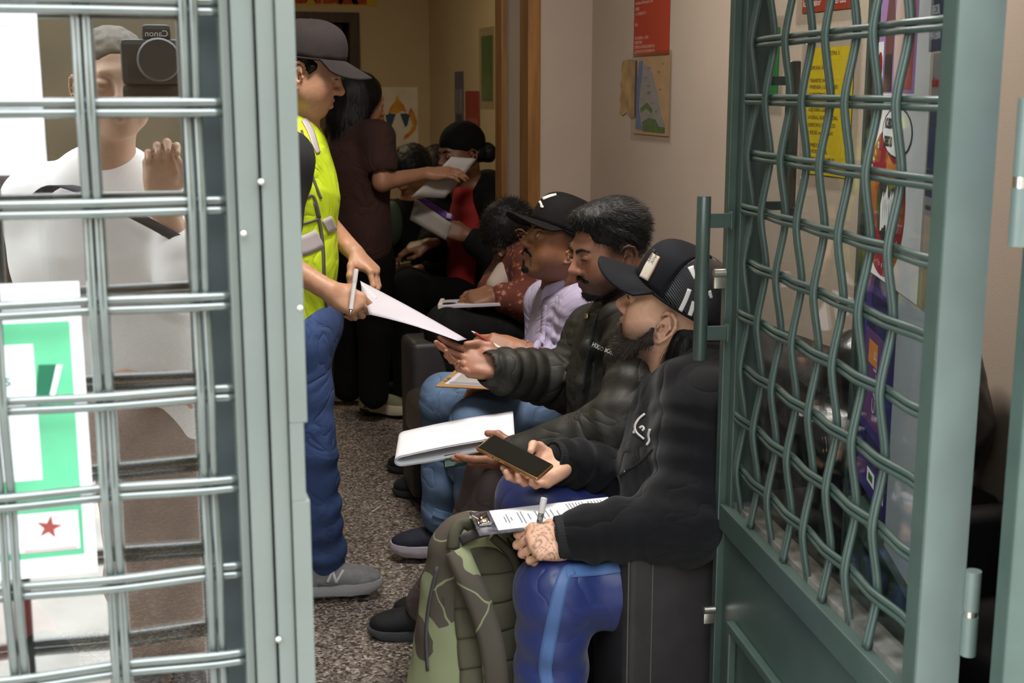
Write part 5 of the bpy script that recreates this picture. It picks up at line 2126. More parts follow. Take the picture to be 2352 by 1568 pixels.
# collar points and placket
for sgn, pts in ((1, [P(1325, 640, 3.58), P(1285, 655, 3.555), P(1252, 668, 3.57), P(1243, 690, 3.575)]), (-1, [P(1318, 640, 3.74), P(1275, 652, 3.76), P(1246, 655, 3.72), P(1244, 668, 3.68)])):
    rows = []
    for q in bez(pts, 4):
        rows.append([q + V((0, 0, .012)), q, q - V((0, 0, .022)) - RT * .004])
    p3.mb('collar', MB().grid(rows, .003), M_lav, True, sh3)
bv = bvh_of([sh3])
ribbon(p3, 'placket', bv, [(1252, 700), (1248, 760), (1244, 815)], 12, M_lav, .0022, sh3, across=2)
S = Sdf()
for hp_, kn, an in ((hL, kL, aL), (hR, kR, aR)):
    S.rc(pel - ZV * .02, hp_, .125, .092, .06)
    S.rc(hp_, kn, .090, .070, .04)
    S.rc(kn, an + ZV * .03, .070, .062, .03)
jn3 = p3.add('jeans', S, .0052, M_jeanl, folds([(kL, aL, .006, 26), (kR, aR, .007, 24), (hR, kR, .006, 18), (hL, kL, .005, 18)], .002, 34, 71, .002))
bv = bvh_of([jn3])
ribbon(p3, 'hem', bv, [(996, 1176), (1020, 1184), (1046, 1190)], 22, M_jeanl, .003, jn3)
M_shoe_n = mat('navy_knit', (.010, .014, .032), .75, noise=.2, bump=.3, bscale=400)
M_sole_w = mat('lilac_white_foam', (.50, .46, .52), .7, noise=.06)
t0, hl_ = onZ(897, 1270, .02), onZ(1040, 1272, .02)
dv = (t0 - hl_)
shoe(p3, t0 - dv.normalized() * .29, dv, .29, M_shoe_n, M_sole_w, lace=M_shoe_n, sole_h=.036)
t0 = onZ(975, 1360, .02)
shoe(p3, t0 - dv.normalized() * .285, dv, .285, M_shoe_n, M_sole_w, sole_h=.036)
# ================================================================== standing volunteer in the yellow vest
M_vest = mat('hi_vis_yellow', (0.56, 0.74, 0.012), 0.65, noise=.10, nscale=10, bump=.12, bscale=400, crease=.6, cscale=7)
M_vest.node_tree.nodes['Principled BSDF'].inputs['Roughness'].default_value = .7
M_reflect = mat('silver_tape', (.46, .42, .44), .45, noise=.06, nscale=12)
M_piping = mat('grey_piping', (.10, .10, .09), .7)
M_black_t = mat('black_tee', (.012, .012, .014), .9, noise=.2)
M_capbr = mat('brown_cotton', (.0145, .0092, .0092), .9, noise=.25, nscale=30, bump=.25, bscale=300)
M_jean = mat('blue_denim', (.052, .100, .275), .85, noise=.5, nscale=5, bump=.3, bscale=600, stretch=(1, 1, .5), crease=.7, cscale=8)
H4 = head_matrix(P(699, 159, 3.57), 175, -15)
p4 = Person('standing person in brown cap and yellow safety vest handing over a paper', P(690, 1300, 3.56))
B = p4.B
add_head(B, H4, 1.0, nose=.98, lid=1.0, jaw=.96, mouth=.003)
neckb, chest, pel = P(674, 302, 3.60), P(672, 430, 3.58), P(676, 740, 3.58)
shr, shl = P(655, 365, 3.40), P(695, 350, 3.78)
elr, ell = P(628, 592, 3.34), P(742, 510, 3.74)
wrr, wrl = P(758, 668, 3.30), P(812, 578, 3.62)
hR, kR, aR = P(680, 770, 3.50), P(712, 1040, 3.51), P(742, 1290, 3.54)
hL, kL, aL = P(676, 765, 3.68), P(640, 1020, 3.78), P(600, 1250, 3.86)
p4.core(H4, 1.0, neckb, chest, pel, shl, shr, ell, elr, wrl, wrr, [(hL, kL, aL), (hR, kR, aR)], RT, .046)
add_hand(B, wrr, RT * .86 - ZV * .42 - F0 * .05, -F0 * .80 + ZV * .55, 'R', [(46, 62, 28), (52, 66, 30), (56, 68, 32), (58, 68, 32)], [(.046, .044, -.020), (.072, .034, -.042), (.092, .016, -.054)], .90)
add_hand(B, wrl, RT * .66 - ZV * .60 - F0 * .30, RT * .50 + ZV * .62 - F0 * .10, 'L', [(30, 40, 20), (34, 40, 20), (36, 40, 22), (40, 42, 22)], [(.040, .050, -.020), (.062, .066, -.040), (.080, .066, -.060)], .94, spread=4)
p4_body = p4.add('body', B, .0032, M_skin, None, skin_col((.50, .268, .165), H4, 1.0, (.40, .17, .13)))
eyes(p4.o, H4, 1.0, look=(1, 0, -.6))
brows(p4, H4, 1.0, M_hair, .003)
lashes(p4, H4, 1.0, .0045)
S = Sdf()
h = S.local(H4, 1.0)
h.el((-.020, 0, .020), (.092, .080, .070), k=.02)
h.el((.075, 0, -.030), (.070, .130, .062), k=.012, op=-1)
h.rc((.022, .070, .010), (.020, .074, -.006), .014, .005, k=.01)
h.rc((.022, -.070, .010), (.020, -.074, -.006), .014, .005, k=.01)
h.el((-.012, .085, -.022), (.028, .03, .036), k=.008, op=-1)
h.el((-.012, -.085, -.022), (.028, .03, .036), k=.008, op=-1)
h.cut((-.05, 0, -.06), (.2, 0, -1))
p4.add('hair', S, .0034, M_hair, lambda p: .0016 * wob(p, 330, 31))
cp4 = cap(p4, H4, 1.04, M_capbr, M_capbr, H=.100, z0=.026, tilt=.16, blen=.076, droop=.040, bpitch=-.30, square=.1, puff=.80)
v_ = cp4['cap'].data
co = np.zeros(len(v_.vertices) * 3, F32)
v_.vertices.foreach_get('co', co)
co = co.reshape(-1, 3)
co += (H4.to_3x3() @ V((0, 0, 1)))[:] * (.0032 * wob(co, 60, 5, (1, 1, .6)))[:, None]
v_.vertices.foreach_set('co', co.ravel())
# black shirt under the vest
S = Sdf()
fl = (tuple(RT), 1.55)
S.rc(P(684, 330, 3.60), chest, .10, .165, .05, fl)
S.rc(chest, pel, .165, .160, .05, fl)
S.rc(shl, shr, .062, .062, .05)
S.rc(shr, elr + (shr - elr) * .35, .072, .066, .04)
S.rc(shl, ell + (shl - ell) * .35, .072, .066, .04)
S.rc(H4 @ V((-.02, 0, -.06)), neckb + V((0, 0, -.02)), .056, .066, .010, op=-1)
p4.add('t_shirt', S, .0055, M_black_t, lambda p: .003 * wob(p, 30, 5))
# vest
S = Sdf()
S.rc(P(684, 338, 3.60), chest, .108, .180, .05, fl)
S.rc(chest, P(672, 600, 3.58), .180, .186, .05, (tuple(RT), 1.55))
S.rc(P(672, 600, 3.58), P(672, 830, 3.58), .186, .182, .05, (tuple(RT), 1.6))
S.rc(P(690, 352, 3.70), P(668, 362, 3.46), .060, .060, .05)
S.cut(P(690, 812, 3.44), -ZV, .004)
S.rc(shr - RT * .02, shr - F0 * .25 - ZV * .02, .095, .10, .02, op=-1)
S.rc(shl, shl + F0 * .25 - ZV * .02, .09, .10, .02, op=-1)
S.rc(P(700, 262, 3.60), P(722, 392, 3.60), .060, .012, .014, op=-1)
vs4 = p4.add('safety_vest', S, .0048, M_vest, folds([(chest, pel, .006, 9)], .0045, 26, 81, .005))
bv = bvh_of([vs4])
ribbon(p4, 'piping', bv, [(722, 462), (735, 520), (741, 570), (743, 625), (745, 680), (758, 730), (764, 775)], 7, M_piping, .0025, vs4, across=2, n=5)
ribbon(p4, 'reflective_band', bv, [(746, 521), (756, 516), (768, 511)], [36, 36, 36], M_reflect, .003, vs4)
ribbon(p4, 'reflective_band', bv, [(688, 566), (704, 561), (720, 554), (734, 547)], [46, 46, 46, 46], M_reflect, .003, vs4)
ribbon(p4, 'reflective_band', bv, [(697, 274), (712, 300), (722, 330), (730, 352)], [14, 15, 13, 9], M_reflect, .003, vs4)
ribbon(p4, 'piping', bv, [(687, 462), (704, 455), (718, 449), (727, 472), (733, 500)], 6, M_piping, .0028, vs4, across=2, n=5)
ribbon(p4, 'piping', bv, [(687, 516), (708, 511), (730, 503)], 5, M_piping, .0028, vs4, across=2, n=5)
ribbon(p4, 'piping', bv, [(692, 300), (704, 340), (716, 400), (730, 440), (737, 456)], 5, M_piping, .0028, vs4, across=2, n=5)
S = Sdf()
for hp_, kn, an in ((hL, kL, aL), (hR, kR, aR)):
    S.rc(pel, hp_, .125, .098, .06)
    S.rc(hp_, kn, .096, .074, .04)
    S.rc(kn, an, .072, .070, .03)
jn4 = p4.add('jeans', S, .0052, M_jean, folds([(kR, aR, .009, 30), (hR, kR, .005, 18), (kL, aL, .007, 26)], .002, 34, 91, .002))
M_shoe_g = mat('grey_mesh', (.27, .27, .285), .75, noise=.25, nscale=40, bump=.3, bscale=420)
M_shoe_gd = mat('grey_suede', (.17, .17, .185), .8, noise=.15, bump=.2, bscale=300)
M_sole_g = mat('white_grey_foam', (.50, .50, .52), .7, noise=.2, nscale=8)
t0, hl_ = onZ(878, 1352, .02), onZ(715, 1362, .02)
dv = (t0 - hl_)
sg = shoe(p4, t0 - dv.normalized() * .285, dv, .285, M_shoe_g, M_sole_g, lace=M_wht, sole_h=.034)
bv = bvh_of([sg])
ribbon(p4, 'toe_guard', bv, [(812, 1352), (835, 1346), (858, 1344), (870, 1346)], [10, 16, 18, 12], M_shoe_gd, .0012, sg)
ribbon(p4, 'side_overlay', bv, [(730, 1342), (760, 1350), (800, 1350), (822, 1340)], [9, 9, 8, 6], M_shoe_gd, .0012, sg)
for pts in ([(752, 1337), (759, 1322), (766, 1308)], [(764, 1310), (768, 1324), (773, 1339)], [(772, 1338), (780, 1324), (789, 1309)]):
    ribbon(p4, 'shoe_letter', bv, pts, 6, M_wht, .0018, sg, across=2)
shoe(p4, (aL.x - RT.x * .06, aL.y - RT.y * .06, 0), RT - F0 * .2, .285, M_shoe_g, M_sole_g, sole_h=.034)

# ================================================================== the photographer outside, mirrored in the left glass
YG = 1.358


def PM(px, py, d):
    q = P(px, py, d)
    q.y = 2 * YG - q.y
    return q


M_shirtw = mat('white_linen', (.82, .78, .75), .85, noise=.06, nscale=10, bump=.15, bscale=300)
M_brown = mat('brown_cargo', (.30, .215, .175), .9, noise=.2, nscale=10, bump=.2, bscale=300)
M_cam = mat('camera_black', (.03, .03, .032), .45, noise=.2)
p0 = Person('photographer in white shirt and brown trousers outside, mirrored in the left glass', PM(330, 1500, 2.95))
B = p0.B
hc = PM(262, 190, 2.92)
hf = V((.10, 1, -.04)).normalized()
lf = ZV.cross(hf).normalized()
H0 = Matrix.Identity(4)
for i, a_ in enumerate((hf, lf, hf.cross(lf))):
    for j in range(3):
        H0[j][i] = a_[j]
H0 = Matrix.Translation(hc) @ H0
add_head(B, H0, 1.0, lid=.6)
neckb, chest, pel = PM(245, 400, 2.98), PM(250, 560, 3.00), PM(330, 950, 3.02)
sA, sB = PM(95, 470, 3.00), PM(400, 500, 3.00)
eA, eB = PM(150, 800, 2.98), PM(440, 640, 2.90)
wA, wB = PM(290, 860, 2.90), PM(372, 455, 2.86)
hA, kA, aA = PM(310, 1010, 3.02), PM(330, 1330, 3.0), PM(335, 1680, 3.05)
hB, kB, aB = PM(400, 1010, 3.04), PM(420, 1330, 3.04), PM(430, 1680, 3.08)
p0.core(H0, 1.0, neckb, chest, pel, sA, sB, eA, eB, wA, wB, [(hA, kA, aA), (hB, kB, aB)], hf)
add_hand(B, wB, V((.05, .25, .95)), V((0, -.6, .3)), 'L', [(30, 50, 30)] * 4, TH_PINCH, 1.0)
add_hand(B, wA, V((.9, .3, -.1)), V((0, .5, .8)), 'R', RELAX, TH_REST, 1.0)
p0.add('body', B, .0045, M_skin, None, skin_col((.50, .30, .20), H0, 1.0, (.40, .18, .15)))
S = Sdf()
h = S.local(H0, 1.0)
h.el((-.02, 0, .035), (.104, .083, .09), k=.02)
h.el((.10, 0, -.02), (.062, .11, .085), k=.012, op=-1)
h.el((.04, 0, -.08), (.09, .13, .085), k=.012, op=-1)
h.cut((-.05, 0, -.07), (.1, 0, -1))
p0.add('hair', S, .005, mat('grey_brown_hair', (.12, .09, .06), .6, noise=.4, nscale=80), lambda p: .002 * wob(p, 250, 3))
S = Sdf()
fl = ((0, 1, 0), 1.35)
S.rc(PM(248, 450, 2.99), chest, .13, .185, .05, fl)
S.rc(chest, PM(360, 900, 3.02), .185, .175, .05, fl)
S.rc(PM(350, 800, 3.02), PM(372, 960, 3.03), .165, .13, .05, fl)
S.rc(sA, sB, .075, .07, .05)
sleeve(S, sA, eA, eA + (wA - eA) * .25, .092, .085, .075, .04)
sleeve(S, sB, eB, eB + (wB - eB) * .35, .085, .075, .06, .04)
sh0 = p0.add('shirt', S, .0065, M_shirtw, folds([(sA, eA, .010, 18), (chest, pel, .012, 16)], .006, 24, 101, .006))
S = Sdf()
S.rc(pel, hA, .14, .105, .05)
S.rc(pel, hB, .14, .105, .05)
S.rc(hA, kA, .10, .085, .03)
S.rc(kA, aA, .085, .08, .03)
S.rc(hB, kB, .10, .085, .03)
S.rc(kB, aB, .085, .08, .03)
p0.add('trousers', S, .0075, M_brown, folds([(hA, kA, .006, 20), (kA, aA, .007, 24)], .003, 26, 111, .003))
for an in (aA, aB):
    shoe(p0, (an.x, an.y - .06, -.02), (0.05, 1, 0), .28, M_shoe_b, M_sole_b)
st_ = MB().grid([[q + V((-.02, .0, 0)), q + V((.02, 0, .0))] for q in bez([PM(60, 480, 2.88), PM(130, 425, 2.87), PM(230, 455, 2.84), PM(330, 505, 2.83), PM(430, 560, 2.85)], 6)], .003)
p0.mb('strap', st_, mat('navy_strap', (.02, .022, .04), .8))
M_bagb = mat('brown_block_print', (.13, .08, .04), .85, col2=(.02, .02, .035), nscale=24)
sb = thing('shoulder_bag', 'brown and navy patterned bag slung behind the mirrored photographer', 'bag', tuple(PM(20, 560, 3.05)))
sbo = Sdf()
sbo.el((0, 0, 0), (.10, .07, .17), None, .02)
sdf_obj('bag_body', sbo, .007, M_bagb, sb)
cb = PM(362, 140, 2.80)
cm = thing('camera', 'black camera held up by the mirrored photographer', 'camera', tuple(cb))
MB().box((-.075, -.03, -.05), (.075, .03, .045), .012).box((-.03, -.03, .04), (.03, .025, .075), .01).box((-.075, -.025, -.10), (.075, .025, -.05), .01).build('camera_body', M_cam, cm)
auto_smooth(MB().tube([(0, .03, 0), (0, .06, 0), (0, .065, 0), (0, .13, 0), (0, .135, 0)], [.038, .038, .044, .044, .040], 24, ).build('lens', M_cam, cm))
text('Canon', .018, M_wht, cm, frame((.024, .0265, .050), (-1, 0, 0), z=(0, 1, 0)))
# ================================================================== the back of the room
M_brownT = mat('maroon_tee', (.046, .017, .013), .9, noise=.2, nscale=12, bump=.15, bscale=300, crease=.6, cscale=7)
M_blk = mat('black_cloth', (.0045, .0045, .0045), .9, noise=.25, nscale=10, spec=.15)
M_redT = mat('red_tee', (.30, .010, .010), .85, noise=.15, nscale=10)
M_charc = mat('charcoal_cloth', (.0085, .0085, .0080), .85, noise=.25, nscale=12, spec=.15, crease=.6, cscale=7)


def floral():
    mt = bpy.data.materials.new('rust_floral')
    mt.use_nodes = True
    nt = mt.node_tree
    b = nt.nodes['Principled BSDF']
    b.inputs['Roughness'].default_value = .85
    tc = nt.nodes.new('ShaderNodeTexCoord')
    vo = nt.nodes.new('ShaderNodeTexVoronoi')
    vo.inputs['Scale'].default_value = 44
    wn = nt.nodes.new('ShaderNodeTexNoise')
    wn.inputs['Scale'].default_value = 40
    va = nt.nodes.new('ShaderNodeVectorMath')
    va.operation = 'MULTIPLY_ADD'
    va.inputs[1].default_value = (.03, .03, .03)
    nt.links.new(tc.outputs['Object'], wn.inputs['Vector'])
    nt.links.new(wn.outputs['Color'], va.inputs[0])
    nt.links.new(tc.outputs['Object'], va.inputs[2])
    nt.links.new(va.outputs[0], vo.inputs['Vector'])
    r = nt.nodes.new('ShaderNodeValToRGB')
    e = r.color_ramp.elements
    e[0].position, e[0].color = .0, (.34, .22, .17, 1)
    e[1].position, e[1].color = .34, (.15, .028, .012, 1)
    x = e.new(.20)
    x.color = (.30, .13, .08, 1)
    x = e.new(.5)
    x.color = (.10, .022, .012, 1)
    nt.links.new(vo.outputs['Distance'], r.inputs[0])
    nt.links.new(r.outputs[0], b.inputs['Base Color'])
    return mt


M_floral = floral()
# ---- standing helper with the bob, back turned
H5 = head_matrix(P(828, 232, 5.50), 148, -12)
p5 = Person('standing person with black bob and maroon t-shirt holding out a paper, back turned', P(850, 930, 5.5))
B = p5.B
add_head(B, H5, 1.0, lid=.5)
neckb, chest, pel = P(818, 300, 5.50), P(815, 390, 5.50), P(832, 575, 5.52)
shr, shl = P(868, 318, 5.36), P(775, 318, 5.62)
elr, ell = P(878, 418, 5.32), P(770, 430, 5.7)
wrr, wrl = P(982, 398, 5.44), P(800, 520, 5.75)
hR, kR, aR = P(852, 610, 5.48), P(862, 760, 5.50), P(858, 905, 5.50)
hL, kL, aL = P(815, 610, 5.60), P(806, 750, 5.66), P(798, 890, 5.72)
p5.core(H5, 1.0, neckb, chest, pel, shl, shr, ell, elr, wrl, wrr, [(hL, kL, aL), (hR, kR, aR)], RT)
add_hand(B, wrr, RT * .98 + ZV * .05, -F0 * .5 + ZV * .86, 'R', [(14, 24, 14)] * 4, TH_PINCH, .95)
add_hand(B, wrl, RT * .3 - ZV * .9, -F0 * .5 + RT * .4, 'L', RELAX, TH_REST, .95)
p5.add('body', B, .0055, M_skin, None, skin_col((.38, .19, .11)))
S = Sdf()
h = S.local(H5, 1.0)
h.el((-.020, 0, .028), (.112, .094, .096), k=.02)
h.rc((-.045, 0, .0), (-.055, 0, -.085), .080, .080, k=.04)
h.rc((-.01, .062, .0), (-.015, .066, -.085), .038, .034, k=.03)
h.rc((-.01, -.062, .0), (-.015, -.066, -.085), .038, .034, k=.03)
h.el((.10, 0, -.05), (.065, .085, .13), k=.02, op=-1)
hr = p5.add('hair', S, .005, M_hair, lambda p: .002 * wob(p, 160, 3, (1, 1, .2)))
strands(p5, hr, 5000, .04, .0007, hflow(H5, lambda q: np.stack([0 * q[:, 0], q[:, 1] * 3, -1 + 0 * q[:, 0]], 1)), M_strand, 7, .06, .08)
S = Sdf()
fl = (tuple((RT + F0 * .6).normalized()), 1.4)
S.rc(P(818, 325, 5.5), chest, .125, .185, .05, fl)
S.rc(chest, P(832, 545, 5.52), .185, .175, .05, fl)
S.rc(shr, shl, .062, .062, .05)
S.rc(shr, shr + (elr - shr) * .55, .066, .068, .04)
S.rc(shl, shl + (ell - shl) * .55, .08, .075, .04)
S.rc(shr + (elr - shr) * .57, elr, .060, .056, .004, op=-1)
S.rc(H5 @ V((-.02, 0, -.06)), neckb + V((0, 0, -.01)), .055, .062, .010, op=-1)
p5.add('t_shirt', S, .0065, M_brownT, folds([(chest, pel, .008, 14)], .005, 26, 121, .005))


def trousers(pr, pel, legs, m, r=(.125, .095, .074, .068), res=.0075, seed=3, foot=True, name='trousers'):
    S = Sdf()
    for hp_, kn, an in legs:
        S.rc(pel, hp_, r[0], r[1], .06)
        S.rc(hp_, kn, r[1], r[2], .04)
        S.rc(kn, an, r[2], r[3], .03)
    return pr.add(name, S, res, m, lambda p: .004 * wob(p, 26, seed))


tr5 = trousers(p5, pel, [(hR, kR, aR), (hL, kL, aL)], M_blk)
ribbon(p5, 'blue_clip', bvh_of([tr5]), [(852, 552), (855, 570)], 5, mat('blue_plastic', (.02, .03, .4), .4), .006, tr5, across=2)
M_shoe_o = mat('olive_knit', (.15, .155, .095), .8, noise=.2, bump=.3, bscale=300)
M_sole_c = mat('cream_foam', (.62, .56, .42), .7)
t0 = onZ(946, 955, .02)
dv = t0 - onZ(815, 935, .02)
shoe(p5, t0 - dv.normalized() * .28, dv, .28, M_shoe_o, M_sole_c, sole_h=.045)
t0 = onZ(822, 930, .02)
shoe(p5, t0 - dv.normalized() * .27, RT, .27, M_shoe_o, M_sole_c, sole_h=.045)

# ---- seated person with the black beanie
H6 = head_matrix(P(1058, 350, 5.80), -32, -8)
p6 = Person('seated person in black beanie, open black jacket and red t-shirt with papers', P(1090, 690, 5.9))
B = p6.B
add_head(B, H6, 1.0, lid=.5)
neckb, chest, pel = P(1082, 430, 5.88), P(1090, 520, 5.90), P(1085, 680, 5.95)
shl, shr = P(1152, 468, 5.74), P(1035, 450, 6.06)
ell, elr = P(1150, 600, 5.62), P(1000, 560, 6.0)
wrl, wrr = P(1075, 540, 5.60), P(985, 560, 5.75)
hL, kL = P(1060, 690, 5.82), P(940, 660, 5.62)
hR, kR = P(1040, 680, 6.0), P(935, 650, 5.9)
aL, aR = V((kL.x, kL.y + .05, .1)), V((kR.x, kR.y + .05, .1))
p6.core(H6, 1.0, neckb, chest, pel, shl, shr, ell, elr, wrl, wrr, [(hL, kL, aL), (hR, kR, aR)], -RT)
add_hand(B, wrl, -RT * .9 + ZV * .3, -F0 * .8 + ZV * .3, 'L', [(40, 55, 30)] * 4, TH_PINCH, 1.0)
add_hand(B, wrr, -RT * .9 - ZV * .2, -F0 * .3 + ZV * .8, 'R', RELAX, TH_REST, 1.0)
p6.add('body', B, .0055, M_skin, None, skin_col((.19, .085, .045), H6, 1.0, None))
eyes(p6.o, H6, 1.0)
brows(p6, H6, 1.0, M_hair, .004)
S = Sdf()
h = S.local(H6, 1.0)
h.el((-.016, 0, .044), (.108, .090, .094), k=.02)
h.cut((.09, 0, .032), (.25, 0, -1), .006)
p6.add('beanie', S, .0048, M_blk, lambda p: .0012 * wob(p, 160, 3))
S = Sdf()
h = S.local(H6, 1.0)
h.el((-.120, .030, -.020), (.042, .045, .045), k=.02)
h.el((-.05, 0, -.01), (.062, .084, .05), k=.02)
h.el((.05, 0, -.06), (.09, .13, .08), k=.012, op=-1)
p6.add('hair', S, .0055, M_hair, lambda p: .003 * wob(p, 160, 3))
S = Sdf()
fl = (tuple(RT), 1.3)
S.rc(P(1078, 455, 5.88), chest, .10, .15, .05, fl)
S.rc(chest, pel, .155, .165, .05, fl)
S.rc(H6 @ V((-.02, 0, -.06)), neckb, .055, .058, .008, op=-1)
p6.add('t_shirt', S, .0065, M_redT, lambda p: .004 * wob(p, 24, 5))
S = Sdf()
S.rc(shl, ell, .088, .080, .05)
S.rc(ell, wrl + (ell - wrl).normalized() * .05, .078, .060, .04)
S.rc(shr, elr, .085, .075, .05)
S.rc(elr, wrr + (elr - wrr).normalized() * .05, .075, .058, .04)
S.rc(P(1122, 460, 5.90), P(1145, 680, 5.88), .14, .165, .05, (tuple(RT), 1.3))
S.rc(P(1115, 440, 5.9), shl, .075, .085, .05)
S.rc(P(1105, 425, 6.0), shr, .06, .08, .05)
jk6 = p6.add('jacket', S, .0065, M_charc, folds([(shl, ell, .008, 20)], .004, 26, 131, .004))
trousers(p6, pel, [(hL, kL, aL), (hR, kR, aR)], M_blk)
shoe(p6, (aL.x + .06, aL.y, 0), -RT, .28, M_shoe_b, M_sole_b)
shoe(p6, (aR.x + .06, aR.y, 0), -RT, .28, M_shoe_b, M_sole_b)

# ---- bent-over writer in the floral shirt
H7 = head_matrix(P(1172, 536, 4.66), -16, -58)
p7 = Person('person in rust floral shirt bent over and writing on a pad', P(1240, 770, 4.6))
B = p7.B
add_head(B, H7, .93, lid=1.0)
neckb, chest, pel = P(1214, 585, 4.68), P(1232, 645, 4.68), P(1264, 775, 4.68)
shl, shr = P(1232, 612, 4.50), P(1188, 600, 4.84)
ell, elr = P(1222, 695, 4.44), P(1150, 655, 4.82)
wrl, wrr = P(1140, 680, 4.40), P(1120, 672, 4.55)
hL, kL = P(1225, 770, 4.55), P(1035, 755, 4.40)
hR, kR = P(1210, 770, 4.75), P(1020, 780, 4.66)
aL, aR = V((kL.x + .02, kL.y + .06, .1)), V((kR.x + .02, kR.y + .10, .1))
p7.core(H7, .93, neckb, chest, pel, shl, shr, ell, elr, wrl, wrr, [(hL, kL, aL), (hR, kR, aR)], -RT)
add_hand(B, wrl, -RT * .95 - ZV * .1, -F0 * .6 + ZV * .7, 'L', [(30, 45, 25)] * 4, TH_PINCH, .95)
add_hand(B, wrr, -RT * .95 - ZV * .25, -F0 * .3 + ZV * .9, 'R', [(30, 45, 25)] * 4, TH_PINCH, .95)
p7.add('body', B, .005, M_skin, None, skin_col((.20, .09, .045), H7, .93, None, lambda x, y, z, v: np.clip((-.05 - z) / .02, 0, 1) * .6 * (x > -.03) * (z > -.15)))
eyes(p7.o, H7, .98)
brows(p7, H7, .93, M_hair, .004)
S = Sdf()
h = S.local(H7, .93)
h.el((-.018, 0, .035), (.112, .092, .098), k=.02)
h.el((-.06, 0, .0), (.065, .08, .065), k=.02)
h.el((.115, 0, -.030), (.062, .12, .085), k=.012, op=-1)
h.el((.04, 0, -.090), (.09, .14, .085), k=.012, op=-1)
hr = p7.add('hair', S, .005, M_hair, lambda p: .002 * wob(p, 150, 3))
strands(p7, hr, 4000, .02, .0006, hflow(H7, lambda q: np.stack([.1 + 8 * q[:, 0], q[:, 1] * 6, -.3 - 6 * np.maximum(.05 - q[:, 2], 0)], 1)), M_strand, 7, .3, .3)
S = Sdf()
fl = (tuple(RT), 1.2)
S.rc(P(1216, 605, 4.68), chest, .115, .155, .05, fl)
S.rc(chest, pel, .165, .165, .05, fl)
S.rc(shl, shr, .075, .075, .05)
sleeve(S, shl, ell, wrl + (ell - wrl) * .25, .080, .070, .055, .04)
sleeve(S, shr, elr, wrr + (elr - wrr) * .3, .080, .068, .055, .04)
S.rc(H7 @ V((-.02, 0, -.06)), neckb, .055, .058, .008, op=-1)
sh7 = p7.add('floral_shirt', S, .006, M_floral, folds([(shl, ell, .006, 20)], .004, 30, 141, .004))
S = Sdf()
cq = P(1152, 640, 4.60)
S.rc(P(1163, 628, 4.62), P(1142, 655, 4.58), .046, .040, .01)
p7.add('cuff', S, .005, mat('white_cuff', (.42, .34, .29), .8), None)
trousers(p7, pel, [(hL, kL, aL), (hR, kR, aR)], M_charc, r=(.13, .105, .088, .07))
shoe(p7, (aL.x + .06, aL.y, 0), -RT, .28, M_shoe_b, M_sole_b)
shoe(p7, (aR.x + .06, aR.y, 0), -RT, .28, M_shoe_b, M_sole_b)

M_tan = mat('tan_suede', (.14, .10, .055), .85, noise=.25)
# ---- two more seated people half hidden behind the standing helper
for px, py, d, lab, mt_, seed in ((944, 392, 6.45, 'dark-haired person writing on their lap behind the maroon t-shirt helper', M_blk, 5), (1000, 388, 7.25, 'dark-haired person farthest back between the helper and the beanie wearer', M_charc, 9)):
    Hq = head_matrix(P(px, py, d), -58, -30)
    pq = Person(lab, P(px + 6, 640, d + .05))
    B = pq.B
    add_head(B, Hq, 1.0, lid=.8)
    k = 2950 / d
    neckb, chest, pel = P(px + 12, py + .16 * k, d + .03), P(px + 10, py + .34 * k, d + .05), P(px + 6, py + .62 * k, d + .08)
    side = RT * .62 + F0 * .75
    shl, shr = neckb + side * -.01 + (RT * .18) - ZV * .06, neckb - RT * .16 - ZV * .06
    ell, elr = shl + V((0, 0, -.26)) - F0 * .12, shr + V((0, 0, -.26)) - F0 * .10
    wrl, wrr = P(px + .04 * k, py + .50 * k, d - .22), P(px - .10 * k, py + .46 * k, d - .24)
    hL, kL = pel + RT * .09, pel + RT * .08 - F0 * .40 + ZV * .06
    hR, kR = pel - RT * .09, pel - RT * .14 - F0 * .38 + ZV * .06
    aL, aR = V((kL.x, kL.y + .02, .1)), V((kR.x, kR.y + .02, .1))
    pq.core(Hq, 1.0, neckb, chest, pel, shl, shr, ell, elr, wrl, wrr, [(hL, kL, aL), (hR, kR, aR)], -F0)
    add_hand(B, wrl, -RT * .8 - ZV * .2 - F0 * .4, ZV * .8 - F0 * .5, 'L', [(30, 45, 25)] * 4, TH_PINCH, 1.0)
    add_hand(B, wrr, RT * .7 - ZV * .2 - F0 * .5, ZV * .8 - F0 * .5, 'R', [(30, 45, 25)] * 4, TH_PINCH, 1.0)
    pq.add('body', B, .0065, M_skin, None, skin_col((.26, .115, .05)))
    S = Sdf()
    h = S.local(Hq, 1.0)
    h.el((-.020, 0, .032), (.112, .092, .096), k=.02)
    h.el((-.06, 0, -.01), (.065, .085, .085), k=.02)
    h.el((.11, 0, -.03), (.062, .11, .085), k=.012, op=-1)
    pq.add('hair', S, .006, M_hair, lambda p: .003 * wob(p, 150, 3))
    S = Sdf()
    S.rc(neckb - ZV * .06, chest, .12, .17, .05, (tuple(F0), 1.3))
    S.rc(chest, pel, .17, .165, .05, (tuple(F0), 1.3))
    S.rc(shl, shr, .07, .07, .05)
    sleeve(S, shl, ell, wrl + (ell - wrl) * .3, .075, .065, .05, .04)
    sleeve(S, shr, elr, wrr + (elr - wrr) * .3, .075, .065, .05, .04)
    pq.add('jacket', S, .0075, mt_, lambda p: .004 * wob(p, 26, 7))
    trousers(pq, pel, [(hL, kL, aL), (hR, kR, aR)], M_blk)
    shoe(pq, (aL.x - F0.x * -.06, aL.y + .06, 0), -F0 - RT * .4, .27, M_tan, M_sole_c)
    shoe(pq, (aR.x - F0.x * -.06, aR.y + .06, 0), -F0 - RT * .4, .27, M_tan, M_sole_c)
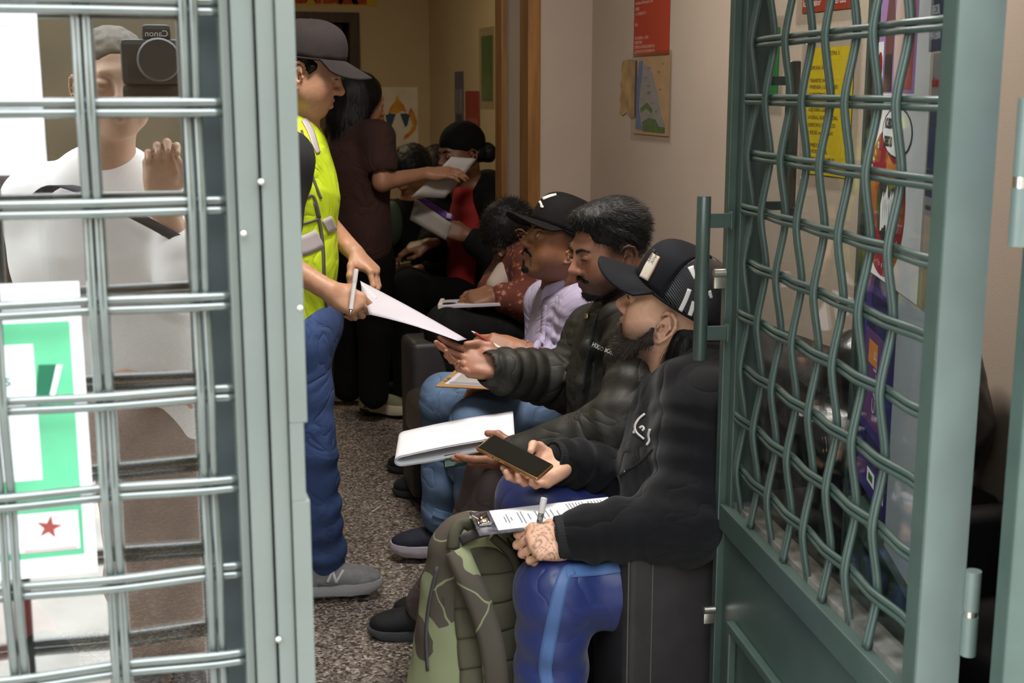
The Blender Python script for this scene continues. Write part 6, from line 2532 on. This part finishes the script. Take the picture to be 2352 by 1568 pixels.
# ================================================================== seating
def rounded(name, lo, hi, bev, m, parent, seg=3):
    bm = bmesh.new()
    bmesh.ops.create_cube(bm, size=1.0)
    for q in bm.verts:
        q.co = V([(lo[i] + hi[i]) / 2 + q.co[i] * (hi[i] - lo[i]) for i in range(3)])
    bmesh.ops.bevel(bm, geom=list(bm.edges), offset=bev, segments=seg, profile=.5, affect='EDGES')
    me = bpy.data.meshes.new(name)
    bm.to_mesh(me)
    bm.free()
    o = link(name, me, m, parent)
    return auto_smooth(o, 35)


M_leather_s = mat('worn_leather_seat', (.036, .033, .034), .28, noise=.4, nscale=16, bump=.35, bscale=160, spec=.6)
M_stitch = mat('grey_thread', (.09, .085, .085), .8)
SX0, SY0, SY1 = .885, 2.215, 4.42
so_ = thing('sofa', 'black leather sofa along the right wall with three people on it', 'sofa', (SX0, SY0, 0))
rounded('armrest', (0, 0, .04), (.86, .20, .600), .022, M_leather, so_)
rounded('armrest', (0, SY1 - SY0 - .20, .04), (.86, SY1 - SY0, .600), .022, M_leather, so_)
rounded('seat_base', (.03, .20, .06), (.86, SY1 - SY0 - .20, .30), .02, M_leather, so_)
rounded('backrest', (.62, .20, .30), (.86, SY1 - SY0 - .20, .80), .05, M_leather, so_)
wd = (SY1 - SY0 - .40) / 3
for k in range(3):
    rounded('seat_cushion', (-.035, .205 + wd * k, .30), (.62, .195 + wd * (k + 1), .455), .045, M_leather_s, so_, 4)
MB().tube([(.004, -.002, .06), (.004, -.002, .590)], .0018, 6).build('seam', M_stitch, so_)
MB().tube([(.055, -.0012, .06), (.055, -.0012, .594)], .0014, 6).build('seam', M_stitch, so_)
for x_, y_ in ((.05, .05), (.80, .05), (.05, SY1 - SY0 - .05), (.80, SY1 - SY0 - .05)):
    MB().tube([(x_, y_, 0), (x_, y_, .045)], .022, 10).build('leg', M_black, so_)
# black armchair behind the parked door leaf, seen through the grille
ac = thing('armchair', 'black leather armchair against the wall behind the open doors', 'armchair', (1.40, 1.50, 0))
rounded('seat_base', (0, .08, .05), (.34, .58, .36), .03, M_leather, ac)
rounded('seat_cushion', (0, .085, .36), (.24, .575, .46), .03, M_leather, ac)
rounded('armrest', (0, 0, .05), (.34, .08, .62), .03, M_leather, ac)
rounded('armrest', (0, .58, .05), (.34, .66, .62), .03, M_leather, ac)
rounded('backrest', (.23, .08, .40), (.34, .58, .80), .03, M_leather, ac)
for x_, y_ in ((.05, .05), (.30, .05), (.05, .61), (.30, .61)):
    MB().tube([(x_, y_, 0), (x_, y_, .06)], .02, 10).build('leg', M_black, ac)
# bench for the people at the back
for nm, lb, x0, x1, y0, y1 in (('bench', 'dark bench under the floral shirt writer', 1.05, 1.45, 4.45, 4.80), ('bench', 'dark bench at the back under the beanie wearer', 1.15, 1.75, 5.62, 6.30), ('bench', 'dark low bench farthest back', .85, 1.75, 6.5, 7.15)):
    bn = thing(nm, lb, 'bench', (x0, y0, 0))
    rounded('seat', (0, 0, .38), (x1 - x0, y1 - y0, .45), .015, M_blk, bn)
    for x_, y_ in ((.04, .04), (x1 - x0 - .04, .04), (.04, y1 - y0 - .04), (x1 - x0 - .04, y1 - y0 - .04)):
        MB().box((x_ - .02, y_ - .02, 0), (x_ + .02, y_ + .02, .385)).build('leg', M_blk, bn)

# ================================================================== camouflage backpack on the floor
def camo():
    mt = bpy.data.materials.new('camouflage_cloth')
    mt.use_nodes = True
    nt = mt.node_tree
    b = nt.nodes['Principled BSDF']
    b.inputs['Roughness'].default_value = .85
    tc = nt.nodes.new('ShaderNodeTexCoord')
    vo = nt.nodes.new('ShaderNodeTexVoronoi')
    vo.inputs['Scale'].default_value = 11
    vo.voronoi_dimensions = '3D'
    wn = nt.nodes.new('ShaderNodeTexNoise')
    wn.inputs['Scale'].default_value = 9
    mxv = nt.nodes.new('ShaderNodeVectorMath')
    mxv.operation = 'MULTIPLY_ADD'
    mxv.inputs[1].default_value = (.06, .06, .06)
    nt.links.new(tc.outputs['Object'], wn.inputs['Vector'])
    nt.links.new(wn.outputs['Color'], mxv.inputs[0])
    nt.links.new(tc.outputs['Object'], mxv.inputs[2])
    nt.links.new(mxv.outputs[0], vo.inputs['Vector'])
    sp_ = nt.nodes.new('ShaderNodeSeparateColor')
    nt.links.new(vo.outputs['Color'], sp_.inputs[0])
    r = nt.nodes.new('ShaderNodeValToRGB')
    r.color_ramp.interpolation = 'CONSTANT'
    e = r.color_ramp.elements
    e[0].position, e[0].color = 0, (.090, .075, .058, 1)
    e[1].position, e[1].color = .48, (.270, .300, .165, 1)
    nt.links.new(sp_.outputs[0], r.inputs[0])
    ve = nt.nodes.new('ShaderNodeTexVoronoi')
    ve.feature = 'DISTANCE_TO_EDGE'
    ve.inputs['Scale'].default_value = 6.5
    nt.links.new(mxv.outputs[0], ve.inputs['Vector'])
    lt = nt.nodes.new('ShaderNodeMath')
    lt.operation = 'LESS_THAN'
    lt.inputs[1].default_value = .012
    nt.links.new(ve.outputs['Distance'], lt.inputs[0])
    mx = nt.nodes.new('ShaderNodeMix')
    mx.data_type = 'RGBA'
    nt.links.new(lt.outputs[0], mx.inputs[0])
    nt.links.new(r.outputs[0], mx.inputs[6])
    mx.inputs[7].default_value = (.270, .300, .165, 1)
    nt.links.new(mx.outputs[2], b.inputs['Base Color'])
    return mt


M_camo = camo()
M_olive = mat('olive_padded', (.105, .096, .062), .9, noise=.15, nscale=14, bump=.3, bscale=500)
M_web = mat('grey_webbing', (.085, .078, .085), .8, noise=.2, bump=.3, bscale=500)
DB = 2.59
bo = P(1100, 1790, DB)
bk = Person('camouflage green backpack standing on the floor against the blue track pants', (bo.x, bo.y, 0), 'backpack')
bk.o.name = 'backpack'
S = Sdf()
up0 = P(1078, 1760, DB)
up0.z = .10
up1 = P(1085, 1275, DB + .03)
fl = (tuple((F0 * .9 + RT * .25).normalized()), 1.28)
S.rc(up0, up1, .150, .095, .05, fl)
S.rc(P(1130, 1700, DB + .02), P(1130, 1300, DB + .04), .125, .095, .05, fl)
S.cut((0, 0, .012), (0, 0, -1), .02)
body_b = bk.add('bag_body', S, .006, M_camo, lambda p: .004 * wob(p, 22, 3) + .002 * wob(p, 60, 4))
bv = bvh_of([body_b])
# padded back panel in quilted segments
segs = [[(1070, 1262), (1100, 1256), (1135, 1258), (1160, 1275)], [(1050, 1330), (1095, 1322), (1150, 1318), (1185, 1310)], [(1044, 1400), (1100, 1392), (1155, 1384), (1190, 1372)], [(1050, 1470), (1100, 1462), (1155, 1450), (1196, 1436)], [(1056, 1540), (1105, 1532), (1160, 1520), (1200, 1508)], [(1060, 1640), (1110, 1630), (1165, 1620), (1205, 1610)]]
for k in range(5):
    rows = []
    up_c, lo_c = bez([V((x, y, 0)) for x, y in segs[k]], 5), bez([V((x, y, 0)) for x, y in segs[k + 1]], 5)
    for i in range(9):
        t = i / 8
        row = []
        for a_, b2 in zip(up_c, lo_c):
            q = a_.lerp(b2, t)
            hpt, n_ = hit(bv, q.x, q.y)
            if hpt is None:
                hpt, n_ = P(q.x, q.y, DB - .05), -F0
            row.append(hpt + n_ * (-.001 + .006 * math.sin(math.pi * min(max(t, .01), .99)) ** .3))
        rows.append(row)
    bk.mb('back_panel_pad', MB().grid(rows, -.006), M_olive, True, body_b)


def strap(name, path, width, d_off, m, thick=.012):
    pts = bez([V((x, y, 0)) for x, y in path], 6)
    rows = []
    for i, p in enumerate(pts):
        t = (pts[min(i + 1, len(pts) - 1)] - pts[max(i - 1, 0)]).normalized()
        nn = V((-t.y, t.x, 0))
        row = []
        hc_, n_ = hit(bv, p.x, p.y)
        dd = (hc_ - CAM).dot(F0) if hc_ is not None else DB - .06
        u = i / (len(pts) - 1)
        off = d_off * math.sin(math.pi * min(.08 + u * .9, 1)) ** .7
        for j in range(5):
            q = p + nn * width * (j / 4 - .5)
            bul = .006 * (1 - (2 * j / 4 - 1) ** 2)
            row.append(P(q.x, q.y, dd - off - bul))
        rows.append(row)
    for _ in range(3):
        rows = [rows[0]] + [[(rows[i - 1][j] + rows[i][j] + rows[i + 1][j]) / 3 for j in range(5)] for i in range(1, len(rows) - 1)] + [rows[-1]]
    return bk.mb(name, MB().grid(rows, thick), m, True)


strap('shoulder_strap', [(1048, 1262), (1068, 1310), (1095, 1370), (1120, 1440), (1134, 1510), (1140, 1575), (1138, 1640)], 58, .055, M_camo)
strap('shoulder_strap', [(1130, 1232), (1165, 1262), (1188, 1300), (1196, 1360)], 22, .012, M_olive)
strap('grab_handle', [(1040, 1262), (1044, 1225), (1062, 1200), (1092, 1212)], 30, .03, M_olive, .006)
strap('webbing', [(1056, 1242), (1085, 1228), (1122, 1218)], 24, .035, M_web, .004)
ribbon(bk, 'zip', bv, [(1006, 1300), (988, 1380), (980, 1460), (984, 1540)], 7, M_web, .003, body_b, across=2)
decal_text(bk, 'lettering', bv, 'NIKE', 8, 1016, 1372, 82, M_web, .002, parent=body_b)

# ================================================================== black bag with white script, behind the grille
bb = Person('black shiny bag with white script and orange trim on the sofa arm behind grille', (1.5, 2.33, 0), 'bag')
bb.o.name = 'duffel_bag'
S = Sdf()
c0, c1 = V((1.42, 2.295, .72)), V((1.62, 2.285, .74))
S.rc(c0, c1, .125, .115, .03)
c2, c3 = c0 + ZV * .16 + V((.02, 0, 0)), c1 + ZV * .14
S.rc(c2, c3, .085, .085, .06)
S.cut((0, 0, .602), (0, 0, -1), .02)
S.cut((1.74, 0, 0), (1, 0, 0), .01)
M_shiny = mat('black_nylon', (.016, .015, .015), .32, noise=.3, nscale=12, bump=.3, bscale=60, spec=.6)
bg = bb.add('bag_body', S, .006, M_shiny, lambda p: .006 * wob(p, 26, 5) + .003 * wob(p, 60, 7))
bv = bvh_of([bg])
for pts, wd_ in (([(1752, 925), (1757, 918), (1762, 928)], 3), ([(1768, 938), (1778, 940), (1776, 946)], 3), ([(1768, 990), (1774, 996), (1776, 1003)], 3), ([(1782, 1030), (1790, 1022), (1794, 1034), (1788, 1050), (1796, 1060)], 3), ([(1790, 1060), (1780, 1082), (1790, 1078), (1800, 1072)], 3), ([(1790, 1084), (1796, 1100), (1790, 1112)], 3), ([(1955, 945), (1962, 942)], 3), ([(1938, 985), (1944, 1000), (1942, 1010)], 3)):
    ribbon(bb, 'script', bv, pts, wd_, M_wht, .002, bg, across=1)
ribbon(bb, 'orange_trim', bv, [(1788, 962), (1798, 990), (1803, 1020), (1800, 1050)], [6, 9, 9, 6], mat('orange_trim', (.50, .07, .02), .6), .0025, bg, across=2)

# ================================================================== clipboards, papers, phone, pens
def board(name, label, cat, corners, m, thick=.004):
    A_, B_, C_, D_ = [V(p) for p in corners]
    x = (B_ - A_)
    w_ = x.length
    y = D_ - A_
    y = y - x.normalized() * y.dot(x.normalized())
    h_ = y.length
    mw = frame(A_, x, y=y)
    o = thing(name, label, cat, mw=mw)
    MB().box((0, 0, -thick), (w_, h_, 0), .0012).build('board', m, o)
    return o, w_, h_


M_marble = mat('marbled_board', (.025, .027, .05), .35, noise=.8, nscale=60, col2=(.12, .12, .14))
A_, B_ = P(1100, 1227, 2.40), P(1412, 1190, 2.44)
D_ = P(1083, 1176, 2.56)
cbo, cw, ch = board('clipboard', 'dark marbled clipboard with printed form on the blue track pants', 'clipboard', (A_, B_, B_ + (D_ - A_), D_), M_marble)
print('clip', cw, ch)
pp_ = MB().box((.040, .010, .0002), (cw + .02, ch - .008, .0010)).build('form_sheet', M_white, cbo)
for k, (x_, y0, y1) in enumerate([(.062, .35, .60), (.068, .30, .70), (.075, .40, .55), (.092, .25, .72), (.099, .20, .75), (.112, .35, .62), (.128, .30, .7), (.140, .3, .62), (.150, .35, .66), (.160, .3, .68), (.172, .3, .6)]):
    MB().box((x_, ch * y0, .0011), (x_ + .0022, ch * y1, .0014)).build('print_line', M_grey_ink, cbo)
for k in range(20):
    x_ = .192 + .0066 * k
    if x_ > cw:
        break
    MB().box((x_, ch * .16, .0011), (x_ + .0020, ch * (.86 if k % 7 else .5), .0014)).build('print_line', M_grey_ink, cbo)
cl = MB().box((.006, ch * .30, .001), (.030, ch * .70, .006), .002).box((.012, ch * .36, .006), (.026, ch * .64, .014), .004)
cl.tube([(.028, ch * .28, .006), (.028, ch * .72, .006)], .004, 10)
cl.tube([(.008, ch * .40, .012), (-.004, ch * .42, .020), (-.006, ch * .5, .022), (-.004, ch * .58, .020), (.008, ch * .60, .012)], .0018, 8)
auto_smooth(cl.build('clip', mat('chrome', (.75, .72, .70), .12, 1.0), cbo))

# wooden clipboard of the cap wearer
M_hard = mat('hardboard', (.40, .24, .10), .55, noise=.15, nscale=20)
A_, B_ = P(1000, 886, 3.42), P(1180, 895, 3.36)
D_ = P(918, 826, 3.72)
wb_, ww, wh = board('clipboard', 'brown wooden clipboard lettered in marker on the light jeans', 'clipboard', (A_, B_, B_ + (D_ - A_), D_), M_hard)
MB().box((.02, .02, .0004), (ww - .01, wh - .055, .0012)).build('form_sheet', M_paper, wb_)
MB().box((.035, .05, .0013), (ww - .02, wh - .09, .0016)).build('photo_print', mat('grey_photo', (.42, .40, .38), .6, noise=.2), wb_)
for k in range(6):
    MB().box((.03, .024 + .004 * k, .0013), (.14, .0255 + .004 * k, .0016)).build('print_line', M_grey_ink, wb_)
text('CLAVIJA', .05, M_black, wb_, Matrix.Translation((.03, wh - .048, .0005)), bold=.002)
text('3.', .05, M_black, wb_, Matrix.Translation((.002, .05, .0005)))

# folded stack held by the jacket wearer
a0 = P(1182, 982, 2.98)
t_ = (P(912, 1032, 2.98) - a0)
L_ = t_.length
tx = t_.normalized()
wv_ = (P(1075, 1044, 2.86) - P(1085, 976, 3.04))
sx_ = (wv_ - tx * wv_.dot(tx)).normalized()
W_ = .155
fs = thing('folded_papers', 'thick white folded papers in the hand of the jacket wearer', 'papers', tuple(a0))
nz = tx.cross(sx_)
if nz.z < 0:
    nz = -nz
R_ = .012
for ly, (off, gap) in enumerate(((0, 0), (.003, .0015))):
    prof = []
    rr = R_ - off
    for k in range(14):
        u = k / 13
        prof.append((L_ * u * .95, rr + .004 * math.sin(u * 3)))
    for k in range(1, 12):
        an = math.pi * k / 12
        prof.append((L_ * .95 + rr * 1.2 * math.sin(an), rr * math.cos(an)))
    for k in range(12):
        u = 1 - k / 11
        prof.append((L_ * (.30 + .65 * u), -rr - .003 * math.sin(u * 3)))
    rows = [[tx * s_ + nz * z_ + sx_ * (W_ * j / 6 - W_ / 2 + .0015 * ly) for j in range(7)] for s_, z_ in prof]
    MB().grid(rows, .0012).build('sheet', M_white, fs, True)
nbk = P(1052, 1055, 2.90)
nbx = thing('passport', 'small dark green booklet under the folded papers', 'booklet', tuple(nbk))
MB().box((-.032, -.022, -.003), (.032, .022, .003), .001).build('cover', mat('bottle_green', (.01, .045, .035), .5), nbx)
nbx.matrix_world = frame(nbk, tx, z=nz + sx_ * .3)

# sheet passed from the vest wearer to the jacket wearer
def bend1(u, v):
    return .006 * math.sin(math.pi * u) * (1 - .4 * v)


quad_sheet('handed_sheet', 'white form being passed from the vest wearer to the reaching hand', 'paper',
           (P(848, 722, 3.27), P(1052, 783, 3.06), P(1072, 779, 3.14), P(827, 645, 3.46)), 20, 8, M_paper, .0006, bend1)
hs_o = [o for o in bpy.data.objects if o.name == 'handed_sheet'][0]
_bv = bvh_of([hs_o.children[0]])
tri = []
for q_ in ((829, 648), (866, 685), (834, 702)):
    h_, n_ = hit(_bv, *q_)
    tri.append((h_ if h_ is not None else P(q_[0], q_[1], 3.36)) + (n_ if n_ is not None else -F0) * .0025 - V(hs_o.location))
MB().add(tri + [p_ + V((0, 0, .0006)) for p_ in tri], [(0, 1, 2), (5, 4, 3), (0, 3, 4, 1), (1, 4, 5, 2), (2, 5, 3, 0)]).build('turned_corner', M_white, hs_o)
for k_ in range(3):
    a_, b_ = tri[2].lerp(tri[0], .25) .lerp(tri[1], .08 + .05 * k_), tri[2].lerp(tri[0], .5).lerp(tri[1], .08 + .05 * k_)
    MB().tube([a_ - F0 * .001, b_ - F0 * .001], .0006, 5).build('print_line', M_grey_ink, hs_o)
# phone
M_phone = mat('gold_phone_case', (.42, .22, .09), .25, .7, noise=.1)
M_screen = mat('phone_screen', (.010, .010, .008), .06, noise=.1, spec=.8)
ph0, ph1 = P(1112, 1014, 2.64), P(1254, 1086, 2.565)
ax_ = (ph1 - ph0)
pn = (ZV * .95 - F0 * .22 - RT * .08)
mwph = frame((ph0 + ph1) / 2, ax_, z=pn)
ph = thing('smartphone', 'smartphone with dark screen in a gold case held by the hoodie wearer', 'phone', mw=mwph)
Lh = ax_.length / 2
rounded('case', (-Lh, -.033, -.006), (Lh, .033, .004), .0048, M_phone, ph)
rounded('screen', (-Lh + .004, -.030, .003), (Lh - .004, .030, .0046), .0008, M_screen, ph, 1)
for k in range(3):
    rounded('button', (-Lh + .03 + .016 * k, -.0342, -.0025), (-Lh + .042 + .016 * k, -.0325, .0005), .0005, M_phone, ph, 1)
# pens
M_penw = mat('pen_white', (.72, .68, .66), .35)
M_penp = mat('pen_pattern', (.30, .29, .28), .35, noise=.9, nscale=180)
pen('white and black patterned pen in the tattooed hand', P(1226, 1268, 2.395), P(1250, 1142, 2.43), .0062, M_penp, M_penw, M_penw)
pen('white pen pointing up in the hand of the vest wearer', P(804, 724, 3.245), P(818, 618, 3.29), .0062, M_penw, M_steel, M_penw)
pen('red and silver pen held by the cap and lavender shirt wearer', P(1083, 760, 3.47), P(1152, 802, 3.45), .0045, mat('pen_red', (.30, .03, .015), .4), M_penw, M_penw)

# sheets and folders at the back
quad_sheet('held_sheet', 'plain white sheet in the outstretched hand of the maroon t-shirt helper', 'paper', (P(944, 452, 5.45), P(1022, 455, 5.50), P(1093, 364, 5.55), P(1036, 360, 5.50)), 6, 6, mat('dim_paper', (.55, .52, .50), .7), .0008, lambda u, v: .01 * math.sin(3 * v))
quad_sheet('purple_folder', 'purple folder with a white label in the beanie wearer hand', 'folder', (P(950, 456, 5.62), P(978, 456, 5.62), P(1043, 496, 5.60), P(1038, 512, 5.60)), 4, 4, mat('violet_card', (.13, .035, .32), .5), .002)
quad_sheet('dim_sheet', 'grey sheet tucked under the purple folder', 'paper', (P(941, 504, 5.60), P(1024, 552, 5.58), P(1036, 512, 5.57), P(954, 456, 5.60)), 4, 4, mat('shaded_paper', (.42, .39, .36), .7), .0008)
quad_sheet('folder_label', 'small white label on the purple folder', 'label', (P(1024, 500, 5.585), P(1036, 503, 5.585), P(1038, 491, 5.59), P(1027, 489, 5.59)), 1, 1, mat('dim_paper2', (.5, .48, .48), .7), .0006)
npd = thing('writing_pad', 'white spiral pad on the knee of the floral shirt writer', 'pad', tuple(P(1012, 705, 4.42)))
qa, qb, qc = P(1012, 704, 4.36), P(1150, 698, 4.36), P(1020, 688, 4.56)
mwn = frame(qa, qb - qa, y=qc - qa)
npd.matrix_world = mwn
rounded('pages', (0, 0, -.008), ((qb - qa).length, .16, .004), .002, mat('pad_paper', (.48, .44, .50), .7), npd, 1)
rounded('spine', (-.01, 0, -.010), (.006, .16, .010), .003, mat('pad_cream', (.62, .56, .48), .7), npd, 1)
lap = quad_sheet('lap_sheet', 'small cream slip on the lap of the hidden writer', 'paper', (P(896, 604, 6.1), P(942, 598, 6.1), P(944, 602, 6.05), P(902, 608, 6.05)), 2, 2, mat('cream_slip', (.5, .48, .38), .7), .002)
gb = thing('green_bag', 'small dark green bag between the maroon t-shirt helper and the seated row', 'bag', tuple(P(902, 560, 6.2)))
S = Sdf()
S.el((0, 0, .10), (.05, .06, .11), None, .02)
sdf_obj('bag_body', S, .008, mat('dull_green', (.03, .06, .035), .8, noise=.3), gb)
# scrap on the floor
sc_ = quad_sheet('paper_scrap', 'thin white paper scrap lying on the speckled floor', 'scrap', (onZ(853, 1176, .002), onZ(858, 1174, .003), onZ(882, 1158, .003), onZ(876, 1160, .002)), 2, 2, M_white, .001)
# things on the floor behind the left glass
bx = thing('cardboard_box', 'brown cardboard box on the floor behind the left glass', 'box', tuple(onZ(140, 1500, 0) + V((0, .25, 0))))
MB().box((-.17, -.12, 0), (.17, .12, .34), .003).build('carton', mat('cardboard', (.42, .24, .10), .8, noise=.12), bx)
MB().box((-.172, -.122, .24), (.172, .122, .27)).build('tape', mat('tan_tape', (.5, .33, .16), .4), bx)
MB().box((-.17, -.20, .335), (.17, -.118, .342)).build('flap', MATS['cardboard'], bx)
rb = thing('red_bag', 'red and black bag on the floor behind the left glass', 'bag', tuple(onZ(60, 1560, 0) + V((-.02, -.25, 0))))
S = Sdf()
S.el((0, 0, .16), (.13, .09, .17), None, .02)
S.cut((0, 0, .005), (0, 0, -1), .01)
sdf_obj('bag_body', S, .008, mat('red_nylon', (.42, .012, .015), .55, noise=.2), rb)
S = Sdf()
S.el((.07, -.04, .12), (.10, .08, .13), None, .02)
S.cut((0, 0, .005), (0, 0, -1), .01)
sdf_obj('pocket', S, .008, M_blk, rb)
tb = thing('wooden_cabinet', 'brown wooden cabinet standing inside behind the left glass', 'cabinet', (-1.15, 4.0, 0))
MB().box((0, 0, 0), (.9, .45, 1.5), .006).build('carcass', mat('walnut', (.11, .06, .03), .5, noise=.3, nscale=6, stretch=(1, 1, 6)), tb)
for k in range(2):
    dd_ = MB().box((.02 + .44 * k, -.018, .06), (.44 + .44 * k, 0, 1.46), .004).build('cabinet_door', MATS['walnut'], tb)
    MB().tube([(.39 + .12 * k, -.03, .75), (.39 + .12 * k, -.03, .87)], .006, 8).build('handle', M_steel, dd_)
